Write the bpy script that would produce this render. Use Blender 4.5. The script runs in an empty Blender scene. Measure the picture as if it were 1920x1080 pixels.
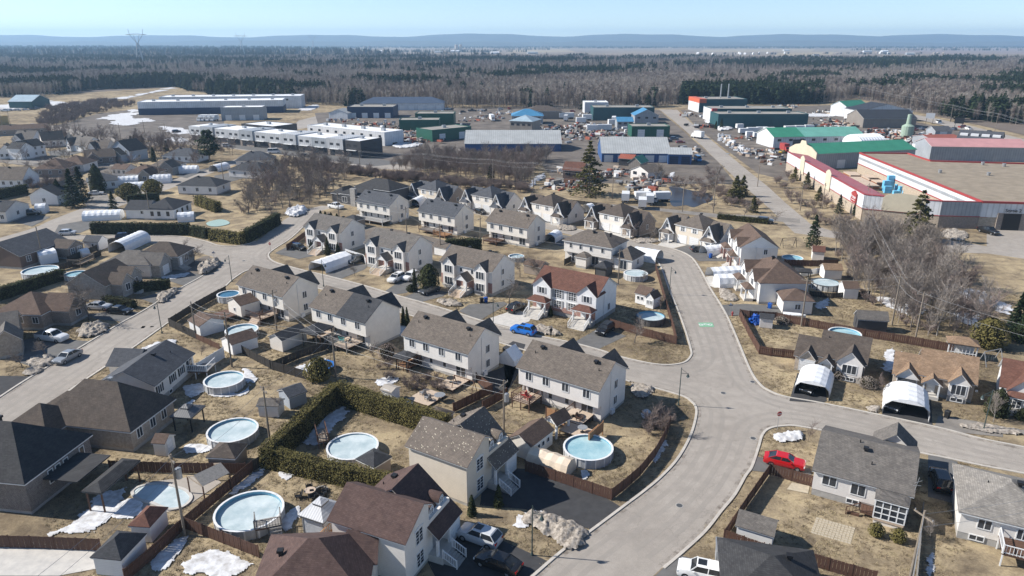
import bpy,bmesh,math,random
import numpy as np
from mathutils import Vector,Matrix
R = math.radians
random.seed(7)
SC = bpy.context.scene
COL = SC.collection
# ---------------------------------------------------------------- camera
CAM_H = 48.0
cd = bpy.data.cameras.new('camera')
cam = bpy.data.objects.new('camera',cd)
COL.objects.link(cam)
cam.location = (0,0,CAM_H)
cam.rotation_euler = (R(90 - 19.023),0,0)
cd.sensor_width = 36.0
cd.lens = 36.0 * 1340.0 / 1920.0
cd.clip_start = 1.0
cd.clip_end = 60000.0
SC.camera = cam
# ---------------------------------------------------------------- sky, sun, exposure
SUN_EL,SUN_AZ = 37.5,-83.0          # azimuth: degrees clockwise from +Y
w = bpy.data.worlds.new('World')
SC.world = w
w.use_nodes = True
nt = w.node_tree
bg = nt.nodes['Background']
sky = nt.nodes.new('ShaderNodeTexSky')
sky.sky_type = 'NISHITA'
sky.sun_disc = False
sky.sun_elevation = R(SUN_EL)
sky.sun_rotation = R(SUN_AZ)
sky.air_density = 0.62
sky.dust_density = 0.0
sky.ozone_density = 1.7
nt.links.new(sky.outputs[0],bg.inputs[0])
bg.inputs[1].default_value = 0.1
sd = bpy.data.lights.new('sun','SUN')
sd.energy = 4.6
sd.angle = R(0.5)
sd.color = (1.0,0.955,0.89)
sun = bpy.data.objects.new('sun',sd)
COL.objects.link(sun)
_d = Vector((math.sin(R(SUN_AZ)) * math.cos(R(SUN_EL)),math.cos(R(SUN_AZ)) * math.cos(R(SUN_EL)),math.sin(R(SUN_EL))))
sun.rotation_euler = _d.to_track_quat('Z','Y').to_euler()
sun.location = (-80,0,120)
vs = SC.view_settings
vs.view_transform = 'Standard'
vs.look = 'None'
vs.exposure = 0.68
vs.gamma = 1.0
vs.use_curve_mapping = False
SC.cycles.max_bounces = 5
SC.cycles.diffuse_bounces = 3
SC.cycles.glossy_bounces = 2
SC.cycles.transmission_bounces = 3
SC.cycles.volume_bounces = 1
SC.cycles.caustics_reflective = False
SC.cycles.caustics_refractive = False
# ---------------------------------------------------------------- materials
MATS = {}
def _new(name):
 m = bpy.data.materials.new(name)
 m.use_nodes = True
 n = m.node_tree.nodes
 return m,n,m.node_tree.links,n['Principled BSDF']
def _coord(n,l,kind='Object',scale=(1,1,1)):
 tc = n.new('ShaderNodeTexCoord')
 mp = n.new('ShaderNodeMapping')
 mp.inputs['Scale'].default_value = scale
 l.new(tc.outputs[kind],mp.inputs[0])
 return mp.outputs[0]
def _noise(n,l,vec,scale,detail=4,rough=.6,dist=0):
 t = n.new('ShaderNodeTexNoise')
 t.inputs['Scale'].default_value = scale
 t.inputs['Detail'].default_value = detail
 t.inputs['Roughness'].default_value = rough
 t.inputs['Distortion'].default_value = dist
 l.new(vec,t.inputs['Vector'])
 return t.outputs['Fac']
def _ramp(n,l,fac,stops):
 r = n.new('ShaderNodeValToRGB')
 e = r.color_ramp.elements
 while len(e) < len(stops):
  e.new(.5)
 for k,(p,c) in enumerate(stops):
  e[k].position = p
  e[k].color = (*c,1) if len(c) == 3 else c
 l.new(fac,r.inputs[0])
 return r.outputs[0]
def _mix(n,l,fac,a,b,mode='MIX'):
 x = n.new('ShaderNodeMix')
 x.data_type = 'RGBA'
 x.blend_type = mode
 for s,v in ((0,fac),(6,a),(7,b)):
  if isinstance(v,(int,float)):
   x.inputs[s].default_value = v
  elif isinstance(v,tuple):
   x.inputs[s].default_value = (*v,1)
  else:
   l.new(v,x.inputs[s])
 return x.outputs[2]
def _bump(n,l,b,h,strength,dist=.02):
 bp = n.new('ShaderNodeBump')
 bp.inputs['Strength'].default_value = strength
 bp.inputs['Distance'].default_value = dist
 l.new(h,bp.inputs['Height'])
 l.new(bp.outputs[0],b.inputs['Normal'])
def plain(name,c,c2=None,scale=3.0,rough=.75,metal=0.0,spec=.3,bump=0.0,kind='Object',stretch=(1,1,1)):
 if name in MATS: return MATS[name]
 m,n,l,b = _new(name)
 b.inputs['Roughness'].default_value = rough
 b.inputs['Metallic'].default_value = metal
 b.inputs['Specular IOR Level'].default_value = spec
 if c2 is None: c2 = tuple(x * .82 for x in c)
 v = _coord(n,l,kind,stretch)
 f = _noise(n,l,v,scale,5,.65)
 col = _ramp(n,l,f,[(.32,c2),(.68,c)])
 l.new(col,b.inputs['Base Color'])
 if bump: _bump(n,l,b,f,bump)
 MATS[name] = m
 return m
def shingle(name,c1,c2,spots=None,rough=.92):
 """asphalt shingles: courses by height, tabs along the eave, blotchy wear"""
 m,n,l,b = _new(name)
 b.inputs['Roughness'].default_value = rough
 b.inputs['Specular IOR Level'].default_value = .25
 tc = n.new('ShaderNodeTexCoord')
 sp = n.new('ShaderNodeSeparateXYZ'); l.new(tc.outputs['Object'],sp.inputs[0])
 ad = n.new('ShaderNodeMath'); ad.operation = 'ADD'; l.new(sp.outputs[0],ad.inputs[0]); l.new(sp.outputs[1],ad.inputs[1])
 mz = n.new('ShaderNodeMath'); mz.operation = 'MULTIPLY'; mz.inputs[1].default_value = 1.9; l.new(sp.outputs[2],mz.inputs[0])
 cb = n.new('ShaderNodeCombineXYZ'); l.new(ad.outputs[0],cb.inputs[0]); l.new(mz.outputs[0],cb.inputs[1])
 br = n.new('ShaderNodeTexBrick')
 br.inputs['Scale'].default_value = 1.0
 br.inputs['Brick Width'].default_value = .34
 br.inputs['Row Height'].default_value = .16
 br.inputs['Mortar Size'].default_value = .012
 br.inputs['Color1'].default_value = (*c1,1)
 br.inputs['Color2'].default_value = (*c2,1)
 br.inputs['Mortar'].default_value = (*[x * .55 for x in c1],1)
 l.new(cb.outputs[0],br.inputs['Vector'])
 f = _noise(n,l,tc.outputs['Object'],.9,5,.7)
 wear = _ramp(n,l,f,[(.3,(.72,.72,.73)),(.7,(1.15,1.14,1.12))])
 col = _mix(n,l,1.0,br.outputs['Color'],wear,'MULTIPLY')
 if spots:
  vo = n.new('ShaderNodeTexVoronoi'); vo.inputs['Scale'].default_value = 2.6
  l.new(cb.outputs[0],vo.inputs['Vector'])
  k = _ramp(n,l,vo.outputs['Distance'],[(.15,(1,1,1)),(.2,(0,0,0))])
  col = _mix(n,l,k,col,spots)
 l.new(col,b.inputs['Base Color'])
 _bump(n,l,b,br.outputs['Fac'],-.35,.015)
 MATS[name] = m
 return m
def siding(name,c,pitch=.2,rough=.6,vertical=False):
 m,n,l,b = _new(name)
 b.inputs['Roughness'].default_value = rough
 b.inputs['Specular IOR Level'].default_value = .3
 tc = n.new('ShaderNodeTexCoord')
 wv = n.new('ShaderNodeTexWave')
 wv.wave_type = 'BANDS'; wv.bands_direction = 'Z'; wv.wave_profile = 'SAW'
 if vertical: wv.bands_direction = 'X'
 wv.inputs['Scale'].default_value = .314 / pitch
 l.new(tc.outputs['Object'],wv.inputs['Vector'])
 f = _noise(n,l,tc.outputs['Object'],.7,6,.7)
 base = _ramp(n,l,f,[(.25,tuple(x * .86 for x in c)),(.75,tuple(min(.85,x * 1.05) for x in c))])
 ln = _ramp(n,l,wv.outputs['Fac'],[(0.0,(.78,.78,.78)),(.14,(1,1,1))])
 l.new(_mix(n,l,1.0,base,ln,'MULTIPLY'),b.inputs['Base Color'])
 _bump(n,l,b,wv.outputs['Fac'],.3,.02)
 MATS[name] = m
 return m
def brickmat(name,c1,c2,mortar=(.45,.42,.38),w_=.24,h_=.08):
 m,n,l,b = _new(name)
 b.inputs['Roughness'].default_value = .9
 tc = n.new('ShaderNodeTexCoord')
 sp = n.new('ShaderNodeSeparateXYZ'); l.new(tc.outputs['Object'],sp.inputs[0])
 ad = n.new('ShaderNodeMath'); ad.operation = 'ADD'; l.new(sp.outputs[0],ad.inputs[0]); l.new(sp.outputs[1],ad.inputs[1])
 cb = n.new('ShaderNodeCombineXYZ'); l.new(ad.outputs[0],cb.inputs[0]); l.new(sp.outputs[2],cb.inputs[1])
 br = n.new('ShaderNodeTexBrick')
 br.inputs['Scale'].default_value = 1
 br.inputs['Brick Width'].default_value = w_
 br.inputs['Row Height'].default_value = h_
 br.inputs['Mortar Size'].default_value = .01
 br.inputs['Color1'].default_value = (*c1,1); br.inputs['Color2'].default_value = (*c2,1); br.inputs['Mortar'].default_value = (*mortar,1)
 l.new(cb.outputs[0],br.inputs['Vector'])
 f = _noise(n,l,tc.outputs['Object'],2.5,4)
 wear = _ramp(n,l,f,[(.3,(.75,.75,.75)),(.7,(1.15,1.15,1.15))])
 l.new(_mix(n,l,1.0,br.outputs['Color'],wear,'MULTIPLY'),b.inputs['Base Color'])
 _bump(n,l,b,br.outputs['Fac'],-.4,.015)
 MATS[name] = m
 return m
def ribbed(name,c,pitch=.4,rough=.5,axis='X',spec=.4):
 """ribbed sheet-metal cladding"""
 m,n,l,b = _new(name)
 b.inputs['Roughness'].default_value = rough
 b.inputs['Specular IOR Level'].default_value = spec
 tc = n.new('ShaderNodeTexCoord')
 sp = n.new('ShaderNodeSeparateXYZ'); l.new(tc.outputs['Object'],sp.inputs[0])
 ad = n.new('ShaderNodeMath'); ad.operation = 'ADD'; l.new(sp.outputs[0],ad.inputs[0])
 if axis == 'XY': l.new(sp.outputs[1],ad.inputs[1])
 else: ad.inputs[1].default_value = 0
 cb = n.new('ShaderNodeCombineXYZ'); l.new(ad.outputs[0],cb.inputs[0])
 wv = n.new('ShaderNodeTexWave'); wv.wave_type = 'BANDS'; wv.bands_direction = 'X'; wv.inputs['Scale'].default_value = .314 / pitch
 l.new(cb.outputs[0],wv.inputs['Vector'])
 f = _noise(n,l,tc.outputs['Object'],.25,6,.7)
 base = _ramp(n,l,f,[(.3,tuple(x * .8 for x in c)),(.7,tuple(min(.86,x * 1.08) for x in c))])
 ln = _ramp(n,l,wv.outputs['Fac'],[(0,(.8,.8,.8)),(.3,(1,1,1))])
 l.new(_mix(n,l,1.0,base,ln,'MULTIPLY'),b.inputs['Base Color'])
 _bump(n,l,b,wv.outputs['Fac'],.3,.03)
 MATS[name] = m
 return m
def paint(name,c,rough=.25,metal=0.0,coat=.6):
 m,n,l,b = _new(name)
 v = _coord(n,l)
 f = _noise(n,l,v,2.2,4)
 l.new(_ramp(n,l,f,[(.3,tuple(x * .88 for x in c)),(.7,c)]),b.inputs['Base Color'])
 b.inputs['Roughness'].default_value = rough
 b.inputs['Metallic'].default_value = metal
 b.inputs['Coat Weight'].default_value = coat
 b.inputs['Coat Roughness'].default_value = .08
 MATS[name] = m
 return m
def glassy(name,c,rough=.08):
 m,n,l,b = _new(name)
 v = _coord(n,l)
 f = _noise(n,l,v,1.3,3)
 l.new(_ramp(n,l,f,[(.3,c),(.7,tuple(x * 2.2 + .01 for x in c))]),b.inputs['Base Color'])
 b.inputs['Roughness'].default_value = rough
 b.inputs['Specular IOR Level'].default_value = .6
 MATS[name] = m
 return m
def foliage(name,stops,scale=1.2,rough=.85):
 m,n,l,b = _new(name)
 tc = n.new('ShaderNodeTexCoord')
 oi = n.new('ShaderNodeObjectInfo')
 f = _noise(n,l,tc.outputs['Object'],scale,5,.75)
 ad = n.new('ShaderNodeMath'); ad.operation = 'MULTIPLY_ADD'
 l.new(oi.outputs['Random'],ad.inputs[0]); ad.inputs[1].default_value = .22; l.new(f,ad.inputs[2])
 sb = n.new('ShaderNodeMath'); sb.operation = 'SUBTRACT'; l.new(ad.outputs[0],sb.inputs[0]); sb.inputs[1].default_value = .11
 l.new(_ramp(n,l,sb.outputs[0],stops),b.inputs['Base Color'])
 b.inputs['Roughness'].default_value = rough
 b.inputs['Specular IOR Level'].default_value = .15
 MATS[name] = m
 return m
# ---------------------------------------------------------------- mesh builder
class MB:
 def __init__(s): s.v = []; s.f = []
 def face(s,*p):
  k = len(s.v); s.v += [tuple(q) for q in p]; s.f.append(tuple(range(k,k + len(p)))); return s
 def box(s,x0,x1,y0,y1,z0,z1,bot=True):
  k = len(s.v)
  s.v += [(x0,y0,z0),(x1,y0,z0),(x1,y1,z0),(x0,y1,z0),(x0,y0,z1),(x1,y0,z1),(x1,y1,z1),(x0,y1,z1)]
  s.f += [(k,k + 1,k + 5,k + 4),(k + 1,k + 2,k + 6,k + 5),(k + 2,k + 3,k + 7,k + 6),(k + 3,k,k + 4,k + 7),(k + 4,k + 5,k + 6,k + 7)]
  if bot: s.f.append((k + 3,k + 2,k + 1,k))
  return s
 def hexa(s,b4,t4):
  k = len(s.v); s.v += [tuple(q) for q in b4] + [tuple(q) for q in t4]
  s.f += [(k + 3,k + 2,k + 1,k),(k + 4,k + 5,k + 6,k + 7)] + [(k + i,k + (i + 1) % 4,k + 4 + (i + 1) % 4,k + 4 + i) for i in range(4)]
  return s
 def bar(s,p,q,w,h,up=(0,0,1)):
  p = Vector(p); q = Vector(q); d = (q - p).normalized()
  sd = d.cross(Vector(up))
  if sd.length < 1e-4: sd = d.cross(Vector((1,0,0)))
  sd.normalize(); u = sd.cross(d)
  sd *= w / 2; u *= h / 2
  return s.hexa([p - sd - u,p + sd - u,p + sd + u,p - sd + u],[q - sd - u,q + sd - u,q + sd + u,q - sd + u])
 def prism(s,poly,e0,e1,axis='z'):
  """extrude a 2-D polygon: axis x takes (y,z), y takes (x,z), z takes (x,y)"""
  def P(a,b,e): return (e,a,b) if axis == 'x' else ((a,e,b) if axis == 'y' else (a,b,e))
  k = len(s.v); n = len(poly)
  s.v += [P(a,b,e0) for a,b in poly] + [P(a,b,e1) for a,b in poly]
  s.f += [tuple(k + i for i in range(n - 1,-1,-1)),tuple(k + n + i for i in range(n))]
  s.f += [(k + i,k + (i + 1) % n,k + n + (i + 1) % n,k + n + i) for i in range(n)]
  return s
 def tube(s,p,q,r0,r1,n=6,cap=False):
  p = Vector(p); q = Vector(q); d = q - p
  if d.length < 1e-6: return s
  d.normalize()
  a = d.cross(Vector((0,0,1)) if abs(d.z) < .95 else Vector((1,0,0))).normalized(); b = d.cross(a)
  k = len(s.v)
  for c,r in ((p,r0),(q,r1)):
   for i in range(n):
    t = 2 * math.pi * i / n
    s.v.append(tuple(c + a * (math.cos(t) * r) + b * (math.sin(t) * r)))
  s.f += [(k + i,k + n + i,k + n + (i + 1) % n,k + (i + 1) % n) for i in range(n)]
  if cap: s.f += [tuple(k + n + i for i in range(n - 1,-1,-1)),tuple(k + i for i in range(n))]
  return s
 def cyl(s,x,y,z0,z1,r,n=16,r1=None,cap=True):
  r1 = r if r1 is None else r1
  k = len(s.v)
  for z,rr in ((z0,r),(z1,r1)):
   s.v += [(x + math.cos(2 * math.pi * i / n) * rr,y + math.sin(2 * math.pi * i / n) * rr,z) for i in range(n)]
  s.f += [(k + i,k + (i + 1) % n,k + n + (i + 1) % n,k + n + i) for i in range(n)]
  if cap: s.f += [tuple(k + n + i for i in range(n)),tuple(k + i for i in range(n - 1,-1,-1))]
  return s
 def ring(s,x,y,z0,z1,ri,ro,n=24):
  k = len(s.v)
  for z,rr in ((z0,ri),(z0,ro),(z1,ro),(z1,ri)):
   s.v += [(x + math.cos(2 * math.pi * i / n) * rr,y + math.sin(2 * math.pi * i / n) * rr,z) for i in range(n)]
  for a in range(4):
   b = (a + 1) % 4
   s.f += [(k + a * n + i,k + a * n + (i + 1) % n,k + b * n + (i + 1) % n,k + b * n + i) for i in range(n)]
  return s
 def loft(s,rings,close=True,caps=True):
  k = len(s.v); n = len(rings[0])
  for r in rings: s.v += [tuple(p) for p in r]
  for j in range(len(rings) - 1):
   for i in range(n if close else n - 1):
    s.f.append((k + j * n + i,k + j * n + (i + 1) % n,k + (j + 1) * n + (i + 1) % n,k + (j + 1) * n + i))
  if caps:
   s.f.append(tuple(k + i for i in range(n - 1,-1,-1)))
   s.f.append(tuple(k + (len(rings) - 1) * n + i for i in range(n)))
  return s
 def mesh(s,name,mat,smooth=False):
  me = bpy.data.meshes.new(name)
  me.from_pydata(s.v,[],s.f)
  me.materials.append(mat)
  if smooth: me.polygons.foreach_set('use_smooth',[True] * len(me.polygons))
  me.update()
  return me
 def build(s,name,mat,parent=None,loc=(0,0,0),rz=0,smooth=False):
  return part(name,s.mesh(name,mat,smooth),parent,loc,rz)
def part(name,me,parent=None,loc=(0,0,0),rz=0):
 o = bpy.data.objects.new(name,me)
 COL.objects.link(o)
 o.parent = parent
 o.location = loc
 o.rotation_euler = (0,0,rz)
 return o
def tag(o,label,cat=None,group=None,kind=None):
 if label: o['label'] = label
 if cat: o['category'] = cat
 if group: o['group'] = group
 if kind: o['kind'] = kind
 return o
def thing(name,label,cat,loc,rz=0,group=None):
 o = bpy.data.objects.new(name,None)
 COL.objects.link(o)
 o.empty_display_size = .5
 o.location = (loc[0],loc[1],loc[2] if len(loc) > 2 else 0)
 o.rotation_euler = (0,0,rz)
 return tag(o,label,cat,group)
def dup(o,label,loc,rz=0,scale=1.0,group=None,parent=None):
 """copy a thing with its parts and sub-parts (mesh data shared)"""
 c = o.copy(); COL.objects.link(c)
 if parent is None:
  c.location = (loc[0],loc[1],loc[2] if len(loc) > 2 else 0); c.rotation_euler = (0,0,rz)
  c.scale = (scale,) * 3 if not isinstance(scale,tuple) else scale
  tag(c,label,None,group)
 else: c.parent = parent
 for ch in o.children: dup(ch,None,None,parent=c)
 return c
def ang(a,b): return math.atan2(b[1] - a[1],b[0] - a[0])
def dist(a,b): return math.hypot(b[0] - a[0],b[1] - a[1])
def lerp(a,b,t): return (a[0] + (b[0] - a[0]) * t,a[1] + (b[1] - a[1]) * t)
def smooth_line(pts,n=6,closed=False):
 """Catmull-Rom through the points"""
 out = []; m = len(pts)
 rng = range(m) if closed else range(m - 1)
 for i in rng:
  p0 = pts[(i - 1) % m] if closed or i > 0 else pts[0]
  p1 = pts[i]; p2 = pts[(i + 1) % m]
  p3 = pts[(i + 2) % m] if closed or i + 2 < m else pts[-1]
  for k in range(n):
   t = k / n
   out.append(tuple(.5 * (2 * p1[j] + (p2[j] - p0[j]) * t + (2 * p0[j] - 5 * p1[j] + 4 * p2[j] - p3[j]) * t * t + (3 * p1[j] - p0[j] - 3 * p2[j] + p3[j]) * t ** 3) for j in (0,1)))
 if not closed: out.append(tuple(pts[-1]))
 return out
def offset_line(pts,d):
 """shift a polyline to its left by d"""
 out = []
 for i,p in enumerate(pts):
  a = pts[max(0,i - 1)]; b = pts[min(len(pts) - 1,i + 1)]
  L = dist(a,b) or 1
  out.append((p[0] - (b[1] - a[1]) / L * d,p[1] + (b[0] - a[0]) / L * d))
 return out
# ---------------------------------------------------------------- palette
SH_TAUPE = shingle('shingles_taupe',(.175,.148,.124),(.125,.105,.089))
SH_TAUPE_SPOT = shingle('shingles_taupe_flecked',(.185,.155,.13),(.15,.125,.105),spots=(.48,.43,.33))
SH_GREY = shingle('shingles_grey',(.17,.155,.14),(.125,.114,.104))
SH_PALE = shingle('shingles_pale',(.29,.268,.24),(.2,.185,.165))
SH_CHAR = shingle('shingles_charcoal',(.062,.064,.07),(.045,.047,.052))
SH_SLATE = shingle('shingles_slate',(.095,.1,.112),(.07,.075,.085))
SH_BLACK = shingle('shingles_black',(.058,.058,.06),(.04,.04,.042))
SH_BROWN = shingle('shingles_brown',(.15,.105,.082),(.11,.077,.06))
SH_RED = shingle('shingles_redbrown',(.165,.082,.06),(.125,.06,.045))
SH_PLUM = shingle('shingles_plum',(.115,.075,.065),(.085,.054,.048))
SH_TAN = shingle('shingles_tan',(.30,.205,.135),(.21,.14,.09))
SH_DKBROWN = shingle('shingles_dark_brown',(.115,.094,.079),(.085,.069,.058))
SD_BEIGE = siding('siding_beige',(.77,.72,.645))
SD_SAND = siding('siding_sand',(.69,.61,.5))
SD_GREIGE = siding('siding_greige',(.77,.73,.675))
SD_GREY = siding('siding_grey',(.75,.71,.665))
SD_WHITE = siding('siding_white',(.8,.795,.78))
SD_BLUE = siding('siding_blue_grey',(.36,.40,.45))
SD_TAUPE = siding('siding_taupe',(.30,.25,.21))
SD_CHAR = siding('siding_charcoal',(.07,.07,.075))
SD_DKBROWN = siding('siding_dark_brown',(.16,.115,.095))
BRICK_RED = brickmat('brick_red',(.30,.105,.07),(.24,.08,.055))
BRICK_BROWN = brickmat('brick_brown',(.23,.17,.13),(.18,.135,.105))
BRICK_TAN = brickmat('brick_tan',(.40,.32,.24),(.32,.255,.19))
BRICK_DARK = brickmat('brick_dark',(.12,.085,.07),(.09,.065,.055))
STONE_GREY = brickmat('stone_grey',(.33,.315,.29),(.25,.24,.225),w_=.4,h_=.18)
TRIM = plain('trim_white',(.78,.78,.77),scale=4,rough=.5)
TRIM_GREY = plain('trim_grey',(.33,.33,.335),rough=.55)
TRIM_BROWN = plain('trim_brown',(.14,.09,.065),rough=.6)
CONC = plain('concrete',(.42,.40,.37),(.31,.30,.28),scale=1.5,rough=.9,bump=.15)
CONC_LT = plain('concrete_light',(.56,.53,.48),(.44,.42,.39),scale=1.2,rough=.9)
GLASS = glassy('window_glass',(.022,.026,.032))
GLASS_CAR = glassy('car_glass',(.012,.014,.016),.05)
SCREEN = plain('insect_screen',(.09,.09,.09),rough=.8)
BLACKM = plain('black_metal',(.022,.022,.024),rough=.5)
GREYM = plain('galvanised_metal',(.42,.43,.44),(.33,.34,.35),rough=.45,metal=.5)
DKGREYM = plain('dark_grey_metal',(.09,.092,.095),rough=.5)
WHITEM = plain('white_metal',(.76,.76,.75),rough=.45)
WOOD_RAW = plain('weathered_wood',(.36,.30,.235),(.25,.205,.16),scale=5,rough=.85,stretch=(1,1,8))
WOOD_CEDAR = plain('cedar_wood',(.40,.225,.115),(.29,.155,.08),scale=5,rough=.75,stretch=(1,1,6))
WOOD_BROWN = plain('brown_stained_wood',(.135,.075,.05),(.09,.05,.035),scale=5,rough=.75,stretch=(1,1,6))
WOOD_GREY = plain('grey_wood',(.30,.28,.255),(.2,.19,.175),scale=5,rough=.85)
WOOD_PALE = plain('pale_decking',(.55,.44,.34),(.44,.35,.27),scale=4,rough=.8)
POLE_WOOD = plain('pole_wood',(.27,.225,.175),(.18,.15,.12),scale=6,rough=.9,stretch=(1,1,.3))
FENCE_BROWN = plain('brown_fence_board',(.115,.062,.044),(.082,.045,.033),scale=3,rough=.7)
FENCE_DARK = plain('dark_fence_slat',(.05,.045,.04),(.035,.032,.03),scale=3,rough=.7)
ICE = plain('pool_ice',(.58,.64,.64),(.33,.42,.44),scale=.45,rough=.4,spec=.4)
ICE_BLUE = plain('pool_ice_blue',(.42,.58,.6),(.2,.38,.44),scale=.4,rough=.3,spec=.4)
POOLWATER = plain('pool_cover_blue',(.06,.17,.27),(.04,.12,.2),scale=2,rough=.35)
LINER = plain('pool_liner',(.20,.42,.53),(.13,.32,.44),scale=2,rough=.4)
POOLWALL = plain('pool_wall_steel',(.50,.51,.51),(.40,.41,.42),scale=2,rough=.5)
POOLWALL_DK = plain('pool_wall_dark',(.16,.15,.145),(.11,.105,.1),scale=2,rough=.6)
def _tarp(name,c,trans=.25):
 m,n,l,b = _new(name)
 v = _coord(n,l)
 f = _noise(n,l,v,1.6,5,.7,.6)
 l.new(_ramp(n,l,f,[(.3,tuple(x * .9 for x in c)),(.7,c)]),b.inputs['Base Color'])
 b.inputs['Roughness'].default_value = .45
 _bump(n,l,b,f,.5,.12)
 MATS[name] = m
 return m
TARP_WHITE = _tarp('tarp_white',(.80,.81,.82))
TARP_BEIGE = _tarp('tarp_beige',(.72,.60,.46))
TARP_GREY = _tarp('tarp_grey',(.45,.47,.50))
TARP_BLUE = plain('tarp_blue',(.02,.10,.42),(.015,.07,.3),rough=.4)
BIN_BLUE = plain('bin_blue',(.012,.085,.36),rough=.45)
BIN_GREEN = plain('bin_green',(.03,.09,.06),rough=.45)
RUBBER = plain('tyre_rubber',(.018,.018,.019),rough=.85)
RIM = plain('wheel_rim',(.45,.46,.47),rough=.35,metal=.6)
LAMP_WHITE = plain('headlight',(.7,.72,.74),rough=.15)
LAMP_RED = plain('taillight',(.35,.015,.012),rough=.2)
PL_GREY = plain('grey_plastic',(.30,.31,.32),rough=.6)
ASPH_DARK = plain('driveway_asphalt',(.058,.058,.06),(.04,.04,.042),scale=.8,rough=.95,bump=.1)
ASPH_OLD = plain('old_driveway',(.15,.146,.14),(.11,.107,.103),scale=.6,rough=.95,bump=.1)
GRAVEL = plain('gravel',(.27,.245,.215),(.17,.155,.138),scale=.35,rough=.95,bump=.3)
GRAVEL_DK = plain('yard_gravel',(.19,.162,.135),(.088,.075,.064),scale=.12,rough=.95,bump=.3)
PAVER = plain('paver_stone',(.50,.43,.32),(.38,.33,.25),scale=2,rough=.9)
PAVE_PATIO = plain('patio_pavers',(.40,.36,.31),(.33,.295,.255),scale=1.2,rough=.9)
STUCCO_CREAM = plain('stucco_cream',(.62,.55,.41),(.54,.48,.36),scale=.6,rough=.8)
BLOCK_TAN = brickmat('split_block_tan',(.46,.38,.29),(.40,.33,.25),mortar=(.36,.3,.24),w_=.6,h_=.22)
RED_TRIM = plain('red_trim',(.38,.06,.055),rough=.45)
BARK = plain('bark',(.2,.17,.142),(.12,.1,.085),scale=3,rough=.95,stretch=(1,1,.3))
BARK_PALE = plain('bark_pale',(.36,.335,.30),(.22,.2,.18),scale=3,rough=.95,stretch=(1,1,.3))
TWIG = foliage('twigs_grey',[(.3,(.2,.168,.142)),(.7,(.33,.285,.245))],.4)
TWIG_RED = foliage('twigs_reddish',[(.3,(.2,.155,.135)),(.7,(.33,.265,.232))],.4)
TWIG_PALE = foliage('twigs_pale',[(.3,(.23,.195,.168)),(.7,(.4,.35,.305))],.4)
NEEDLE = foliage('conifer_needles',[(.25,(.014,.024,.012)),(.6,(.035,.052,.022)),(.85,(.07,.078,.03))],.8)
NEEDLE_OLIVE = foliage('pine_needles_olive',[(.25,(.045,.045,.014)),(.6,(.105,.098,.032)),(.85,(.2,.165,.06))],.8)
CEDAR = foliage('cedar_hedge_leaves',[(.2,(.085,.074,.026)),(.55,(.16,.137,.046)),(.9,(.24,.2,.072))],1.0)
CEDAR_DK = foliage('cedar_dark_leaves',[(.25,(.018,.023,.011)),(.6,(.052,.06,.024)),(.85,(.11,.105,.042))],1.0)
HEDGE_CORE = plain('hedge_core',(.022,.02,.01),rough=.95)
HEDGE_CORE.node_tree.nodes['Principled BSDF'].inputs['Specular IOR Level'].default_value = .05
SNOW = plain('snow',(.74,.75,.77),(.4,.385,.37),scale=1.3,rough=.7,bump=.5)
SNOW_DIRTY = plain('dirty_snow',(.47,.42,.36),(.15,.125,.1),scale=3.2,rough=.9,bump=.8)
KERB = plain('kerb_concrete',(.52,.48,.42),(.40,.37,.33),scale=1.0,rough=.9)
LAMPPOST = plain('lamp_post_green',(.06,.085,.08),rough=.4)
def carpaint(c,metal=0.0):
 k = 'car_paint_%03d_%03d_%03d' % tuple(int(x * 255) for x in c)
 return MATS.get(k) or paint(k,c,metal=metal)
# ---------------------------------------------------------------- ground
def ground_material():
 m,n,l,b = _new('dry_grass_ground')
 b.inputs['Roughness'].default_value = .97
 b.inputs['Specular IOR Level'].default_value = .1
 tc = n.new('ShaderNodeTexCoord')
 p = tc.outputs['Object']
 big = _noise(n,l,p,.035,6,.65)
 mid = _noise(n,l,p,.28,6,.7,.4)
 fine = _noise(n,l,p,3.4,6,.8)
 a = _ramp(n,l,mid,[(.27,(.14,.112,.084)),(.42,(.25,.203,.143)),(.6,(.395,.322,.215)),(.8,(.26,.227,.135))])
 d = _ramp(n,l,big,[(.33,(.55,.52,.5)),(.58,(1.1,1.08,1.02))])
 c = _mix(n,l,1.0,a,d,'MULTIPLY')
 e = _ramp(n,l,fine,[(.25,(.58,.56,.54)),(.55,(1.02,1.02,1.02)),(.8,(1.3,1.28,1.2))])
 c = _mix(n,l,1.0,c,e,'MULTIPLY')
 l.new(c,b.inputs['Base Color'])
 _bump(n,l,b,fine,.6,.12)
 return m
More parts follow.
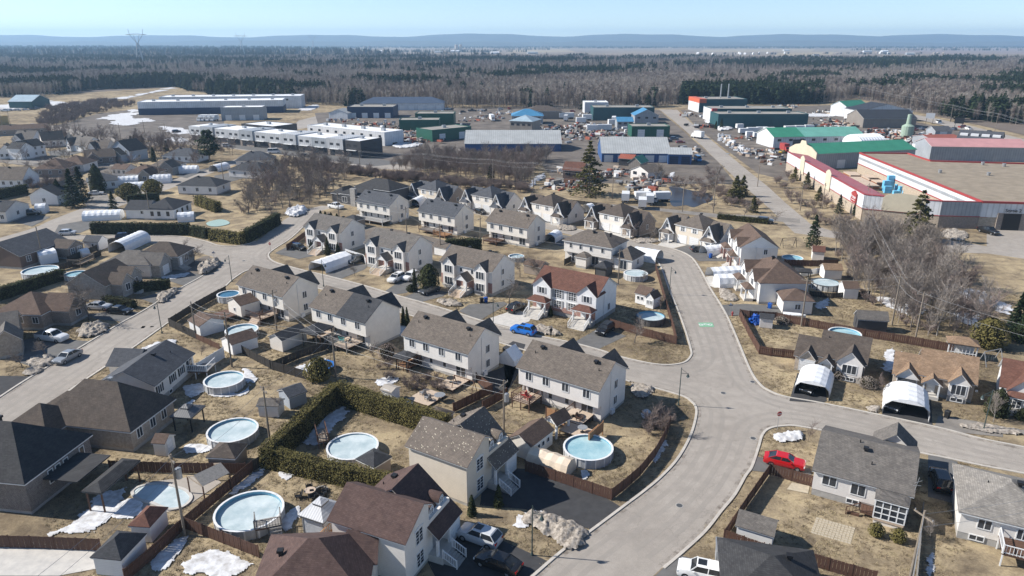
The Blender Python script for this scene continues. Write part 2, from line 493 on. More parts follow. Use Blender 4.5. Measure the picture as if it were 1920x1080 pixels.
def asphalt_material():
 m,n,l,b = _new('street_asphalt')
 b.inputs['Roughness'].default_value = .93
 b.inputs['Specular IOR Level'].default_value = .25
 tc = n.new('ShaderNodeTexCoord')
 p = tc.outputs['Object']
 big = _noise(n,l,p,.06,5,.6)
 mid = _noise(n,l,p,.5,5,.7)
 grit = _noise(n,l,p,9,3,.8)
 a = _ramp(n,l,big,[(.3,(.305,.272,.236)),(.7,(.385,.347,.303))])
 d = _ramp(n,l,mid,[(.3,(.82,.82,.82)),(.7,(1.08,1.08,1.08))])
 c = _mix(n,l,1.0,a,d,'MULTIPLY')
 e = _ramp(n,l,grit,[(.3,(.85,.85,.85)),(.7,(1.1,1.1,1.1))])
 c = _mix(n,l,1.0,c,e,'MULTIPLY')
 vo = n.new('ShaderNodeTexVoronoi'); vo.feature = 'DISTANCE_TO_EDGE'; vo.inputs['Scale'].default_value = .11
 mp = n.new('ShaderNodeMapping'); l.new(p,mp.inputs[0])
 nz = n.new('ShaderNodeTexNoise'); nz.inputs['Scale'].default_value = .5; nz.inputs['Detail'].default_value = 6; l.new(p,nz.inputs['Vector'])
 av = n.new('ShaderNodeVectorMath'); av.operation = 'MULTIPLY_ADD'; l.new(nz.outputs['Color'],av.inputs[0]); av.inputs[1].default_value = (4,4,0); l.new(mp.outputs[0],av.inputs[2])
 l.new(av.outputs[0],vo.inputs['Vector'])
 k = _ramp(n,l,vo.outputs['Distance'],[(.0,(.5,.5,.5)),(.008,(1,1,1))])
 c = _mix(n,l,.35,c,_mix(n,l,1.0,c,k,'MULTIPLY'))
 l.new(c,b.inputs['Base Color'])
 _bump(n,l,b,grit,.15,.02)
 return m
GROUND = ground_material()
ASPHALT = asphalt_material()
g = MB()
S = 11500
g.face((-S,-300,0),(S,-300,0),(S,S,0),(-S,S,0))
tag(g.build('ground',GROUND),'dry yellow-brown grass and bare earth reaching to the horizon','ground',kind='structure')
_k = [0]; _z = [.0]; SHEETS = []
def sheet(name,pts,mat,label,cat,smooth=0,z=None):
 if z is None:
  _z[0] += 1; z = .002 * _z[0] if _z[0] <= 20 else .042 + .002 * (_z[0] % 6)
 if smooth: pts = smooth_line(pts,smooth,True)
 o = MB().face(*[(x,y,z) for x,y in pts]).build(name,mat); SHEETS.append(np.array(pts))
 return tag(o,label,cat,kind='structure')
def mottle(name,c,lo,hi,sc):
 m = ASPHALT.copy(); m.name = name; nt = m.node_tree; b = nt.nodes['Principled BSDF']; src = b.inputs['Base Color'].links[0].from_socket
 tc = nt.nodes.new('ShaderNodeTexCoord'); f = _ramp(nt.nodes,nt.links,_noise(nt.nodes,nt.links,tc.outputs['Object'],sc,6,.7),[(lo,(0,0,0)),(hi,(1,1,1))]); nt.links.new(_mix(nt.nodes,nt.links,f,src,c),b.inputs['Base Color']); return m
DUST = mottle('kerb_grit',(.13,.108,.088),.46,.7,.9); TRACK = mottle('wheel_track',(.27,.245,.215),.25,.75,.35)
def kerb(pts,side=1,w=.32,h=.11,n=5,strips=True):
 """a raised concrete kerb along a polyline"""
 p = smooth_line(pts,n); a = offset_line(p,0); b = offset_line(p,w * side)
 rings = []
 for (x,y),(u,v) in zip(a,b):
  rings.append([(x,y,-.05),(u,v,-.05),(u,v,h),(x,y,h)])
 o = MB().loft(rings).build('kerb',KERB)
 if strips:
  _k[0] += 1; dz = .0006 * _k[0]
  for d0,d1,mt,z,nm,lb in ((.02,.5,DUST,.0095,'gutter','gritty dark debris along the foot of the kerb'),(1.5,2.1,TRACK,.004,'tyre_track','faint darker wheel track along the street'),(3.0,3.6,TRACK,.0043,'tyre_track','faint darker wheel track along the street')):
   a,b = offset_line(p,-d0 * side),offset_line(p,-d1 * side); m = MB(); m.v = [(x,y,z + dz) for x,y in a] + [(x,y,z + dz) for x,y in b]; k = len(a); m.f = [(i,i + 1,k + i + 1,k + i) for i in range(k - 1)]
   tag(m.build(nm,mt),lb,'road',kind='structure')
 return tag(o,'pale concrete kerb edging the street','kerb',kind='structure')
# -------- streets
main_w = [(0,52.65),(2.23,55.27),(5.32,58.89),(8.29,61.76),(12.2,65.79),(15.04,68.72),(17.53,71.54),(20.21,75.24),(22.86,80.18),(24.78,84.95),(25.65,88.2),(25.39,90.22),(24.47,91.83),(20.76,94.51),(17.69,96.43)]
loop_n = [(17.69,96.43),(13.12,99.71),(4.33,106.26),(-1.8,110.82),(-12.43,118.98),(-19.91,124.56),(-31.73,133.38),(-39.48,138.88),(-50.66,146.64),(-58.13,151.6),(-59.73,146.27),(-59.64,140.58)]
left_se = [(-59.64,140.58),(-62.18,120.53),(-62.4,117.47),(-63.18,106.47),(-64.17,97.14),(-64.95,88.66),(-65.69,80.44),(-66.31,70.47)]
left_nw = [(-73.31,79.66),(-72.97,91.18),(-72.65,97.86),(-71.39,109.93),(-70.33,120.01),(-69.46,125.12),(-68.28,137.55),(-66.81,148.13),(-67.01,156.45),(-69.53,160.71),(-73.99,164.27),(-83.3,170.86),(-96.13,175.36),(-105.78,176.91),(-117.69,177.43)]
north_edge = [(-120.29,181.7),(-112.98,181.2),(-99.31,181.7),(-86.42,180.1),(-78.47,175.87),(-72.65,171.35),(-67.61,171.35),(-64.99,175.36),(-65.02,193.9),(-64.62,201.5),(-63.55,209.8),(-58.07,218.6)]
b_west = [(-52.41,215.6),(-57.48,209.8),(-57.49,195.1),(-57.22,182.3),(-57.42,175.87),(-58.32,167.98),(-57.99,162.92),(-54.57,157.28),(-46.51,151.2),(-40.48,147.38),(-31.73,141.27),(-22.89,134.32),(-17.41,130.32),(-10.47,124.84),(-5.62,120.79),(0,116.72),(4.59,113.59),(9.88,110.82),(14.05,107.96),(17.18,105.22),(19.66,103.59),(22.62,102.21),(25.09,102.01),(27.41,103),(29,105.43),(29.65,108.17),(30.73,117.47),(31.67,128.25),(32.42,139.22),(33.69,153.99),(33.3,161.58),(30.44,167.04),(25.25,171.84),(16.69,180.6),(5.87,191.4),(-9.37,204.9),(-22.93,215.6),(-37.99,228.2),(-48.1,236)]
d_front = [(-49.13,241.4),(-35.26,233.3),(-18.31,219.4),(-3.14,206.3),(8.96,195.1),(17.31,187.9),(25.11,181.2),(31.82,175.36),(36.46,171.35),(39.42,168.45),(41.61,163.82),(42.15,158.12),(41.35,146.27),(40.66,139.22),(40.08,129.13),(39.39,121.32),(37.92,109.93),(36.62,100.09),(36.54,95.55),(37.21,93.32),(38.97,91.35),(43.37,89.44),(50.05,85.97),(55.48,82.99),(57.76,81.5),(59.89,79.92),(63.97,77.89),(70.7,74.55)]
east_s = [(66.57,69.23),(60.25,72.41),(56.27,74.09),(52.79,75.83),(50.44,76.91),(43.91,80.7),(38.03,83.26),(35.61,83.4),(33.62,82.71),(32.17,81.1),(30.58,77.89),(28.48,73.75),(27.13,71.86),(24.82,68.22),(22.53,65.32),(19.93,61.93),(17.03,58.89),(14.52,56.44),(11.58,53.32)]
SM = 5
def rd(*ls):
 out = []
 for q in ls: out += smooth_line(q,SM)[:-1]
 return out
sheet('road',rd(main_w,loop_n,left_se,left_nw) + rd(north_edge,b_west,d_front,east_s),ASPHALT,'grey asphalt residential streets winding between the houses','road')
for q,s_ in ((main_w[:-1],1),(loop_n,1),(left_se,1),(left_nw[:9],1),(north_edge[:8],1),(b_west[1:33],1),(d_front[4:],1),(east_s[:-1],1)):
 kerb(q,s_)
far_w = [(-135.39,167.98),(-130.54,187.9),(-131.1,198.3),(-130.97,212.6),(-129.92,225.8),(-127.02,241.4),(-125.51,253),(-123.91,269),(-121.51,291),(-118.78,313.6),(-115.51,343.3)]
far_e = [(-108.45,332.8),(-112.57,309.1),(-115.2,285.8),(-117.17,260.2),(-118.23,243.3),(-119.73,226.6),(-121.69,211.9),(-122.34,200.2),(-121.13,189.1),(-120.76,177.95),(-122.72,153.99)]
sheet('road',rd(far_w,far_e),ASPHALT,'narrow side street running up past the hedged corner lot','road')
comm = [(110.34,550.1),(105.07,483.2),(98.81,414.4),(91.85,345.1),(87.27,304.7),(83.61,269),(80.45,236.9),(78.17,211.9),(76.16,195.1),(74.96,183.9),(82.78,179.01),(92.31,175.87),(101.68,171.35),(109.36,167.98),(119.76,160.27),(129.02,152.78),(136.4,162.47),(124.98,167.98),(117.68,170.86),(104.4,176.39),(94.85,181.2),(85.81,186.2),(83.14,193.9),(86.01,220.2),(89.6,248),(92.6,278.4),(96.4,315.1),(101.55,362.2),(108.36,422.3),(115.39,486.7),(122.97,545.7)]
sheet('road',comm,ASPHALT,'straight commercial road leading to the wood past the yards','road')
hw = [(286.5,643.7),(285.3,578.2),(278.7,524.5),(278.2,476.4),(274.8,438.9),(264.9,374.6),(252.7,303.3),(230.2,274.8),(244.9,345.1),(255.4,406.8),(260.4,444.8),(264.7,497.5),(271.9,550.1),(276.3,620.3)]
sheet('road',hw,ASPHALT,'highway running along the edge of the wood on the right','road',z=.3)
sheet('path',[(13.63,224.9),(39.76,216.3),(60.52,206.3),(71.95,204.2),(82.58,200.2),(80.64,195.1),(70.02,198.3),(59.23,201.5),(39.13,212.6),(13.45,221.7)],GRAVEL,'pale gravel lane behind the steep-gabled semi-detached houses','path')
sheet('road',[(-288.4,409.3),(-298.7,453.8),(-268.2,436.1),(-226.1,397),(-188,364.2),(-173.84,374.6),(-163.83,401.9),(-141.63,362.2),(-99.07,334.5),(-58.67,303.3),(-41.23,291),(-18.55,312.1),(-12.58,307.6),(-37.76,280.8),(-55.47,285.8),(-99.65,319.7),(-137.78,345.1),(-166.6,358.3),(-184.6,346.9),(-224.4,381.1),(-275.8,427.7),(-273.8,387.8)],ASPHALT,'service road curving past the white flat-roofed business units','road')
sheet('road',[(-137.22,469.7),(-132.45,504.9),(-126.93,545.7),(-118.21,545.7),(-118.71,490.3),(-115.68,438.9),(-127.69,414.4)],ASPHALT,'access road beside the long white warehouse','road')
sheet('road',[(-23.34,397),(-18.13,450.8),(-16.56,504.9),(-7.36,504.9),(-10.97,427.7),(-17.94,374.6)],GRAVEL,'pale gravel drive between the green sheds and the blue-roofed block','road')
# -------- yards, lots and driveways
sheet('gravel_yard',[(-140.19,520.5),(-83.23,573.3),(-24.57,563.8),(43.03,593.3),(109.48,545.7),(87.27,304.7),(79.87,253),(45.64,253),(15.39,256),(11.44,307.6),(-18.3,307.6),(-38.56,287.1),(-59.46,307.6),(-68.75,358.3),(-109.45,414.4)],GRAVEL_DK,'bare brown gravel ground of the industrial yards','yard')
sheet('gravel_yard',[(124.95,545.7),(271.1,593.3),(255.9,550.1),(253.9,411.8),(240.4,331.1),(224.1,307.6),(118.93,307.6),(100.38,258.1),(94.56,274.8),(108.36,422.3)],GRAVEL_DK,'bare gravel ground around the teal and green sheds','yard')
sheet('parking_lot',[(-274.8,438.9),(-291.2,512.6),(-283.8,550.1),(-224,512.6),(-195.8,497.5),(-166.17,419.6),(-170.17,378.9),(-194.4,366.2)],GRAVEL_DK,'wet gravel lot left of the white business units','parking lot')
sheet('parking_lot',[(89.83,167.98),(111.15,177.95),(117.68,170.86),(129.11,189.1),(136.58,193.9),(160.34,193.9),(136.4,162.47),(121.85,163.37)],ASPHALT,'paved lot in front of the hardware store','parking lot')
sheet('parking_lot',[(-147.87,354.4),(-143.14,366.2),(-62.88,313.6),(-44.54,299.1),(-56.41,291),(-94.02,316.6)],ASPH_OLD,'parking strip along the white flat-roofed units','parking lot')
def drive(pts,mat,label,name='driveway'): return sheet(name,pts,mat,label,'driveway' if name == 'driveway' else name.replace('_',' '))
drive([(-3.38,70.47),(0.32,73.41),(5.04,72.74),(11.01,66.94),(12.07,65.7),(8.31,62.02),(1.45,65.51),(-3.5,66.17)],ASPH_DARK,'wide dark asphalt driveway in front of the flecked taupe roof')
drive([(-6.33,61.5),(-4.48,62.8),(3.44,57.34),(2.03,55.42),(0,53.19),(-6.4,53.19),(-8.36,57.49)],ASPH_DARK,'dark driveway under the silver suv')
drive([(15.07,116.97),(17.73,115.74),(19.68,113.82),(14.26,108.17),(10.08,111.05),(10.84,111.5)],ASPH_OLD,'short driveway beside the white duplex with red-brown roof')
drive([(0.2,126.81),(3.97,124.01),(3.09,120.53),(0.19,117.47),(-5.34,121.05),(-1.49,124.56)],CONC_LT,'pale driveway left of the white duplex')
drive([(-10.03,125.68),(-8.24,129.43),(-1.56,130.92),(-0.83,129.72),(-5.82,121.05)],ASPH_OLD,'driveway right of the third grey duplex')
drive([(-21.24,134.01),(-17.58,139.22),(-12.96,136.57),(-13.81,134.01),(-17.48,130.92),(-22.52,134.01)],ASPH_OLD,'driveway left of the third grey duplex')
drive([(-25.82,137.22),(-23.34,144.81),(-19.05,142.32),(-19.32,139.9),(-21.51,135.92),(-23.35,135.28)],ASPH_OLD,'driveway holding two white cars')
drive([(-40.43,148.13),(-38.02,157.28),(-32.72,155.21),(-32.82,151.99),(-36.51,145.17)],ASPH_OLD,'driveway beside the white arched car shelter')
drive([(-56.91,164.72),(-55.53,170.86),(-49.22,167.04),(-45.95,163.37),(-49.78,159.84)],ASPH_OLD,'driveway in front of the leftmost grey duplex')
drive([(-1.59,108.83),(0.18,111.5),(2.23,110.15),(1.29,105.01),(-1.66,101.04),(-4.48,98.78),(-5.61,96.96),(-3.68,92.16),(-0.77,92.16),(0.98,99.15),(1.03,104.61)],ASPH_DARK,'side driveway between two rear-facing duplexes')
drive([(39.17,90.22),(43.67,99.15),(47.15,97.68),(44.45,90.22),(43.58,89.59)],ASPH_DARK,'dark driveway under the white shelter of the brown bungalow')
drive([(50.19,86.11),(55.99,95.55),(60.66,92.99),(55.49,83.26)],ASPH_DARK,'dark driveway under the white shelter of the tan bungalow')
drive([(55.7,83.13),(57.86,85.97),(62.04,84.53),(64.7,83.13),(62.95,80.44),(57.84,81.63)],GRAVEL,'grey gravel apron beside the tan bungalow')
drive([(29.89,75.95),(35.45,73.18),(34.84,71.32),(28.1,72.96),(28.92,74.55)],ASPH_OLD,'driveway under the red car')
drive([(51.17,76.43),(53.8,74.78),(51.39,71),(48.61,66.46),(46.37,67.72)],ASPH_OLD,'driveway between the two grey bungalows')
drive([(14.68,56.44),(16.36,58.26),(21.13,56.14),(19.19,53.19),(11.83,53.32)],ASPH_OLD,'driveway under the white suv')
drive([(-85.21,109.27),(-82,112.89),(-71.37,111.5),(-71.26,109.71),(-72.71,102.6),(-74.91,101.43),(-82.61,105.43)],ASPH_OLD,'driveway under the white pickup')
drive([(-79.33,124.01),(-73.54,126.24),(-69.76,125.12),(-70.27,120.27),(-76.16,121.85)],ASPH_OLD,'driveway holding a silver and a black sedan')
drive([(-77.74,98.23),(-72.76,98.05),(-73.08,91.35),(-73.25,85.24),(-82.6,98.23)],ASPH_DARK,'driveway at the left edge')
drive([(-76.75,150.81),(-74.6,153.99),(-66.81,148.13),(-68.18,140.58),(-75.47,145.54)],ASPH_OLD,'driveway of the grey hipped house by the corner')
drive([(-73.53,132.76),(-71.3,136.57),(-68.89,137.22),(-69.14,129.72)],ASPH_OLD,'driveway beside the clipped dark hedge')
drive([(-125.46,192.7),(-122.04,197),(-117.12,195.7),(-114.31,189.1),(-114.56,183.9),(-120.62,182.3)],ASPH_OLD,'driveway in front of the long white tarp')
drive([(41.35,146.27),(44.73,148.13),(53.45,148.13),(51.66,140.93),(41.76,139.22),(41.02,140.58)],CONC_LT,'paved drive under the two white shelters')
drive([(40.08,129.13),(45.41,129.72),(52.1,128.25),(50.57,124.01),(40.01,123.46)],ASPH_OLD,'driveway beside the brown hipped garage')
drive([(39.81,168.45),(45.55,173.33),(50.91,170.86),(55.69,167.04),(52.99,158.12),(43.13,158.12),(41.99,163.82)],ASPH_OLD,'driveway in front of the beige semi-detached house')
drive([(36.15,171.84),(39.9,178.48),(43.68,176.91),(45.55,173.33),(39.52,168.93)],CONC_LT,'pale paved drive of the beige semi-detached house')
drive([(23.76,183.9),(27.59,191.4),(31.73,187.9),(29.17,178.48),(25.18,181.7)],CONC_LT,'paved drive of the brown-roofed semi-detached house')
drive([(6.54,198.9),(9.4,205.6),(13.23,201.5),(11.28,193.9),(8.99,195.7)],ASPH_OLD,'driveway of the third steep-gabled house')
drive([(-8.89,212.6),(-7.47,218.6),(-1.63,214.1),(-2.37,206.9),(-4.76,208.3)],ASPH_OLD,'driveway of the second steep-gabled house')
drive([(9.93,184.5),(15.95,180.1),(18.33,175.87),(11.9,170.86),(9.5,175.87)],ASPH_OLD,'strip of asphalt beside the grey hip-roofed duplex')
sheet('patio',[(-51.63,59.69),(-48.72,60.17),(-41.07,59.05),(-39.83,56.29),(-43.07,55.27),(-48.64,55.27),(-49.68,53.87),(-54.86,59.69)],CONC_LT,'pale concrete patio behind the bottom left fence','patio')
sheet('patio',[(-42.05,70.47),(-39.01,71.21),(-35.33,72.08),(-33.46,70.47),(-35.52,65.98),(-37.78,64.58),(-41.45,65.04)],PAVE_PATIO,'paved surround of the kidney-shaped pool','patio')
sheet('pond',smooth_line([(54.68,247.1),(57.7,249),(59.23,244.2),(61.65,240.5),(64.72,236.9),(65.83,231.6),(62.96,223.3),(59.79,220.2),(55.51,214.9),(53.92,217.9),(49.62,216.3),(50.77,226.6),(53.63,236.9)],4,True),plain('pond_water',(.03,.032,.042),(.05,.043,.036),scale=.15,rough=.3,spec=.25),'dark blue standing water in the field behind the houses','pond')
for k,q in enumerate(([(-214.9,332.8),(-205.6,343.3),(-197.2,332.8),(-196.9,319.7),(-205.2,319.7)],[(-214.3,313.6),(-197.8,307.6),(-197,293.6),(-211.6,299.1)],[(-143.86,250),(-137.87,253),(-126,248),(-126.57,240.5),(-133.19,236.9)],[(-126.93,269),(-124.39,283.3),(-120.53,285.8),(-120.98,264.6)],[(-139.88,228.2),(-135.87,236.9),(-129.07,225.8),(-129.37,214.1)],[(-146.05,200.2),(-140.6,204.9),(-133.49,202.2),(-131.69,190.8)],[(-150.95,307.6),(-138.78,303.3),(-136.7,291),(-139.42,278.4),(-146.46,291)],[(-184.1,307.6),(-165.86,303.3),(-161.65,291),(-174.26,288.4)],[(-112.83,269),(-108.2,278.4),(-98.72,269),(-102.69,253)])):
 sheet('driveway',q,(ASPH_OLD,GRAVEL,ASPH_OLD)[k % 3],'paved forecourt and coloured-in ground shade among the far left houses','driveway')  # generic dark patches: asphalt plus ground shadow put into the colour
for k,q in enumerate(([(-224.1,307.6),(-195.3,291),(-168.55,278.4),(-148.09,269),(-155.31,285.8),(-185.3,307.6),(-215.5,322.9),(-246.3,339.7)],[(-178.75,253),(-155.65,246.1),(-154.06,258.1),(-173.27,269),(-191.4,269)],[(-73.72,151.99),(-72.62,162.47),(-69.35,158.98),(-66.17,153.99),(-66.23,148.13)],[(-50.49,182.3),(-38.04,190.8),(-17.74,176.91),(-7.77,167.04),(-16.42,162.47),(-34.11,169.41)])):
 sheet('dark_patch',q,GRAVEL_DK,'bare dark soil between the houses','terrain',smooth=3)  # dark gravel sheets that deepen the ground tone between houses
# ---------------------------------------------------------------- house kit
FACE = {'S': 0.0,'E': math.pi / 2,'N': math.pi,'W': -math.pi / 2}
_wc = {}
def winmesh(w,h,style,frame):
 k = (round(w,2),round(h,2),style,frame.name)
 if k in _wc: return _wc[k]
 f = MB(); p = MB(); b = .09; x0,x1,z0,z1 = -w / 2,w / 2,-h / 2,h / 2
 if style in ('garage','door'):
  f.box(x0 - .08,x0,-.05,.03,z0,z1 + .08).box(x1,x1 + .08,-.05,.03,z0,z1 + .08).box(x0,x1,-.05,.03,z1,z1 + .08)
  n = 4 if style == 'garage' else 3
  for i in range(n):
   p.box(x0 + .02,x1 - .02,-.03,.02,z0 + i * h / n + .02,z0 + (i + 1) * h / n - .02)
 else:
  f.box(x0 - b,x0,-.06,.03,z0 - b,z1 + b).box(x1,x1 + b,-.06,.03,z0 - b,z1 + b)
  f.box(x0,x1,-.06,.03,z1,z1 + b).box(x0,x1,-.07,.03,z0 - b,z0)
  nv = {'n2': 2,'n3': 3,'patio': 2,'grid': 2,'grid3': 3,'plain': 1,'n4': 4}.get(style,1)
  for i in range(1,nv): f.box(x0 + w * i / nv - .04,x0 + w * i / nv + .04,-.055,.02,z0,z1)
  if style in ('grid','grid3'):
   f.box(x0,x1,-.053,.01,-.035,.035)
   for q in (-.25,.25): f.box(x0,x1,-.045,.01,h * q - .015,h * q + .015)
  p.box(x0 + .001,x1 - .001,-.03,.015,z0 + .001,z1 - .001)
 pm = GLASS if style not in ('garage','door') else frame
 _wc[k] = (f.mesh('window_frame',frame),p.mesh('window_pane',pm))
 return _wc[k]
def chevron(mb,a0,a1,e0,e1,ze,zr,ov,ovr,top,th,axis,c=None):
 c = (a0 + a1) / 2 if c is None else c
 s0 = (zr - ze) / (c - a0); s1 = (zr - ze) / (a1 - c)
 l,r = (a0 - ov,ze - ov * s0),(a1 + ov,ze - ov * s1)
 mb.prism([(l[0],l[1] + top - th),(c,zr + top - th),(r[0],r[1] + top - th),(r[0],r[1] + top),(c,zr + top),(l[0],l[1] + top)],e0 - ovr,e1 + ovr,axis)
 return mb
class Hs:
 def __init__(s,label,A,B,ov=.35,name='house',cat='house',group=None):
  s.a = ang(A,B); c,n = math.cos(s.a),math.sin(s.a)
  s.L = dist(A,B) - 2 * ov
  s.o = (A[0] + ov * (c - n),A[1] + ov * (n + c))
  s.root = thing(name,label,cat,s.o,s.a,group)
 def w(s,x,y):
  c,n = math.cos(s.a),math.sin(s.a)
  return (s.o[0] + x * c - y * n,s.o[1] + x * n + y * c)
 def put(s,mb,name,mat,smooth=False): return mb.build(name,mat,s.root,smooth=smooth)
 def found(s,x0,x1,y0,y1,h=.5): s.put(MB().box(x0 + .04,x1 - .04,y0 + .04,y1 - .04,-.3,h),'foundation',CONC)
 def wall(s,x0,x1,y0,y1,z0,z1,mat,name='wall'): return s.put(MB().box(x0,x1,y0,y1,z0,z1),name,mat)
 def groof(s,x0,x1,y0,y1,ze,zr,kind,mat,ov=.35,ovr=.3,trim=TRIM,c=None,name='roof',cut=None):
  """gable roof; ridge along x ('gx') or y ('gy')"""
  a0,a1,e0,e1,ax = (y0,y1,x0,x1,'x') if kind == 'gx' else (x0,x1,y0,y1,'y')
  r = s.put(chevron(MB(),a0,a1,e0,e1,ze,zr,ov,ovr,.20,.08,ax,c),name,mat)
  chevron(MB(),a0,a1,e0,e1,ze,zr,ov - .03,ovr - .03,.119,.11,ax,c).build('fascia',trim,r)
  return r
 def hroof(s,x0,x1,y0,y1,ze,zr,mat,ov=.4,trim=TRIM,ins=None,name='roof',ridge=None):
  X0,X1,Y0,Y1 = x0 - ov,x1 + ov,y0 - ov,y1 + ov
  if ridge is None: ridge = 'x' if X1 - X0 >= Y1 - Y0 else 'y'
  if ridge == 'x':
   i = (Y1 - Y0) / 2 if ins is None else ins; i = min(i,(X1 - X0) / 2 - .01); c = (Y0 + Y1) / 2
   ra,rb = (X0 + i,c,zr),(X1 - i,c,zr)
  else:
   i = (X1 - X0) / 2 if ins is None else ins; i = min(i,(Y1 - Y0) / 2 - .01); c = (X0 + X1) / 2
   ra,rb = (c,Y0 + i,zr),(c,Y1 - i,zr)
  b = [(X0,Y0),(X1,Y0),(X1,Y1),(X0,Y1)]
  m = MB(); m.v = [(x,y,ze) for x,y in b] + [(x,y,ze + .07) for x,y in b] + [ra,rb]
  m.f = [(3,2,1,0)] + [(k,(k + 1) % 4,4 + (k + 1) % 4,4 + k) for k in range(4)]
  if ridge == 'x': m.f += [(4,5,9,8),(5,6,9),(6,7,8,9),(7,4,8)]
  else: m.f += [(4,5,8),(5,6,9,8),(6,7,9),(7,4,8,9)]
  r = s.put(m,name,mat)
  MB().box(X0 + .03,X1 - .03,Y0 + .03,Y1 - .03,ze - .16,ze - .002).build('fascia',trim,r)
  return r
 def block(s,x0,x1,y0,y1,ze,zr,kind,wall,roof,z0=.5,found=True,ov=.35,ovr=.3,trim=TRIM,c=None,name='wall'):
  if found and z0 > .1: s.found(x0,x1,y0,y1,z0)
  m = MB()
  if kind == 'gx':
   cc = (y0 + y1) / 2 if c is None else c
   m.prism([(y0,z0),(y1,z0),(y1,ze),(cc,zr),(y0,ze)],x0,x1,'x')
  elif kind == 'gy':
   cc = (x0 + x1) / 2 if c is None else c
   m.prism([(x0,z0),(x1,z0),(x1,ze),(cc,zr),(x0,ze)],y0,y1,'y')
  else: m.box(x0,x1,y0,y1,z0,ze - .01)
  s.put(m,name,wall)
  if kind == 'hip': return s.hroof(x0,x1,y0,y1,ze,zr,roof,ov,trim)
  return s.groof(x0,x1,y0,y1,ze,zr,kind,roof,ov,ovr,trim,c)
 def win(s,x,y,z,w,h,face='S',style='n2',frame=None):
  fm,pm = winmesh(w,h,style,frame or TRIM)
  nm = {'door': 'door','garage': 'garage_door','patio': 'patio_door'}.get(style,'window')
  f = part(nm,fm,s.root,(x,y,z),FACE[face])
  part({'door': 'leaf','garage': 'leaf'}.get(style,'pane'),pm,f)
  return f
 def shutters(s,x,y,z,w,h,face='S',mat=None):
  for q in (-1,1):
   d = q * (w / 2 + .09 + .18); a = FACE[face]
   m = MB().box(-.16,.16,-.05,.02,-h / 2 - .05,h / 2 + .05)
   m.build('shutter',mat or TRIM_GREY,s.root,(x + d * math.cos(a),y + d * math.sin(a),z),a)
 def vent(s,x,y,z,mat=None): s.put(MB().box(x - .16,x + .16,y - .16,y + .16,z - .4,z + .18).box(x - .27,x + .27,y - .27,y + .27,z + .2,z + .45),'roof_vent',mat or BLACKM)
 def pipe(s,x,y,z): s.put(MB().cyl(x,y,z - .4,z + .35,.06,8),'vent_pipe',BLACKM)
 def box(s,name,mat,*b): return s.put(MB().box(*b),name,mat)
 def steps(s,x0,x1,y0,ztop,n,run=.28,mat=None,dirn=-1):
  m = MB(); r = ztop / n
  for i in range(n):
   y = y0 + dirn * i * run
   m.box(x0,x1,min(y,y + dirn * (run + .02)),max(y,y + dirn * (run + .02)),-.1,ztop - (i + .0) * r - r * .5)
  return s.put(m,'steps',mat or CONC_LT)
 def rail(s,pts,z,mat,h=.95,gap=.28):
  m = railmesh(pts,z,h,gap)
  return s.put(m,'railing',mat)
def railmesh(pts,z,h=.95,gap=.28,m=None):
 m = m or MB()
 for i in range(len(pts) - 1):
  p,q = pts[i],pts[i + 1]
  za = p[2] if len(p) > 2 else z; zb = q[2] if len(q) > 2 else z
  m.bar((p[0],p[1],za + h),(q[0],q[1],zb + h),.09,.07)
  m.bar((p[0],p[1],za + .12),(q[0],q[1],zb + .12),.05,.05)
  n = max(1,int(dist(p,q) / gap))
  for k in range(n + 1):
   t = k / n; x,y = lerp(p,q,t); zz = za + (zb - za) * t
   w = .05 if k in (0,n) else .02
   m.box(x - w,x + w,y - w,y + w,zz,zz + h + (.08 if k in (0,n) else -.03))
 return m
def slopez(y,y0,y1,ze,zr):
 c = (y0 + y1) / 2
 return ze + (zr - ze) * (1 - abs(y - c) / ((y1 - y0) / 2)) + .2
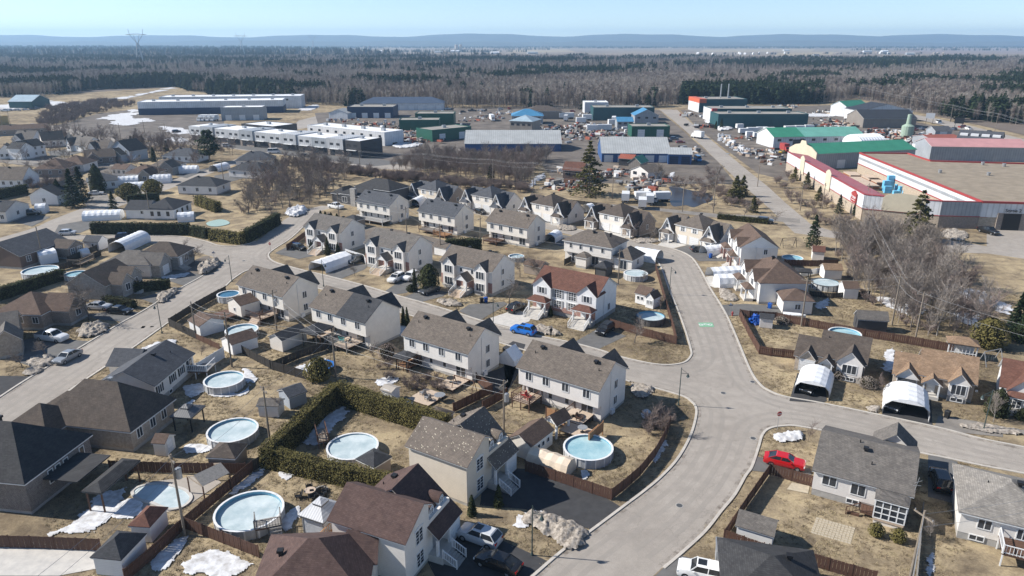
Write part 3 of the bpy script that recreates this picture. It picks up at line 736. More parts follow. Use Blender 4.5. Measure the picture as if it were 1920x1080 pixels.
# ---------------------------------------------------------------- duplexes seen from behind
def duplex_rear(label,A,B,roofs,wall,gables=True,low='patio',sidewin=True,vents=True):
 h = Hs(label,A,B,.35,'duplex_house','house'); L = h.L; D = 7.9; ze,zr = 5.2,7.65
 h.found(0,L,.9,D,.45)
 h.wall(0,L,.9,D,.45,2.55,wall)
 h.block(0,L,0,D,ze,zr,'gx',wall,roofs[0],z0=2.55,found=False) if len(roofs) == 1 else None
 if len(roofs) == 2:
  m = MB().prism([(0,2.55),(D,2.55),(D,ze),(D / 2,zr),(0,ze)],0,L,'x'); h.put(m,'wall',wall)
  for k in (0,1):
   x0,x1 = (0,L / 2 - .29) if k == 0 else (L / 2 + .29,L)
   h.groof(x0,x1,0,D,ze,zr,'gx',roofs[k],trim=TRIM if k == 0 else TRIM_GREY)
 for k,x in enumerate((L * .135,L * .355,L * .6,L * .855)): h.win(x,0,4.15,.95,1.15,'S','n2')
 for k,x in enumerate((L * .155,L * .835)): h.win(x,.9,1.5,1.75,2.0,'S','patio')
 for k,x in enumerate((L * .375,L * .585)): h.win(x,.9,1.75,.55,.95,'S','plain')
 if sidewin:
  h.win(L,D * .62,4.1,.85,1.15,'E','n2'); h.win(L,D * .62,1.7,.85,1.15,'E','n2')
  h.put(MB().tube((L + .06,D * .42,.4),(L + .06,D * .42,6.4),.05,.05,5),'downpipe',TRIM)
  h.put(MB().box(L + .01,L + .35,D * .5 - .4,D * .5 + .4,.1,.75),'heat_pump',TRIM)
 if gables:
  for gx in (L * .29,L - 2.35):
   h.put(MB().prism([(gx - 2,.45),(gx + 2,.45),(gx + 2,5.2),(gx,7.0),(gx - 2,5.2)],D - .01,D + .5,'y'),'front_bay',wall)
   h.groof(gx - 2,gx + 2,D / 2 + .6,D + .6,5.2,7.2,'gy',roofs[0 if gx < L / 2 else -1],ov=.25,name='gable_roof')
 if vents:
  for x in (L * .16,L * .83):
   h.vent(x,D / 2 - .9,slopez(D / 2 - .9,0,D,ze,zr)); h.pipe(x + .9 - 1.6 * (x < L / 2),2.2,slopez(2.2,0,D,ze,zr))
 return h
A1 = duplex_rear('beige duplex with taupe roof nearest the left street, rear decks facing the camera',(-51.7,126.43),(-40.72,119.07),[SH_TAUPE],SD_BEIGE)
A2 = duplex_rear('beige duplex whose roof is half taupe and half charcoal shingles',(-34.88,114.49),(-23.62,106.78),[SH_TAUPE,SH_CHAR],SD_BEIGE,sidewin=False)
A3 = duplex_rear('grey duplex with taupe roof, third in the row behind the cedar hedge',(-17.26,102.02),(-6.33,94.65),[SH_TAUPE],SD_GREIGE)
A4 = duplex_rear('grey duplex with brown-grey roof at the street corner, decks and round pool behind it',(0.45,90.53),(11.37,82.91),[SH_TAUPE],SD_GREY)
C1 = duplex_rear('beige duplex with dark grey roof, first in the row behind, nearest the bare wood',(-44.67,199.9),(-33.64,192.6),[SH_SLATE],SD_BEIGE,gables=False)
C2 = duplex_rear('beige duplex with dark slate roof in the middle of the back row',(-25.56,187.7),(-14.77,179.99),[SH_SLATE],SD_BEIGE,gables=False)
C3 = duplex_rear('beige duplex with brown roof in the back row behind the dark square hedge',(-6.86,175.94),(3.74,168.06),[SH_TAUPE],SD_BEIGE,gables=False)
h = Hs('pale duplex with hipped taupe roof and a lower hipped wing by the curved street',(11.44,157.74),(21.94,150.63),.35,'duplex_house'); L = h.L; C4 = h
h.found(0,L,.6,7.8); h.wall(0,L,.6,7.8,.45,2.6,SD_GREIGE); h.wall(0,L,0,7.8,2.6,5.19,SD_GREIGE)
h.hroof(0,L,0,7.8,5.2,7.5,SH_TAUPE)
for x in (L * .15,L * .36,L * .58,L * .82): h.win(x,0,4.2,.6,1.0,'S','plain')
h.win(L * .22,.6,1.4,1.6,1.9,'S','patio'); h.win(L * .65,.6,1.4,1.6,1.9,'S','patio')
h.block(L * .36,L * .58,-2.2,.6,2.6,3.6,'hip',SD_GREIGE,SH_TAUPE,ov=.3)
h.block(L - .02,L + 4.6,.9,7.2,2.9,5.0,'hip',SD_GREIGE,SH_TAUPE,ov=.3)
h.win(L + .9,.9,1.4,.9,1.9,'S','door'); h.win(L + 2.6,.9,1.5,1.6,1.9,'S','patio'); h.win(L + 4.6,4,1.8,.8,1.1,'E','n2')
h.vent(L * .5,3.0,slopez(3.0,0,7.8,5.2,7.5)); h.vent(L * .85,3.0,slopez(3.0,0,7.8,5.2,7.5))
# ---------------------------------------------------------------- duplexes seen from the street side
def duplex_front(label,A,B,roof,wall):
 h = Hs(label,A,B,.35,'duplex_house'); L = h.L; D = 7.9; ze,zr = 5.3,7.65
 h.block(0,L,0,D,ze,zr,'gx',wall,roof,z0=.7)
 h.box('brick_facing',BRICK_RED,-.03,L + .03,-.07,.02,.7,2.8)
 for x0,x1 in ((1.0,4.0),(L - 3.9,L - .9)):
  c = (x0 + x1) / 2
  h.block(x0,x1,-.75,.1,ze,6.75,'gy',wall,roof,z0=.7,ov=.3,name='front_bay') if False else None
  h.put(MB().prism([(x0,.7),(x1,.7),(x1,ze),(c,6.6),(x0,ze)],-.75,.2,'y'),'front_bay',wall)
  h.found(x0,x1,-.75,.2,.7)
  h.groof(x0,x1,-.75,2.2,ze,6.65,'gy',roof,ov=.3,ovr=.25,name='gable_roof')
  h.win(c,-.75,4.2,1.9,1.45,'S','n3'); h.win(c,-.75,1.75,1.9,1.45,'S','n3')
  h.put(MB().cyl(0,0,0,.05,.22,12),'gable_ornament',TRIM).matrix_basis = Matrix.Translation((c,-.76,5.8)) @ Matrix.Rotation(math.pi / 2,4,'X')
 for x in (L / 2 - 1.2,L / 2 + 1.6): h.win(x,0,4.3,.6,.8,'S','plain')
 c = L / 2 + .35
 h.groof(c - 1.5,c + 1.5,-2.3,0,2.95,4.15,'gy',roof,ov=.25,ovr=.2,name='porch_roof')
 h.put(MB().prism([(c - 1.5,2.9),(c + 1.5,2.9),(c,4.1)],-2.3,-2.15,'y'),'porch_gable',TRIM)
 for x in (c - 1.35,c + 1.35): h.put(MB().box(x - .12,x + .12,-2.3,-2.06,.9,2.95),'porch_post',TRIM)
 h.box('porch_floor',CONC_LT,c - 1.5,c + 1.5,-2.4,-.1,-.1,.95)
 h.win(c - .6,-.08,1.95,.85,1.95,'S','door'); h.win(c + .6,-.08,1.95,.85,1.95,'S','door',BRICK_RED)
 h.steps(c - 1.4,c + 1.4,-2.4,.95,6,.33,WOOD_PALE)
 h.rail([(c - 1.45,-2.4,.95),(c - 1.45,-4.3,0.05)],0,TRIM); h.rail([(c + 1.45,-2.4,.95),(c + 1.45,-4.3,.05)],0,TRIM)
 h.win(L,D * .45,4.3,.9,1.1,'E','n2'); h.win(L,D * .45,1.9,.9,1.1,'E','n2')
 h.put(MB().tube((L + .06,D * .4,.4),(L + .06,D * .4,5.9),.05,.05,5),'downpipe',TRIM)
 for x in (L * .3,L * .7): h.vent(x,D / 2 + .8,zr - .2)
 return h
B1 = duplex_front('grey duplex with two front gables nearest the left street junction',(-51.3,170.31),(-40.27,163.36),SH_GREY,SD_GREIGE)
B2 = duplex_front('grey duplex with two front gables, white car shelter on its left',(-33.55,155.09),(-22.21,147.56),SH_GREY,SD_GREIGE)
B3 = duplex_front('grey duplex with two front gables, tall round cedar on its left',(-15.11,141.04),(-3.86,133.3),SH_TAUPE,SD_GREIGE)
h = Hs('white duplex with red-brown roof, two hipped porches and grey shutters',(3.73,126.45),(15.17,118.79),.35,'duplex_house'); L = h.L; D = 7.9; B4 = h
h.block(0,L,0,D,5.3,7.65,'gx',SD_WHITE,SH_RED,z0=.8)
h.box('brick_facing',BRICK_RED,.1,L + .02,-.08,.02,.8,1.75)
for c in (1.9,L - 1.8):
 h.put(MB().prism([(c - 1.9,.8),(c + 1.9,.8),(c + 1.9,5.3),(c,6.9),(c - 1.9,5.3)],-.5,.2,'y'),'front_bay',SD_WHITE)
 h.groof(c - 1.9,c + 1.9,-.5,2.6,5.3,6.95,'gy',SH_RED,ov=.25,ovr=.25,name='gable_roof')
 h.win(c,-.5,4.5,1.1,1.1,'S','n2'); h.shutters(c,-.5,4.5,1.1,1.1)
 h.hroof(c - 1.9,c + 1.9,-2.3,-.5,2.85,3.75,SH_RED,ov=.2,name='porch_roof',ridge='x',ins=1.1)
 for x in (c - 1.7,c + 1.7): h.box('porch_post',TRIM,x - .13,x + .13,-2.3,-2.04,.95,2.75)
 h.box('porch_floor',CONC_LT,c - 1.9,c + 1.9,-2.4,-.5,-.1,.95)
 h.box('brick_facing',BRICK_RED,c - 1.85,c + 1.85,-.56,-.49,.95,2.7)
 h.win(c - .5,-.57,1.95,.9,1.95,'S','door')
 h.steps(c - 1.5,c + 1.5,-2.4,.95,6,.32)
 h.rail([(c - 1.6,-2.4,.95),(c - 1.6,-4.2,.05)],0,TRIM); h.rail([(c + 1.6,-2.4,.95),(c + 1.6,-4.2,.05)],0,TRIM)
for x in (L * .39,L * .62):
 h.win(x,0,4.25,1.5,1.5,'S','grid3'); h.shutters(x,0,4.25,1.5,1.5)
 h.win(x,-.03,2.2,1.5,1.4,'S','grid3'); h.shutters(x,-.03,2.2,1.5,1.4)
h.win(L,D * .62,1.9,.8,1.2,'E','n2')
h.put(MB().tube((L + .06,D * .35,.4),(L + .06,D * .35,5.9),.05,.05,5),'downpipe',TRIM)
# ---------------------------------------------------------------- steep-gabled semi-detached row
def tudor(label,A,B,roof,wall,side,garage=None,shut=None):
 h = Hs(label,A,B,.0,'semi_detached_house'); W = 7.8; ze = 4.75
 h.block(0,W,0,8.6,ze,7.2,'hip',wall,roof,z0=.3,ov=.3)
 for x in (2.2,5.6):
  h.win(x,0,3.9,1.05,1.05,'S','grid'); h.shutters(x,0,3.9,1.05,1.05,'S',shut or TRIM)
  h.win(x,0,1.25,2.5,2.0,'S','garage',garage or TRIM)
 for q in (0,1):
  x0,x1 = (-4.2,.02) if q == 0 else (W - .02,W + 4.2); c = (x0 + x1) / 2
  h.block(x0,x1,1.4,8.8,2.9,5.9,'gx',side,roof,z0=.3,ov=.3,ovr=.25)
  h.put(MB().prism([(c - 1.75,.3),(c + 1.75,.3),(c + 1.75,2.7),(c,5.9),(c - 1.75,2.7)],-.4,2.2,'y'),'front_gable',side)
  r = h.groof(c - 1.75,c + 1.75,-.4,3.6,2.7,6.0,'gy',roof,ov=.35,ovr=.3,name='gable_roof')
  m = MB()
  for d in (-1,1):
   m.bar((c,-.74,6.1),(c + d * 1.5,-.74,3.2),.14,.26,(0,1,0)); m.bar((c + d * 1.5,-.74,3.2),(c + d * 2.35,-.74,2.45),.14,.24,(0,1,0))
  h.put(m,'barge_board',TRIM)
  h.hroof(c - 1.5,c + 1.5,-1.7,-.4,2.45,3.3,roof,ov=.2,name='porch_roof',ridge='x',ins=1.0)
  for x in (c - 1.35,c + 1.35): h.box('porch_post',TRIM,x - .14,x + .14,-1.7,-1.44,.2,2.4)
  h.box('porch_floor',CONC_LT,c - 1.6,c + 1.6,-1.8,-.4,-.1,.3)
  h.win(c,-.4,1.35,.95,2.0,'S','door'); h.win(c,-.4,4.1,.7,.9,'S','plain')
 h.win(W + 4.2,5,2.0,.8,1.1,'E','n2')
 h.vent(W * .5,5.2,6.9)
 return h
D1 = tudor('steep-gabled semi-detached house with grey-blue roof and tan front at the far left of its row',(-29.28,221),(-22.27,215.5),SH_SLATE,SD_SAND,SD_TAUPE)
D2 = tudor('steep-gabled semi-detached house with dark grey roof and cream front',(-11.96,211.1),(-5.21,205.7),SH_SLATE,SD_BEIGE,SD_GREY)
D3 = tudor('steep-gabled semi-detached house with brown roof, blue bin under its eaves',(5.6,199.8),(12.23,193.9),SH_DKBROWN,SD_BEIGE,SD_GREIGE)
D4 = tudor('steep-gabled semi-detached house with brown roof and brown porches',(23.4,187.4),(29.38,181.6),SH_DKBROWN,SD_BEIGE,BRICK_BROWN)
D5 = tudor('steep-gabled semi-detached house with taupe roof, beige front and two white garage doors',(41.04,174.64),(46.43,168.98),SH_TAUPE,SD_SAND,SD_GREIGE)
# ---------------------------------------------------------------- right of the curved street
h = Hs('white duplex with brown roof turned side-on, brick porches on the curved street',(51.2,163.99),(50.2,151.49),.35,'duplex_house'); L = h.L; D = 7.9
h.block(0,L,0,D,5.2,7.6,'gx',SD_WHITE,SH_BROWN,z0=.6)
h.wall(L - .01,L + .03,.02,D - .02,.6,5.1,SD_GREIGE,'side_cladding')
for c in (2.4,L - 2.4):
 h.put(MB().prism([(c - 1.6,.6),(c + 1.6,.6),(c + 1.6,5.2),(c,6.7),(c - 1.6,5.2)],-.5,.2,'y'),'front_bay',SD_WHITE)
 h.groof(c - 1.6,c + 1.6,-.5,2.6,5.2,6.7,'gy',SH_BROWN,ov=.25,name='gable_roof')
 h.win(c,-.5,4.2,1.3,1.2,'S','n2')
 h.hroof(c - 1.7,c + 1.7,-2,-.5,2.8,3.6,SH_BROWN,ov=.2,name='porch_roof',ridge='x',ins=1)
 for x in (c - 1.5,c + 1.5): h.box('porch_post',BRICK_RED,x - .2,x + .2,-2,-1.6,.3,2.7)
 h.win(c,-.5,1.6,.95,2.0,'S','door'); h.box('porch_floor',CONC_LT,c - 1.7,c + 1.7,-2.1,-.5,-.1,.55); h.steps(c - 1,c + 1,-2.1,.55,4)
h.box('brick_facing',BRICK_RED,.1,L - .1,-.07,.02,.6,2.6)
h.win(L + .03,5.3,4.2,.7,1.1,'E','n2')
h.put(MB().tube((L + .1,3.2,.4),(L + .1,3.2,5.2),.05,.05,5),'downpipe',TRIM)
h = Hs('pale two-storey house with large hipped brown roof and gabled white porches',(47.24,129.25),(56.99,128.93),.35,'house'); L = h.L
h.block(0,L,0,12.5,4.3,7.4,'hip',SD_GREIGE,SH_BROWN,z0=.5)
for y in (3.2,9.2):
 h.put(MB().prism([(y - 1.8,.5),(y + 1.8,.5),(y + 1.8,4.3),(y,6.1),(y - 1.8,4.3)],-.6,.2,'x'),'front_bay',SD_WHITE)
 h.groof(-.6,3.2,y - 1.8,y + 1.8,4.3,6.1,'gx',SH_BROWN,ov=.25,name='gable_roof')
 h.win(-.6,y,3.6,1.3,1.2,'W','n2')
 h.hroof(-2.2,-.6,y - 1.6,y + 1.6,2.5,3.3,SH_BROWN,ov=.2,name='porch_roof',ridge='y',ins=1)
 for q in (y - 1.4,y + 1.4): h.box('porch_post',TRIM,-2.2,-1.95,q - .13,q + .13,0,2.4)
 h.win(-.6,y,1.5,.95,2.0,'W','door')
 h.box('porch_floor',CONC_LT,-2.3,-.6,y - 1.6,y + 1.6,-.1,.5)
h.win(L * .75,0,2.0,.8,.9,'S','n2'); h.vent(L * .55,5.0,6.6); h.vent(L * .45,6.8,7.3)
h = Hs('small pale garage with pyramid brown roof beside the leaning boat',(49.99,124.13),(55.86,123.41),.35,'garage','garage'); L = h.L
h.block(0,L,0,5.0,2.7,4.3,'hip',SD_GREIGE,SH_BROWN,z0=.2)
h.win(L * .5,0,1.5,.9,.9,'S','n2'); h.win(0,2.5,1.2,2.4,2.0,'W','garage')
# ---------------------------------------------------------------- bungalows east of the junction
h = Hs('grey bungalow with dark brown roof and one big front gable',(46.23,99.03),(52.3,95.63),.3,'bungalow'); L = h.L
h.block(0,L,0,8.4,3.0,5.5,'gx',BRICK_BROWN,SH_DKBROWN,z0=.5,ov=.3)
h.block(2.6,6.1,-.8,2.2,3.0,4.7,'gy',SD_GREY,SH_DKBROWN,z0=.9,ov=.25)
h.win(4.35,-.8,2.0,1.9,1.3,'S','n3'); h.win(4.35,-.83,.45,1.5,.45,'S','n3')
h.block(-3.3,.02,-.3,6.5,2.5,4.5,'gx',BRICK_TAN,SH_DKBROWN,z0=.2,ov=.3)
h.block(-2.6,-.5,-.7,1.2,2.5,3.7,'gy',BRICK_TAN,SH_DKBROWN,z0=.2,ov=.25)
h.win(-1.55,-.7,1.2,2.1,1.9,'S','garage')
h.groof(.3,2.1,-1.5,0,2.4,3.3,'gy',SH_DKBROWN,ov=.25,name='porch_roof'); h.put(MB().prism([(.3,2.3),(2.1,2.3),(1.2,3.2)],-1.4,-1.25,'y'),'porch_gable',SD_GREY)
h.win(1.2,0,1.5,.9,1.9,'S','door'); h.box('porch_floor',CONC_LT,.3,2.1,-1.5,0,-.1,.5)
for x in (.45,1.95): h.box('porch_post',TRIM,x - .1,x + .1,-1.45,-1.25,.4,2.4)
h.pipe(.8,3,4.9)
h = Hs('grey bungalow with mottled tan roof and two small front gables',(58.13,92.61),(64.55,89.17),.3,'bungalow'); L = h.L
h.block(0,L,0,7.6,3.0,5.4,'gx',BRICK_TAN,SH_TAN,z0=.5,ov=.3)
h.block(3.6,6.0,-.8,1.6,3.0,4.3,'gy',SD_GREY,SH_TAN,z0=.9,ov=.25)
h.win(4.8,-.8,1.95,1.7,1.4,'S','n3'); h.win(4.8,-.83,.45,1.4,.5,'S','n2')
h.block(-3.3,.02,-.3,6.0,2.5,4.6,'gx',BRICK_TAN,SH_TAN,z0=.2,ov=.3)
h.block(-2.9,-.3,-.8,1.2,2.5,3.8,'gy',SD_GREY,SH_TAN,z0=.2,ov=.25)
h.win(-1.6,-.8,1.2,2.2,1.9,'S','garage',DKGREYM)
h.groof(.4,2.6,-1.5,0,2.4,3.3,'gy',SH_TAN,ov=.25,name='porch_roof'); h.put(MB().prism([(.4,2.3),(2.6,2.3),(1.5,3.2)],-1.4,-1.25,'y'),'porch_gable',SD_GREY)
h.win(1.5,0,1.5,.9,1.9,'S','door'); h.box('porch_floor',CONC_LT,.4,2.6,-1.5,0,-.1,.5)
for x in (.55,2.45): h.box('porch_post',TRIM,x - .1,x + .1,-1.45,-1.25,.4,2.4)
h.win(7,0,2.0,.1,.1,'S','plain')
h = Hs('grey cottage with plum roof and white porch arch at the right edge',(67.27,88.92),(71.83,86.09),.3,'bungalow'); L = h.L
h.block(0,L,0,7.4,3.0,5.6,'gx',SD_WHITE,SH_RED,z0=.5,ov=.3)
h.block(.9,4.8,-.7,2.2,3.0,5.1,'gy',SD_GREY,SH_RED,z0=.5,ov=.3)
h.hroof(.9,4.8,-2.2,-.7,2.6,3.2,SH_RED,ov=.2,name='porch_roof',ridge='x',ins=.6)
for x in (1.1,2.85,4.6): h.box('porch_post',TRIM,x - .15,x + .15,-2.2,-1.9,.3,2.5)
h.box('porch_floor',CONC_LT,.8,4.9,-2.4,-.7,-.1,.35); h.win(1.8,-.7,1.5,1.5,2.0,'S','grid3'); h.win(3.7,-.7,1.45,.9,2.0,'S','door')
# ---------------------------------------------------------------- near right
h = Hs('grey raised bungalow with screened sunroom and white-framed windows',(33.01,68.1),(41.91,63.02),.35,'bungalow'); L = h.L; N1 = h
h.block(0,L,0,10.6,3.2,5.3,'gx',SD_GREY,SH_GREY,z0=.8,ovr=.25)
h.block(5.4,9.4,9.4,12.2,3.2,4.9,'gy',SD_GREY,SH_GREY,z0=.8)
h.win(1.65,0,2.3,1.35,1.05,'S','n2'); h.win(4.55,0,2.15,1.35,1.25,'S','n2'); h.win(4.2,0,.55,1.1,.45,'S','n2')
x0,x1,y0 = 6.35,9.25,-2.15
h.box('sunroom_floor',WOOD_PALE,x0,x1,y0,-.02,.45,.7); h.box('sunroom_base',SD_GREY,x0 + .1,x1 - .1,y0 + .1,-.03,-.2,.44)
h.hroof(x0,x1,y0,0,3.02,3.25,SH_GREY,ov=.15,name='sunroom_roof',ridge='x',ins=.6)
m = MB(); g_ = MB()
for i in range(5):
 x = x0 + (x1 - x0) * i / 4; m.box(x - .06,x + .06,y0,y0 + .12,.7,2.9)
for z in (.7,1.35,2.05,2.86): m.box(x0,x1,y0 - .01,y0 + .11,z,z + .09)
for y in (y0 / 2,): m.box(x0 - .01,x0 + .11,y - .06,y + .06,.7,2.9).box(x1 - .11,x1 + .01,y - .06,y + .06,.7,2.9)
for z in (.7,1.35,2.05,2.86): m.box(x0 - .01,x0 + .1,y0,-.02,z,z + .085).box(x1 - .1,x1 + .01,y0,-.02,z,z + .085)
h.put(m,'sunroom_frame',TRIM)
for i in range(4):
 for z,zz in ((.8,1.34),(1.45,2.04),(2.15,2.85)):
  a = x0 + (x1 - x0) * i / 4
  h.put(MB().box(a + .07,a + .66,y0 + .045,y0 + .06,z,zz),'sunroom_pane',SCREEN if z > 1.9 else GLASS)
h.put(MB().box(x0 + .03,x0 + .05,y0 + .1,-.05,.8,2.85),'sunroom_pane',SCREEN); h.put(MB().box(x1 - .05,x1 - .03,y0 + .1,-.05,.8,2.85),'sunroom_pane',SCREEN)
h.box('landing',WOOD_BROWN,5.1,6.3,-1.5,-.05,.4,.62); h.steps(3.9,5.1,-1.45,.6,1,.3,WOOD_BROWN)
h.rail([(5.0,-1.5,.62),(6.3,-1.55,.62)],0,WOOD_BROWN); h.rail([(3.8,-1.9,0),(5.0,-1.5,.62)],0,WOOD_BROWN)
h.vent(4.6,3.9,slopez(3.9,0,10.6,3.2,5.3)); h.pipe(5.4,2.3,slopez(2.3,0,10.6,3.2,5.3)); h.pipe(3.9,4.8,slopez(4.8,0,10.6,3.2,5.3))
h.put(MB().tube((9.6,.5,2.6),(9.9,.5,5.2),.02,.02,4).bar((9.55,.5,4.4),(10.2,.5,4.9),.03,.03).bar((9.5,.5,4.1),(10.2,.5,4.3),.03,.03),'antenna',GREYM)
h = Hs('grey bungalow with pale speckled hip roof and white-railed deck at the right edge',(44.97,60.71),(53.27,56.47),.35,'bungalow'); L = h.L; N2 = h
h.block(0,L,0,9.2,3.2,5.4,'hip',SD_GREIGE,SH_PALE,z0=.8)
h.win(2.1,0,2.3,1.1,1.0,'S','n2'); h.win(1.7,0,.55,1.2,.5,'S','n2'); h.win(5.3,0,2.2,.9,1.1,'S','n2')
h.vent(5.0,4.2,5.2); h.pipe(2.4,4.6,4.4)
h = Hs('black-shingled hip roof of the house at the bottom edge',(17.85,48.96),(26.51,47.05),.4,'bungalow')
h.block(0,h.L,0,7.8,2.8,4.9,'hip',SD_GREY,SH_BLACK,z0=.5); h.vent(5.6,4.6,4.3)
# ---------------------------------------------------------------- near centre: two houses with dormers over the garage
def dormer_house(label,A,B,roof,wall):
 h = Hs(label,A,B,.35,'house'); L = h.L; W = 4.4; Y1 = 8.9; c = 4.3; zr = 7.1
 h.found(0,L,0,W,.4); h.put(MB().prism([(0,.4),(W,.4),(W,6.3),(3.1,zr),(0,5.2)],0,L,'x'),'wall',wall)
 for mt,top,th,i,nm in ((roof,.2,.08,0,'roof'),(TRIM,.119,.11,.03,'fascia')):
  y0,z0 = -.35 + i,5.2 - (.35 - i) * .61; y1,z1 = W + .3 - i,zr - (W + .3 - i - 3.1) * .61
  h.put(MB().prism([(y0,z0 + top - th),(3.1,zr + top - th),(y1,z1 + top - th),(y1,z1 + top),(3.1,zr + top),(y0,z0 + top)],-.3 + i,L + .35 - i,'x'),nm,mt)
 h.wall(.8,L - .02,W,Y1 - .4,.4,4.4,wall); h.wall(L - .04,L + .9,W + 2.3,Y1 - .02,.1,2.7,wall,'garage_wall')
 h.put(MB().prism([(.8,4.4),(L + .8,2.85),(c,6.9)],W + .02,Y1 - .3,'y'),'gable_wall',wall)
 for mt,top,th,i,nm in ((roof,.2,.08,0,'street_roof'),(TRIM,.119,.11,.03,'fascia')):
  poly = [(.4 + i,4.6 + top - th),(c,zr - .1 + top - th),(L + 1.25 - i,2.65 + top - th),(L + 1.25 - i,2.65 + top),(c,zr - .1 + top),(.4 + i,4.6 + top)]
  h.put(MB().prism(poly,W - .4 + i,Y1 - i,'y'),nm,mt)
 for y in (W + 1.05,W + 3.0):
  x = L - 1.1
  prof = [(y - .5,3.7),(y + .5,3.7),(y + .5,4.9)] + [(y + .5 * math.cos(t),4.9 + .5 * math.sin(t)) for t in [math.pi * k / 8 for k in range(1,8)]] + [(y - .5,4.9)]
  d = h.put(MB().prism(prof,x - 1.6,x + .75,'x'),'dormer',TRIM)
  arc = [(y + .68 * math.cos(t),4.82 + .7 * math.sin(t)) for t in [math.pi * k / 10 for k in range(11)]]
  inn = [(y + .58 * math.cos(t),4.82 + .58 * math.sin(t)) for t in [math.pi * k / 10 for k in range(10,-1,-1)]]
  MB().prism(arc + inn,x - 2.0,x + .85,'x').build('dormer_roof',roof,d)
  h.win(x + .75,y,4.6,.5,.8,'E','grid')
 for z in (4.05,1.5): h.win(L,2.5,z,1.15,1.45,'E','grid')
 h.put(MB().prism([(1.65,4.9),(3.35,4.9),(2.5,5.15)],L,L + .08,'x'),'window_head',TRIM)
 h.box('porch_floor',CONC_LT,L,L + 1.6,W - .4,W + 2.3,-.1,.8)
 for y in (W - .2,W + 2.1): h.box('porch_post',TRIM,L + .85,L + 1.1,y - .13,y + .13,.8,2.6)
 h.win(L,W + 1.1,1.85,.95,2.0,'E','door',TRIM_GREY); h.win(L + .9,W + 3.4,1.2,1.9,2.0,'E','garage')
 m = MB()
 for i in range(5): m.box(L + 1.6 + i * .3,L + 1.92 + i * .3,W - .2,W + 1.4,-.1,.8 - (i + .5) * .16)
 h.put(m,'steps',CONC)
 h.rail([(L + 1.6,W - .35,.8),(L + 3.1,W - .35,.05)],0,TRIM,gap=.18); h.rail([(L + 1.6,W + 1.55,.8),(L + 3.1,W + 1.55,.05)],0,TRIM,gap=.18)
 h.vent(2.6,W + 2.6,6.1); h.pipe(1.8,W + 1.8,5.6)
 return h
FG1 = dormer_house('beige two-storey house with light-flecked taupe roof and two rounded dormers',(-12.11,70.01),(-4.76,65.51),SH_TAUPE_SPOT,SD_SAND)
FG2 = dormer_house('cream two-storey house with mottled plum roof beside the silver suv',(-17.61,56.78),(-9.59,53.22),SH_PLUM,SD_GREIGE)
h = Hs('plum-shingled house at the bottom edge with cedar deck',(-22.43,47.59),(-12.13,48.31),.4,'bungalow')
h.block(0,h.L,0,8.6,3.4,6.4,'hip',SD_GREIGE,SH_PLUM,z0=.5); h.vent(1.8,4.2,5.0)
h.block(7.5,h.L + .4,4.5,9.2,3.4,5.0,'gx',SD_GREIGE,SH_PLUM,z0=.5)
# ---------------------------------------------------------------- near left
h = Hs('white bungalow with slate-grey roof, pool and white fence at its back',(-49.07,88.37),(-48.12,99.57),.35,'bungalow'); L = h.L
h.block(0,L,0,7.9,3.2,5.1,'gx',SD_GREIGE,SH_SLATE,z0=.8)
h.block(6.2,L + .4,6.5,10.6,3.0,4.5,'gy',SD_GREIGE,SH_SLATE,z0=.4)
for x in (1.2,4.6,7.0): h.win(x,0,2.1,.9,1.1,'S','n2'); h.shutters(x,0,2.1,.9,1.1,'S',BLACKM)
h.win(9.2,0,1.9,1.6,1.9,'S','patio'); h.win(3.6,0,.5,.7,.45,'S','plain'); h.vent(6.0,3.2,4.8); h.pipe(8.3,2.0,4.3)
h = Hs('brick bungalow with big stepped brown hip roof by the left street',(-46.37,76.4),(-44.68,85.33),.4,'bungalow'); L = h.L
h.block(0,L,0,13.0,3.0,7.3,'hip',BRICK_TAN,SH_DKBROWN,z0=.5)
h.block(-3.0,3.2,9.0,15.4,3.0,5.6,'hip',BRICK_TAN,SH_DKBROWN,z0=.5); h.block(3.0,L - 1.0,10.5,15.0,3.0,4.7,'hip',BRICK_TAN,SH_DKBROWN,z0=.5)
for x in (1.5,4.0,6.2): h.win(x,0,2.0,.9,1.2,'S','n2')
h.vent(4.4,5.3,7.2,GREYM); h.pipe(5.4,2.2,4.3)
h = Hs('dark brick house with large black hip roof at the left edge',(-51.13,64.12),(-49.58,74.46),.4,'bungalow'); L = h.L
h.block(0,L,0,16,4.0,8.2,'hip',BRICK_DARK,SH_BLACK,z0=.4)
for x in (3.4,4.5,5.7,8.2): h.win(x,0,2.6,.6,1.5,'S','plain')
h.vent(5.2,6.6,8.1)
h.put(MB().prism([(-3.9,2.5),(0,2.75),(0,2.9),(-3.9,2.65)],.6,7.6,'y') if False else MB().box(2.2,7.6,-4.2,-.1,2.9,3.04),'awning_roof',SH_BLACK)
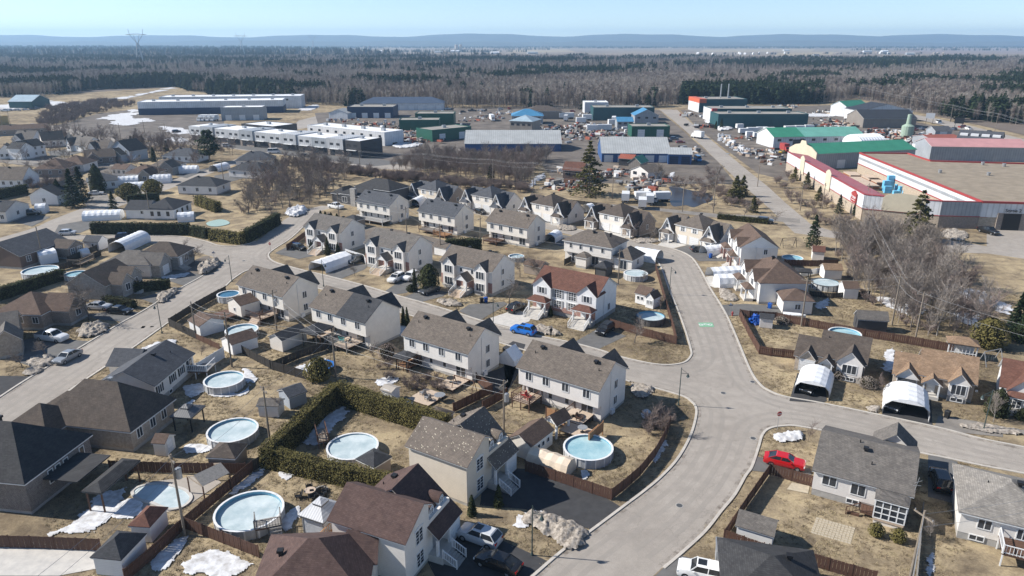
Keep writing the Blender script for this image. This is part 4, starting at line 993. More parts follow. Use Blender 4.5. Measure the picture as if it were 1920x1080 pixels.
# ---------------------------------------------------------------- across the left street
h = Hs('brick bungalow with tan hip roof facing the left street',(-88.78,116.26),(-82.14,115.75),.35,'bungalow'); L = h.L
h.block(-2.4,6.2,.2,8.6,3.0,5.7,'hip',BRICK_BROWN,SH_BROWN,z0=.5)
h.block(5.0,9.6,2.6,7.4,3.0,5.2,'gx',BRICK_BROWN,SH_BROWN,z0=.5)
h.win(2.2,.2,1.9,1.0,1.1,'S','n2'); h.win(5.0,.2,1.9,1.0,1.1,'S','n2'); h.win(9.6,5,1.9,1.2,1.2,'E','n2')
h = Hs('grey house with brown roof, gable end to the camera, clipped hedge in front',(-87.97,132.93),(-79.13,131.47),.35,'bungalow'); L = h.L
h.block(0,L,0,9.0,3.0,5.5,'gy',STONE_GREY,SH_DKBROWN,z0=.5)
h.block(L - .5,L + 2.4,1.6,5.0,3.0,4.6,'gx',STONE_GREY,SH_DKBROWN,z0=.5); h.block(L - 1.5,L + 1.6,5.0,8.8,3.0,4.7,'gx',STONE_GREY,SH_DKBROWN,z0=.5)
h.win(L + 2.4,3.3,1.9,1.2,1.3,'E','n2'); h.win(L + 1.6,6.8,1.9,1.2,1.3,'E','n2'); h.steps(L + 2.4,L + 4,5.6,.8,4)
h = Hs('grey stone house with wide hipped taupe roof near the snow pile at the corner',(-88.14,145.89),(-77.07,145.12),.35,'bungalow'); L = h.L
h.block(0,L,0,7.5,3.0,5.2,'hip',SD_GREIGE,SH_GREY,z0=.4)
h.block(L - 3.4,L + 2.0,.6,5.2,2.9,4.8,'gx',STONE_GREY,SH_GREY,z0=.3); h.block(L - 6.0,L + 3.2,6.0,13.0,3.2,5.6,'hip',STONE_GREY,SH_DKBROWN,z0=.5)
h.win(L + 2.0,2.9,1.2,2.3,2.0,'E','garage'); h.win(L + 3.2,9.5,2.0,1.4,1.5,'E','n2'); h.win(L + 3.2,7.2,1.6,.9,2.0,'E','door')
m = MB()
for i in range(5): m.box(L + 3.2 + i * .35,L + 3.58 + i * .35,5.8,8.0,-.1,1.0 - (i + .5) * .19)
h.put(m,'steps',CONC)
h = Hs('dark red-brown sided bungalow with grey roof and wrapped gazebo at its back',(-108.65,151.22),(-106.68,160.39),.35,'bungalow'); L = h.L
h.block(0,13.5,0,11,3.2,5.7,'gx',SD_DKBROWN,SH_SLATE,z0=.5)
h.block(9.0,13.5,-4.2,.5,2.7,4.0,'gy',BRICK_BROWN,SH_DKBROWN,z0=.4)
h.win(2.2,0,2.0,1.1,1.2,'S','grid'); h.win(7.4,0,2.0,1.1,1.2,'S','grid'); h.win(0,7.0,2.0,.9,1.3,'W','grid')
for x in (10.2,12.3): h.win(x,-4.2,1.6,1.1,1.5,'S','grid')
for x in (9.5,11.3,13): pass
h = Hs('brick house with grey-brown roof cut by the left edge beside the white pickup',(-87.24,104.53),(-80.67,108.51),.35,'bungalow')
h.block(0,h.L,0,8,3.0,5.2,'gx',BRICK_TAN,SH_GREY,z0=.5); h.win(h.L - 1.2,0,2.0,1.0,1.2,'S','n2'); h.win(h.L,3,2,1.2,1.2,'E','n2')
h.block(h.L - 3.2,h.L + .4,-3.5,.5,3.0,4.7,'gy',BRICK_TAN,SH_GREY,z0=.5)
h = Hs('white bungalow with dark hip roof behind the long cedar hedge',(-110.61,198.7),(-95.5,198),.4,'bungalow'); L = h.L
h.block(5.5,L,0,10.5,3.0,5.4,'hip',SD_WHITE,SH_CHAR,z0=.4); h.block(0,6.5,.6,8,2.8,4.6,'gx',SD_WHITE,SH_CHAR,z0=.3)
for x in (8.0,10.0,12.6): h.win(x,0,1.8,.7,1.1,'S','plain',BLACKM)
for y in (2,5,8): h.win(L,y,1.8,.8,1.2,'E','plain',BLACKM)
h.win(5.0,.6,2.0,1.2,.8,'S','n2')
# ---------------------------------------------------------------- yard kit
rnd = random.Random(11)
_fp = {}
def fence(label,pts,h=1.5,mat=None,kind='board',post=None):
 """a fence: panels between posts, each its own part"""
 mat = mat or FENCE_BROWN
 o = pts[0]; root = thing('fence',label,'fence',o)
 for i in range(len(pts) - 1):
  a,b = pts[i],pts[i + 1]; L = dist(a,b); n = max(1,round(L / 2.4)); w = L / n; t = ang(a,b)
  k = (kind,round(w,1),h,mat.name)
  if k not in _fp:
   m = MB(); ww = round(w,1)
   if kind == 'board':
    nb = max(4,int(ww / .3)); bw = ww / nb
    for j in range(nb):
     q = .012 * (j % 2)
     m.box(j * bw + .012,(j + 1) * bw - .012,-.02 + q,.012 + q,.06,h - .02 * (j % 3 == 1))
    m.box(0,ww,.03,.07,.3,.4).box(0,ww,.03,.07,h - .35,h - .25)
   elif kind == 'chain':
    for z in (.06,h * .5,h - .04): m.box(0,ww,-.015,.015,z,z + .03)
    for j in range(int(ww / .16)): m.box(j * .16,j * .16 + .1,-.006,.006,.08,h - .04)
   else:
    m.box(0,ww,-.025,.025,.05,h)
   pm = MB().box(-.05,.05,-.05,.05,-.3,h + .08).mesh('post',post or mat)
   _fp[k] = (m.mesh('panel',mat),pm)
  pmesh,qmesh = _fp[k]
  for j in range(n):
   x,y = lerp(a,b,j / n)
   part('panel',pmesh,root,(x - o[0],y - o[1],rnd.uniform(-.02,.02)),t)
   part('post',qmesh,root,(x - o[0],y - o[1],0),t)
 part('post',qmesh,root,(pts[-1][0] - o[0],pts[-1][1] - o[1],0),t)
 return root
def pool(label,c,d,wall=None,top=1.2,ice=None,level=None,base=0.0,rail=None):
 r = d / 2; z = top
 t = thing('swimming_pool',label,'pool',c)
 n = 32
 MB().ring(0,0,base,z - .03,r - .06,r,n).build('pool_wall',wall or POOLWALL,t)
 MB().ring(0,0,base + .02,z - .05,r - .12,r - .061,n).build('liner',LINER,t)
 MB().ring(0,0,z - .03,z + .03,r - .16,r + .08,n).build('top_rail',rail or WHITEM,t)
 lv = z - .28 if level is None else level
 m = MB(); k = [(math.cos(2 * math.pi * i / n) * (r - .13),math.sin(2 * math.pi * i / n) * (r - .13),lv + rnd.uniform(-.02,.01)) for i in range(n)]
 for i in range(n): m.face((rnd.uniform(-.1,.1) * 0,0,lv + .02),k[i],k[(i + 1) % n])
 m.build('ice',ice or ICE,t)
 u = MB().box(-.045,.045,-.08,.08,base,z).mesh('upright',rail or WHITEM)
 for i in range(16):
  a = 2 * math.pi * (i + .5) / 16; part('upright',u,t,(math.cos(a) * (r + .03),math.sin(a) * (r + .03),0),a)
 return t
def shed(label,A,B,D,wall,roof,kind='gx',ze=2.0,zr=2.9,door=None,win_=None,z0=.08,ov=.18,name='garden_shed',cat='shed',trim=None,pts=None):
 h = Hs(label,A,B,ov,name,cat); L = h.L
 h.block(0,L,0,D,ze,zr,kind,wall,roof,z0=z0,found=False,ov=ov,ovr=ov,trim=trim or TRIM)
 if door:
  f,q = door; x,y = {'S': (L * q,0),'N': (L * q,D),'E': (L,D * q),'W': (0,D * q)}[f]
  h.win(x,y,z0 + .92,.95,1.75,f,'door')
 for f,q in (win_ or []):
  x,y = {'S': (L * q,0),'N': (L * q,D),'E': (L,D * q),'W': (0,D * q)}[f]
  h.win(x,y,ze * .62,.5,.6,f,'plain')
 return h
def gazebo(label,A,B,D,roof,post,ze=2.2,zr=3.2,tier=False,curtain=None,ov=.25):
 h = Hs(label,A,B,ov,'gazebo','gazebo'); L = h.L
 h.hroof(0,L,0,D,ze,zr,roof,ov,DKGREYM)
 if tier: h.hroof(L * .32,L * .68,D * .32,D * .68,zr - .1,zr + .3,roof,.1,DKGREYM,name='cupola_roof')
 for x in (.08,L - .08):
  for y in (.08,D - .08): h.box('post',post,x - .07,x + .07,y - .07,y + .07,-.1,ze - .15)
 if curtain:
  for b in ((.15,L - .15,.05,.09),(.15,L - .15,D - .09,D - .05)): h.box('side_screen',curtain,b[0],b[1],b[2],b[3],.1,ze - .2)
  for b in ((.05,.09),(L - .09,L - .05)): h.box('side_screen',curtain,b[0],b[1],.15,D - .15,.1,ze - .2)
 return h
def shelter(label,a,b,w,h=2.4,mat=None,open_=(True,False),facets=8,sag=.06,straight=.35,valance=False):
 """tunnel car shelter: cover on metal hoops from end a to end b"""
 mat = mat or TARP_WHITE
 L = dist(a,b); t = thing('car_shelter',label,'shelter',a,ang(a,b))
 def prof(s=1.0):
  p = [(-w / 2 * s,0),(-w / 2 * s,h * straight * s)]
  for i in range(1,facets): 
   q = math.pi * (1 - i / facets)
   p.append((math.cos(q) * w / 2 * s,h * straight * s + math.sin(q) * (h - h * straight) * s))
  return p + [(w / 2 * s,h * straight * s),(w / 2 * s,0)]
 n = max(3,int(L / .75)); m = MB()
 o = []; i_ = []
 for k in range(n + 1):
  x = L * k / n; dip = sag * (k % 2)
  o.append([(x + rnd.uniform(-.03,.03),y * (1 - dip * .3) + rnd.uniform(-.02,.02),z * (1 - dip * .6)) for y,z in prof()])
  i_.append([(x,y * .985,z * (1 - dip * .6) - .03 if z > .1 else z) for y,z in prof(.985)])
 m.loft(o,False,False); m.loft([list(reversed(r)) for r in i_],False,False)
 m.build('cover',mat,t)
 for k,(op,x) in enumerate(zip(open_,(0,L))):
  if op and valance:
   q = [(y,z) for y,z in prof() if z > h * .6]; MB().prism([(y * .99,z * .985) for y,z in q],x - .03,x + .03,'x').build('front_flap',mat,t)
  if not op: MB().face(*[(x + (.02 if k else -.02),y * .99,z * .99) for y,z in prof()]).build('end_wall',mat,t)
 g_ = MB()
 for k in range(0,n + 1,2):
  r = i_[k]
  for j in range(len(r) - 1): g_.tube(Vector(r[j]) * 1,r[j + 1],.02,.02,4)
 g_.build('hoops',GREYM,t)
 return t
def deck(label,A,B,D,z,mat=None,railmat=None,sides='SEW',steps=None,skirt=True):
 h = Hs(label,A,B,0,'deck','deck'); L = h.L; mat = mat or WOOD_PALE
 n = max(3,int(D / .29)); d = D / n
 for i in range(n): h.box('plank',mat,0,L,i * d + .01,(i + 1) * d - .01,z - .05,z + rnd.uniform(-.004,.004))
 h.box('frame',WOOD_BROWN,.05,L - .05,.05,D - .05,z - .22,z - .055)
 pm = MB().box(-.06,.06,-.06,.06,-.2,z - .2).mesh('post',railmat or WOOD_BROWN)
 for x in (.1,L / 2,L - .1):
  for y in (.1,D - .1): part('post',pm,h.root,(x,y,0))
 rm = railmat or WOOD_BROWN
 if 'S' in sides: h.rail([(0,.05),(L,.05)],z,rm)
 if 'E' in sides: h.rail([(L - .05,0),(L - .05,D)],z,rm)
 if 'W' in sides: h.rail([(.05,0),(.05,D)],z,rm)
 if steps:
  x0,x1 = steps; h.steps(x0 * L,x1 * L,0,z,max(2,int(z / .19)),.27,mat)
 return h
# -------- leafy boxes and blobs
def leaf_faces(m,pts,nrm,size,rg,tilt=.9):
 for p,nv in zip(pts,nrm):
  a = Vector((rg.gauss(0,1),rg.gauss(0,1),rg.gauss(0,1))).normalized()
  nn = (Vector(nv) + a * tilt).normalized()
  t = nn.cross(Vector((rg.gauss(0,1),rg.gauss(0,1),rg.gauss(0,1)))).normalized(); b = nn.cross(t)
  s = size * rg.uniform(.6,1.3); p = Vector(p)
  m.face(p - t * s * .5,p + b * s * .9,p + t * s * .5) if rg.random() < .5 else m.face(p - t * s * .4,p - b * s * .3,p + t * s * .4,p + b * s * .7)
def hedge(label,a,b,w=1.4,h=2.4,mat=None,dens=60,size=.15):
 L = dist(a,b); t = thing('hedge',label,'hedge',a,ang(a,b)); rg = random.Random(hash(label) % 9999 if False else len(label) * 31 + int(L * 10))
 hw = w / 2
 MB().hexa([(.1,-hw * .8,0),(L - .1,-hw * .8,0),(L - .1,hw * .8,0),(.1,hw * .8,0)],[(.15,-hw * .62,h * .93),(L - .15,-hw * .62,h * .93),(L - .15,hw * .62,h * .93),(.15,hw * .62,h * .93)]).build('branches',HEDGE_CORE,t)
 m = MB(); P = []; N = []
 def und(x): return .12 * math.sin(x * 1.7 + L) + .1 * math.sin(x * .63) + rg.gauss(0,.05)
 for f,area in (('s',L * h),('n',L * h),('t',L * w),('e',w * h),('w',w * h)):
  for _ in range(int(area * dens)):
   u,v = rg.random(),rg.random(); tz = v ** .9 * h
   k = 1 - .22 * (tz / h) ** 3
   if f == 's': P.append((u * L,-hw * k + und(u * L),tz)); N.append((0,-1,.15))
   elif f == 'n': P.append((u * L,hw * k + und(u * L),tz)); N.append((0,1,.15))
   elif f == 't': P.append((u * L,(v - .5) * w * .85,h + und(u * L) * .9)); N.append((0,0,1))
   elif f == 'e': P.append((L + rg.gauss(0,.06),(u - .5) * w,tz)); N.append((1,0,.1))
   else: P.append((rg.gauss(0,.06),(u - .5) * w,tz)); N.append((-1,0,.1))
 leaf_faces(m,P,N,size,rg,.55)
 m.build('foliage',mat or CEDAR,t)
 return t
def shrub_mesh(seed,w,h,mat,shape='ball',n=900,size=.16):
 """foliage shell + core for one clipped shrub or columnar cedar"""
 rg = random.Random(seed); P = []; N = []
 for _ in range(n):
  z = rg.random(); a = rg.random() * 6.283
  r = {'ball': math.sin(math.pi * min(.96,.12 + .86 * z)) ** .7,'cone': (1 - z) ** .75 * min(1,.5 + z * 6),'col': min(1,.75 + z * 2) * (1 - z ** 3.2)}[shape]
  r = max(.03,r) * w / 2 * (1 + .09 * math.sin(3 * a + 9 * z) + rg.gauss(0,.05)) * (1 - .35 * (rg.random() < .15))
  P.append((math.cos(a) * r,math.sin(a) * r,z * h)); N.append((math.cos(a),math.sin(a),.5))
 m = MB(); leaf_faces(m,P,N,size,rg)
 c = MB(); prof = []
 for k in range(7):
  z = k / 6; r = {'ball': math.sin(math.pi * min(.96,.12 + .86 * z)) ** .7,'cone': (1 - z) ** .75 * min(1,.5 + z * 6),'col': min(1,.75 + z * 2) * (1 - z ** 3.2)}[shape]
  prof.append([(math.cos(2 * math.pi * i / 8) * max(.02,r) * w * .38,math.sin(2 * math.pi * i / 8) * max(.02,r) * w * .38,z * h * .95) for i in range(8)])
 c.loft(prof)
 return m.mesh('foliage',mat),c.mesh('stem',HEDGE_CORE)
_sh = {}
def shrub(label,c,w,h,mat=None,shape='cone',name='cedar_shrub',cat='shrub',group=None,n=700,size=.2):
 mat = mat or CEDAR_DK
 k = (round(w,1),round(h,1),mat.name,shape)
 if k not in _sh: _sh[k] = shrub_mesh(len(_sh) + 3,w,h,mat,shape,n,size)
 t = thing(name,label,cat,c,rnd.random() * 6.28,group)
 part('foliage',_sh[k][0],t); part('stem',_sh[k][1],t)
 return t
# -------- cars
_car = {}
def car_parts(kind):
 if kind in _car: return _car[kind]
 S = {'sedan': dict(L=4.7,W=1.8,H=1.42,hood=.92,belt=.95,g=(.27,.42,.70,.90)),'suv': dict(L=4.6,W=1.86,H=1.66,hood=1.08,belt=1.08,g=(.26,.39,.86,.97)),
         'pickup': dict(L=5.7,W=1.98,H=1.85,hood=1.18,belt=1.2,g=(.27,.37,.60,.66)),'van': dict(L=5.6,W=2.0,H=2.3,hood=1.2,belt=1.3,g=(.09,.22,.95,.99)),'hatch': dict(L=4.1,W=1.75,H=1.48,hood=.95,belt=.97,g=(.24,.38,.82,.97))}[kind]
 L,W,H = S['L'],S['W'],S['H']; bl = S['belt']; hd = S['hood']; g0,g1,g2,g3 = S['g']
 def sec(x,w,zt,zl=.22): return [(x,-w / 2 * .93,zl),(x,-w / 2,zl + .18),(x,-w / 2,zt - .22),(x,-w / 2 * .93,zt),(x,0,zt + .03),(x,w / 2 * .93,zt),(x,w / 2,zt - .22),(x,w / 2,zl + .18),(x,w / 2 * .93,zl)]
 st = [(0,.78,hd * .66,.36),(.015,.9,hd * .82,.26),(.07,.97,hd * .95,.22),(g0 * .9,1,hd,.22),(g0 + .04,1,bl,.22),(.5,1,bl,.22),(g3 - .02,1,bl,.22),(.95,.97,bl * (.97 if kind != 'pickup' else .95),.24),(.985,.92,bl * .92,.28),(1.0,.82,bl * .75,.36)]
 body = MB().loft([sec(x * L,W * w,z,zl) for x,w,z,zl in st])
 gl = MB(); rf = MB(); ws = W * .9; wr = W * .74; zr = H
 b4 = [(g0 * L,-ws / 2,bl - .02),(g3 * L,-ws / 2,bl - .02),(g3 * L,ws / 2,bl - .02),(g0 * L,ws / 2,bl - .02)]
 t4 = [(g1 * L,-wr / 2,zr - .05),(g2 * L,-wr / 2,zr - .05),(g2 * L,wr / 2,zr - .05),(g1 * L,wr / 2,zr - .05)]
 gl.hexa(b4,t4)
 e = .05; r4 = [(g1 * L - e,-wr / 2 - .02,zr - .055),(g2 * L + e,-wr / 2 - .02,zr - .055),(g2 * L + e,wr / 2 + .02,zr - .055),(g1 * L - e,wr / 2 + .02,zr - .055)]
 rf.hexa(r4,[(x + (.12 if i in (0,3) else -.12),y * .86,zr + .02) for i,(x,y,z) in enumerate(r4)])
 for s in (-1,1):                                      # pillars
  for xb,xt in ((g0,g1),(g3,g2),((g0 + g3) / 2,(g1 + g2) / 2)):
   rf.bar((xb * L,s * (ws / 2 + .005),bl - .02),(xt * L,s * (wr / 2 + .01),zr - .04),.09,.05,(0,1,0))
  rf.box(g0 * L + .25,g0 * L + .42,s * W / 2 - .02 if s > 0 else -W / 2 - .16,s * W / 2 + .16 if s > 0 else -W / 2 + .02,bl - .06,bl + .1)   # mirrors
 if kind == 'pickup':
  pass
 wh = []
 for x in (.175,.80):
  for s in (-1,1): wh.append((x * L,s * (W / 2 - .1)))
 R_ = .36 if kind in ('suv','pickup','van') else .32
 ty = MB(); ri = MB()
 def disc(mb,r0,r1,y0,y1,n=14):
  ring = []
  for y,r in ((y0,r0),(y0,r1),(y1,r1),(y1,r0)):
   ring.append([(math.cos(2 * math.pi * i / n) * r,y,math.sin(2 * math.pi * i / n) * r) for i in range(n)])
  mb.loft(ring + [ring[0]],True,False)
 disc(ty,R_ * .62,R_,-.12,.12); disc(ri,.02,R_ * .62,-.09,.09)
 bed = None
 if kind == 'pickup': bed = MB().box(.68 * L,.985 * L,-W * .42,W * .42,bl - .3,bl + .035)
 _car[kind] = dict(S=S,body=body,glass=gl,roof=rf,wheels=wh,ty=ty.mesh('tyre',RUBBER),ri=ri.mesh('rim',RIM),R=R_,bed=bed,cache={})
 return _car[kind]
def car(label,c,head,kind='sedan',col=(.6,.6,.6),sunroof=False):
 """head: world angle (radians) the nose points to"""
 K = car_parts(kind); L,W = K['S']['L'],K['S']['W']; pm = carpaint(col)
 t = thing({'pickup': 'pickup_truck','van': 'van'}.get(kind,'car'),label,{'pickup': 'pickup truck','van': 'van'}.get(kind,'car'),(c[0] + math.cos(head) * L / 2,c[1] + math.sin(head) * L / 2,.05),head + math.pi)
 ck = K['cache'].get(col)
 if not ck:
  ck = (K['body'].mesh('body',pm,True),K['roof'].mesh('roof',pm),K['glass'].mesh('windows',GLASS_CAR)); K['cache'][col] = ck
  try: ck[0].set_sharp_from_angle(angle=R(35))
  except Exception: pass
 part('body',ck[0],t); part('windows',ck[2],t); part('roof',ck[1],t)
 for x,y in K['wheels']:
  o = part('wheel',K['ty'],t,(x,y,K['R'] - .02)); part('rim',K['ri'],o)
 hd = K['S']['hood']; bl = K['S']['belt']
 for s in (-1,1):
  MB().box(-.03,.09,-.24,.24,-.09,.09).build('headlight',LAMP_WHITE,t,(.06,s * W * .34,hd * .72))
  MB().box(-.09,.03,-.18,.18,-.12,.12).build('taillight',LAMP_RED,t,(L - .03,s * W * .35,bl * .78))
 if sunroof: MB().box(.40 * L,.58 * L,-.42,.42,K['S']['H'] + .015,K['S']['H'] + .03).build('sunroof',GLASS_CAR,t)
 if K['bed']: K['bed'].build('cargo_bed',BLACKM,t)
 return t
# -------- street furniture
def lamp(label,c,a,h=5.8):
 t = thing('street_lamp',label,'lamp post',c,a)
 MB().cyl(0,0,0,.35,.16,10,.1).cyl(0,0,.35,h,.075,8,.05).build('post',LAMPPOST,t)
 m = MB(); pr = (0,0,h - .9)
 m.bar((0,0,h - .85),(1.0,0,h - .85),.05,.05)
 pts = [(.0,0,h - .15),(.35,0,h - .45),(.75,0,h - .75)]
 for i in range(2): m.tube(pts[i],pts[i + 1],.025,.025,5)
 m.build('bracket_arm',LAMPPOST,t)
 f = MB().cyl(.95,0,h - 1.0,h - .87,.05,8).cyl(.95,0,h - 1.35,h - 1.0,.24,10,.1).build('lantern',LAMPPOST,t)
 MB().cyl(.95,0,h - 1.52,h - 1.352,.13,10,.19).build('lens',WHITEM,f)
 return t
POLES = {}
def pole(key,label,c,h=9.0,a=0.0,xformer=False,arm=True,lean=0.0):
 t = thing('utility_pole',label,'utility pole',c,a)
 MB().tube((0,0,-.3),(lean,0,h),.15,.1,8,True).build('shaft',POLE_WOOD,t)
 if arm: MB().box(lean - .06,lean + .06,-1.0,1.0,h - .65,h - .53).build('crossarm',POLE_WOOD,t)
 m = MB()
 for y in ((-.9,0,.9) if arm else (0,)): m.cyl(lean,y,h - .53 if arm else h,h - .35 if arm else h + .18,.05,6)
 m.build('insulators',GREYM,t)
 if xformer:
  MB().cyl(.42,0,h - 2.9,h - 1.8,.3,12).cyl(.42,0,h - 1.8,h - 1.72,.2,10).build('transformer',GREYM,t)
  MB().box(.05,.2,-.05,.05,h - 2.7,h - 2.6).box(.05,.2,-.05,.05,h - 2.1,h - 2.0).build('bracket',GREYM,t)
 if key: POLES[key] = (c[0],c[1],h,a)
 return t
WIREM = plain('wire_metal',(.33,.33,.33),rough=.5)
def wires(label,chain,zs=(0,-1.6),r=.018,sag=.5,group=None):
 """one continuous cable per height offset"""
 for dz,off in zs if isinstance(zs[0],tuple) else [(z,0) for z in zs]:
  m = MB(); n = 8
  for a,b in zip(chain[:-1],chain[1:]):
   pa = POLES[a] if isinstance(a,str) else a; pb = POLES[b] if isinstance(b,str) else b
   P = Vector((pa[0],pa[1],pa[2] - .35 + dz)); Q = Vector((pb[0],pb[1],pb[2] - .35 + dz))
   d = (Q - P); sd = Vector((-d.y,d.x,0)).normalized() * off
   prev = None
   for k in range(n + 1):
    u = k / n; q = P.lerp(Q,u) + sd; q.z -= sag * 4 * u * (1 - u)
    if prev is not None: m.tube(prev,q,r,r,4)
    prev = q.copy()
  o = m.build('power_line',WIREM)
  tag(o,label,'cable',group or 'cables along the same poles: ' + label[:60])
def wheelie_bin(label,c,mat,a=0.0,group=None):
 t = thing('wheelie_bin',label,'bin',c,a,group)
 MB().hexa([(-.24,-.26,.04),(.24,-.26,.04),(.24,.26,.04),(-.24,.26,.04)],[(-.3,-.33,.98),(.3,-.33,.98),(.3,.33,.98),(-.3,.33,.98)]).build('bin_body',mat,t)
 MB().hexa([(-.32,-.35,.985),(.32,-.35,.985),(.32,.38,.985),(-.32,.38,.985)],[(-.28,-.3,1.07),(.28,-.3,1.07),(.28,.34,1.09),(-.28,.34,1.09)]).build('lid',mat,t)
 for s in (-1,1): MB().box(s * .22 - .04,s * .22 + .04,.26,.4,0,.2).build('wheel',RUBBER,t)
 return t
# -------- snow
from mathutils import noise as MN
def snow_mesh(pts,h,mat,seed,rough=.5,rag=.9):
 """height field over a ragged outline"""
 p = smooth_line(pts,4,True); P = np.array(p); lo = P.min(0) - .5; hi = P.max(0) + .5
 res = max(.16,(hi - lo).max() / 70); nx,ny = int((hi[0] - lo[0]) / res) + 2,int((hi[1] - lo[1]) / res) + 2
 gx,gy = np.meshgrid(lo[0] + np.arange(nx) * res,lo[1] + np.arange(ny) * res); gx = gx.ravel(); gy = gy.ravel()
 d = np.full(gx.shape,1e9); ins = np.zeros(gx.shape,bool)
 for i in range(len(P)):
  a,b = P[i - 1],P[i]; e = b - a; L2 = max(1e-9,e @ e); t = np.clip(((gx - a[0]) * e[0] + (gy - a[1]) * e[1]) / L2,0,1)
  d = np.minimum(d,np.hypot(gx - a[0] - t * e[0],gy - a[1] - t * e[1]))
  if a[1] != b[1]: ins ^= ((a[1] > gy) != (b[1] > gy)) & (gx < (b[0] - a[0]) * (gy - a[1]) / (b[1] - a[1]) + a[0])
 d = np.where(ins,d,-d); size = math.sqrt((hi[0] - lo[0]) * (hi[1] - lo[1]))
 f = 1.6 / max(1.5,size * .25)
 n1 = np.array([MN.fractal((x * f + seed,y * f,seed),.8,2.1,5) for x,y in zip(gx,gy)]); n2 = np.array([MN.fractal((x * 3.0,y * 3.0,seed + 9),.55,2.2,6) for x,y in zip(gx,gy)])
 e = d + n1 * rag * size * .09; w = max(.3,min(size * .12,h * 1.6)); k = np.clip(e / w,0,1)
 z = h * (k ** .55) * (.75 + .35 * n1) + k * rough * min(h,.5) * .45 * n2 + .012
 m = MB(); m.v = [(float(x),float(y),float(max(.058,q + .05))) for x,y,q in zip(gx,gy,z)]; on = e > 0
 for j in range(ny - 1):
  for i in range(nx - 1):
   q = j * nx + i
   if on[q] and on[q + 1] and on[q + nx] and on[q + nx + 1]: m.f.append((q,q + 1,q + nx + 1,q + nx))
   elif on[q] and on[q + 1] and on[q + nx]: m.f.append((q,q + 1,q + nx))
   elif on[q + 1] and on[q + nx + 1] and on[q + nx]: m.f.append((q + 1,q + nx + 1,q + nx))
 use = sorted({i for f_ in m.f for i in f_}); ix = {v: k_ for k_,v in enumerate(use)}
 m.v = [m.v[i] for i in use]; m.f = [tuple(ix[i] for i in f_) for f_ in m.f]
 return m
def snow_pile(label,pts,h=.6,dirty=False,rough=.5):
 o = snow_mesh(pts,h,None,len(label) * 7 + 1,rough * (.8 if dirty else .5),.7).build('snow_pile',SNOW_DIRTY if dirty else SNOW,smooth=True)
 return tag(o,label,'snow pile')
# ---------------------------------------------------------------- fences
fence('brown board fence along the dark driveway beside the beige shelter',[(1.57,72.74),(4.93,70.79),(10.98,67.13)])
fence('brown board fence curving along the street behind the corner duplex',[(10.98,67.13),(12.53,68.82),(14.95,71.75),(17.45,75.71),(19.29,79.41),(20.82,83.13)])
fence('brown board fence in front of the white duplex pool',[(17.49,118.22),(22.12,114.06),(27.53,110.15)])
fence('brown board fence along the curved street beside two round pools',[(27.53,110.15),(28.29,116.23),(29.33,126.81),(30.66,139.22),(31.99,151.99)])
fence('brown board fence wrapping the corner yard with the blue tarp',[(45.23,104.4),(41.74,105.43),(40.12,106.26),(40.84,113.82),(41.92,122.92),(43.53,122.11),(48.15,121.32)])
fence('brown board fence behind the brown and tan bungalows',[(48.15,121.32),(51.92,118.47),(60.49,113.35),(66.26,110.37),(71.97,107.1)])
fence('brown board fence between the street and the grey bungalow lawn',[(30.14,72.08),(25.62,65.98),(21.44,60.17),(24.75,58.1)])
fence('brown board fence beside the red car',[(30.14,72.08),(34.31,69.53)])
fence('brown board fence at the bottom of the grey bungalow lawn',[(25.23,57.95),(28.49,56.89),(33.92,54.14)])
fence('weathered fence between the two grey bungalows',[(44.21,65.04),(40.22,58.26),(37.56,53.87)],h=1.2,mat=WOOD_GREY)
fence('dark fence along the left street behind the leftmost duplex',[(-61.04,118.22),(-59.79,127.09),(-57.78,136.24)],mat=FENCE_DARK)
fence('dark fence running back from the left street corner',[(-61.04,118.22),(-53.87,112.42)],mat=FENCE_DARK)
fence('weathered reddish picket fence beside the corner lawn',[(-53.87,112.42),(-48.14,107.96)],h=1.1,mat=WOOD_BROWN)
fence('tall white fence beside the slate-roofed bungalow deck',[(-47.84,98.78),(-46.15,104.81)],h=1.9,mat=TRIM,kind='solid')
fence('dark fence between the lawn pools and the beige sheds',[(-43.75,106.26),(-36.93,100.28),(-30.83,96.96)],mat=FENCE_DARK)
fence('dark fence dividing the two middle duplex yards',[(-36.93,100.28),(-34.13,104.4),(-30.27,108.17)],mat=FENCE_DARK)
fence('brown fence beside the pale patio of the third duplex',[(-8.02,86.85),(-2.85,92.49),(-5.33,96.25)])
fence('brown fence at the back of the kidney pool yard',[(-47.43,72.74),(-39.49,72.3),(-31.18,72.19)])
fence('brown fence right of the kidney pool yard',[(-30.55,72.74),(-32.47,67.13),(-34.05,62.19)])
fence('brown fence beside the shed with the dark hip roof',[(-34.05,62.19),(-35.14,57.8),(-36.25,54.42)])
fence('brown fence below the kidney pool yard',[(-54.63,59.36),(-48.1,59.2),(-40.89,58.73)])
fence('brown fence below the big round pool',[(-34.05,62.19),(-29.11,59.85),(-24.86,57.8)])
fence('dark fence along the left edge of the kidney pool yard',[(-30.55,72.74),(-29.62,74.32)],mat=FENCE_DARK)
fence('brown fence between the corner duplex and its neighbour',[(-4.04,87.45),(-0.76,91.35)])
fence('dark fence behind the duplexes nearest the white plastic pool',[(-40.42,162.47),(-31.51,155.21),(-29.19,163.37)],mat=FENCE_DARK)
fence('brown fence left of the leftmost front-facing duplex',[(-54.66,167.04),(-54.24,172.34),(-53.69,180.6)])
fence('white vinyl fence behind the arched white shelter',[(-39.6,163.37),(-34.34,158.55),(-33.28,155.62)],h=1.5,mat=TRIM,kind='solid')
fence('dark fence behind the hip-roofed pale duplex',[(11.85,154.8),(16.67,162.47),(17.9,164.72)],mat=FENCE_DARK)
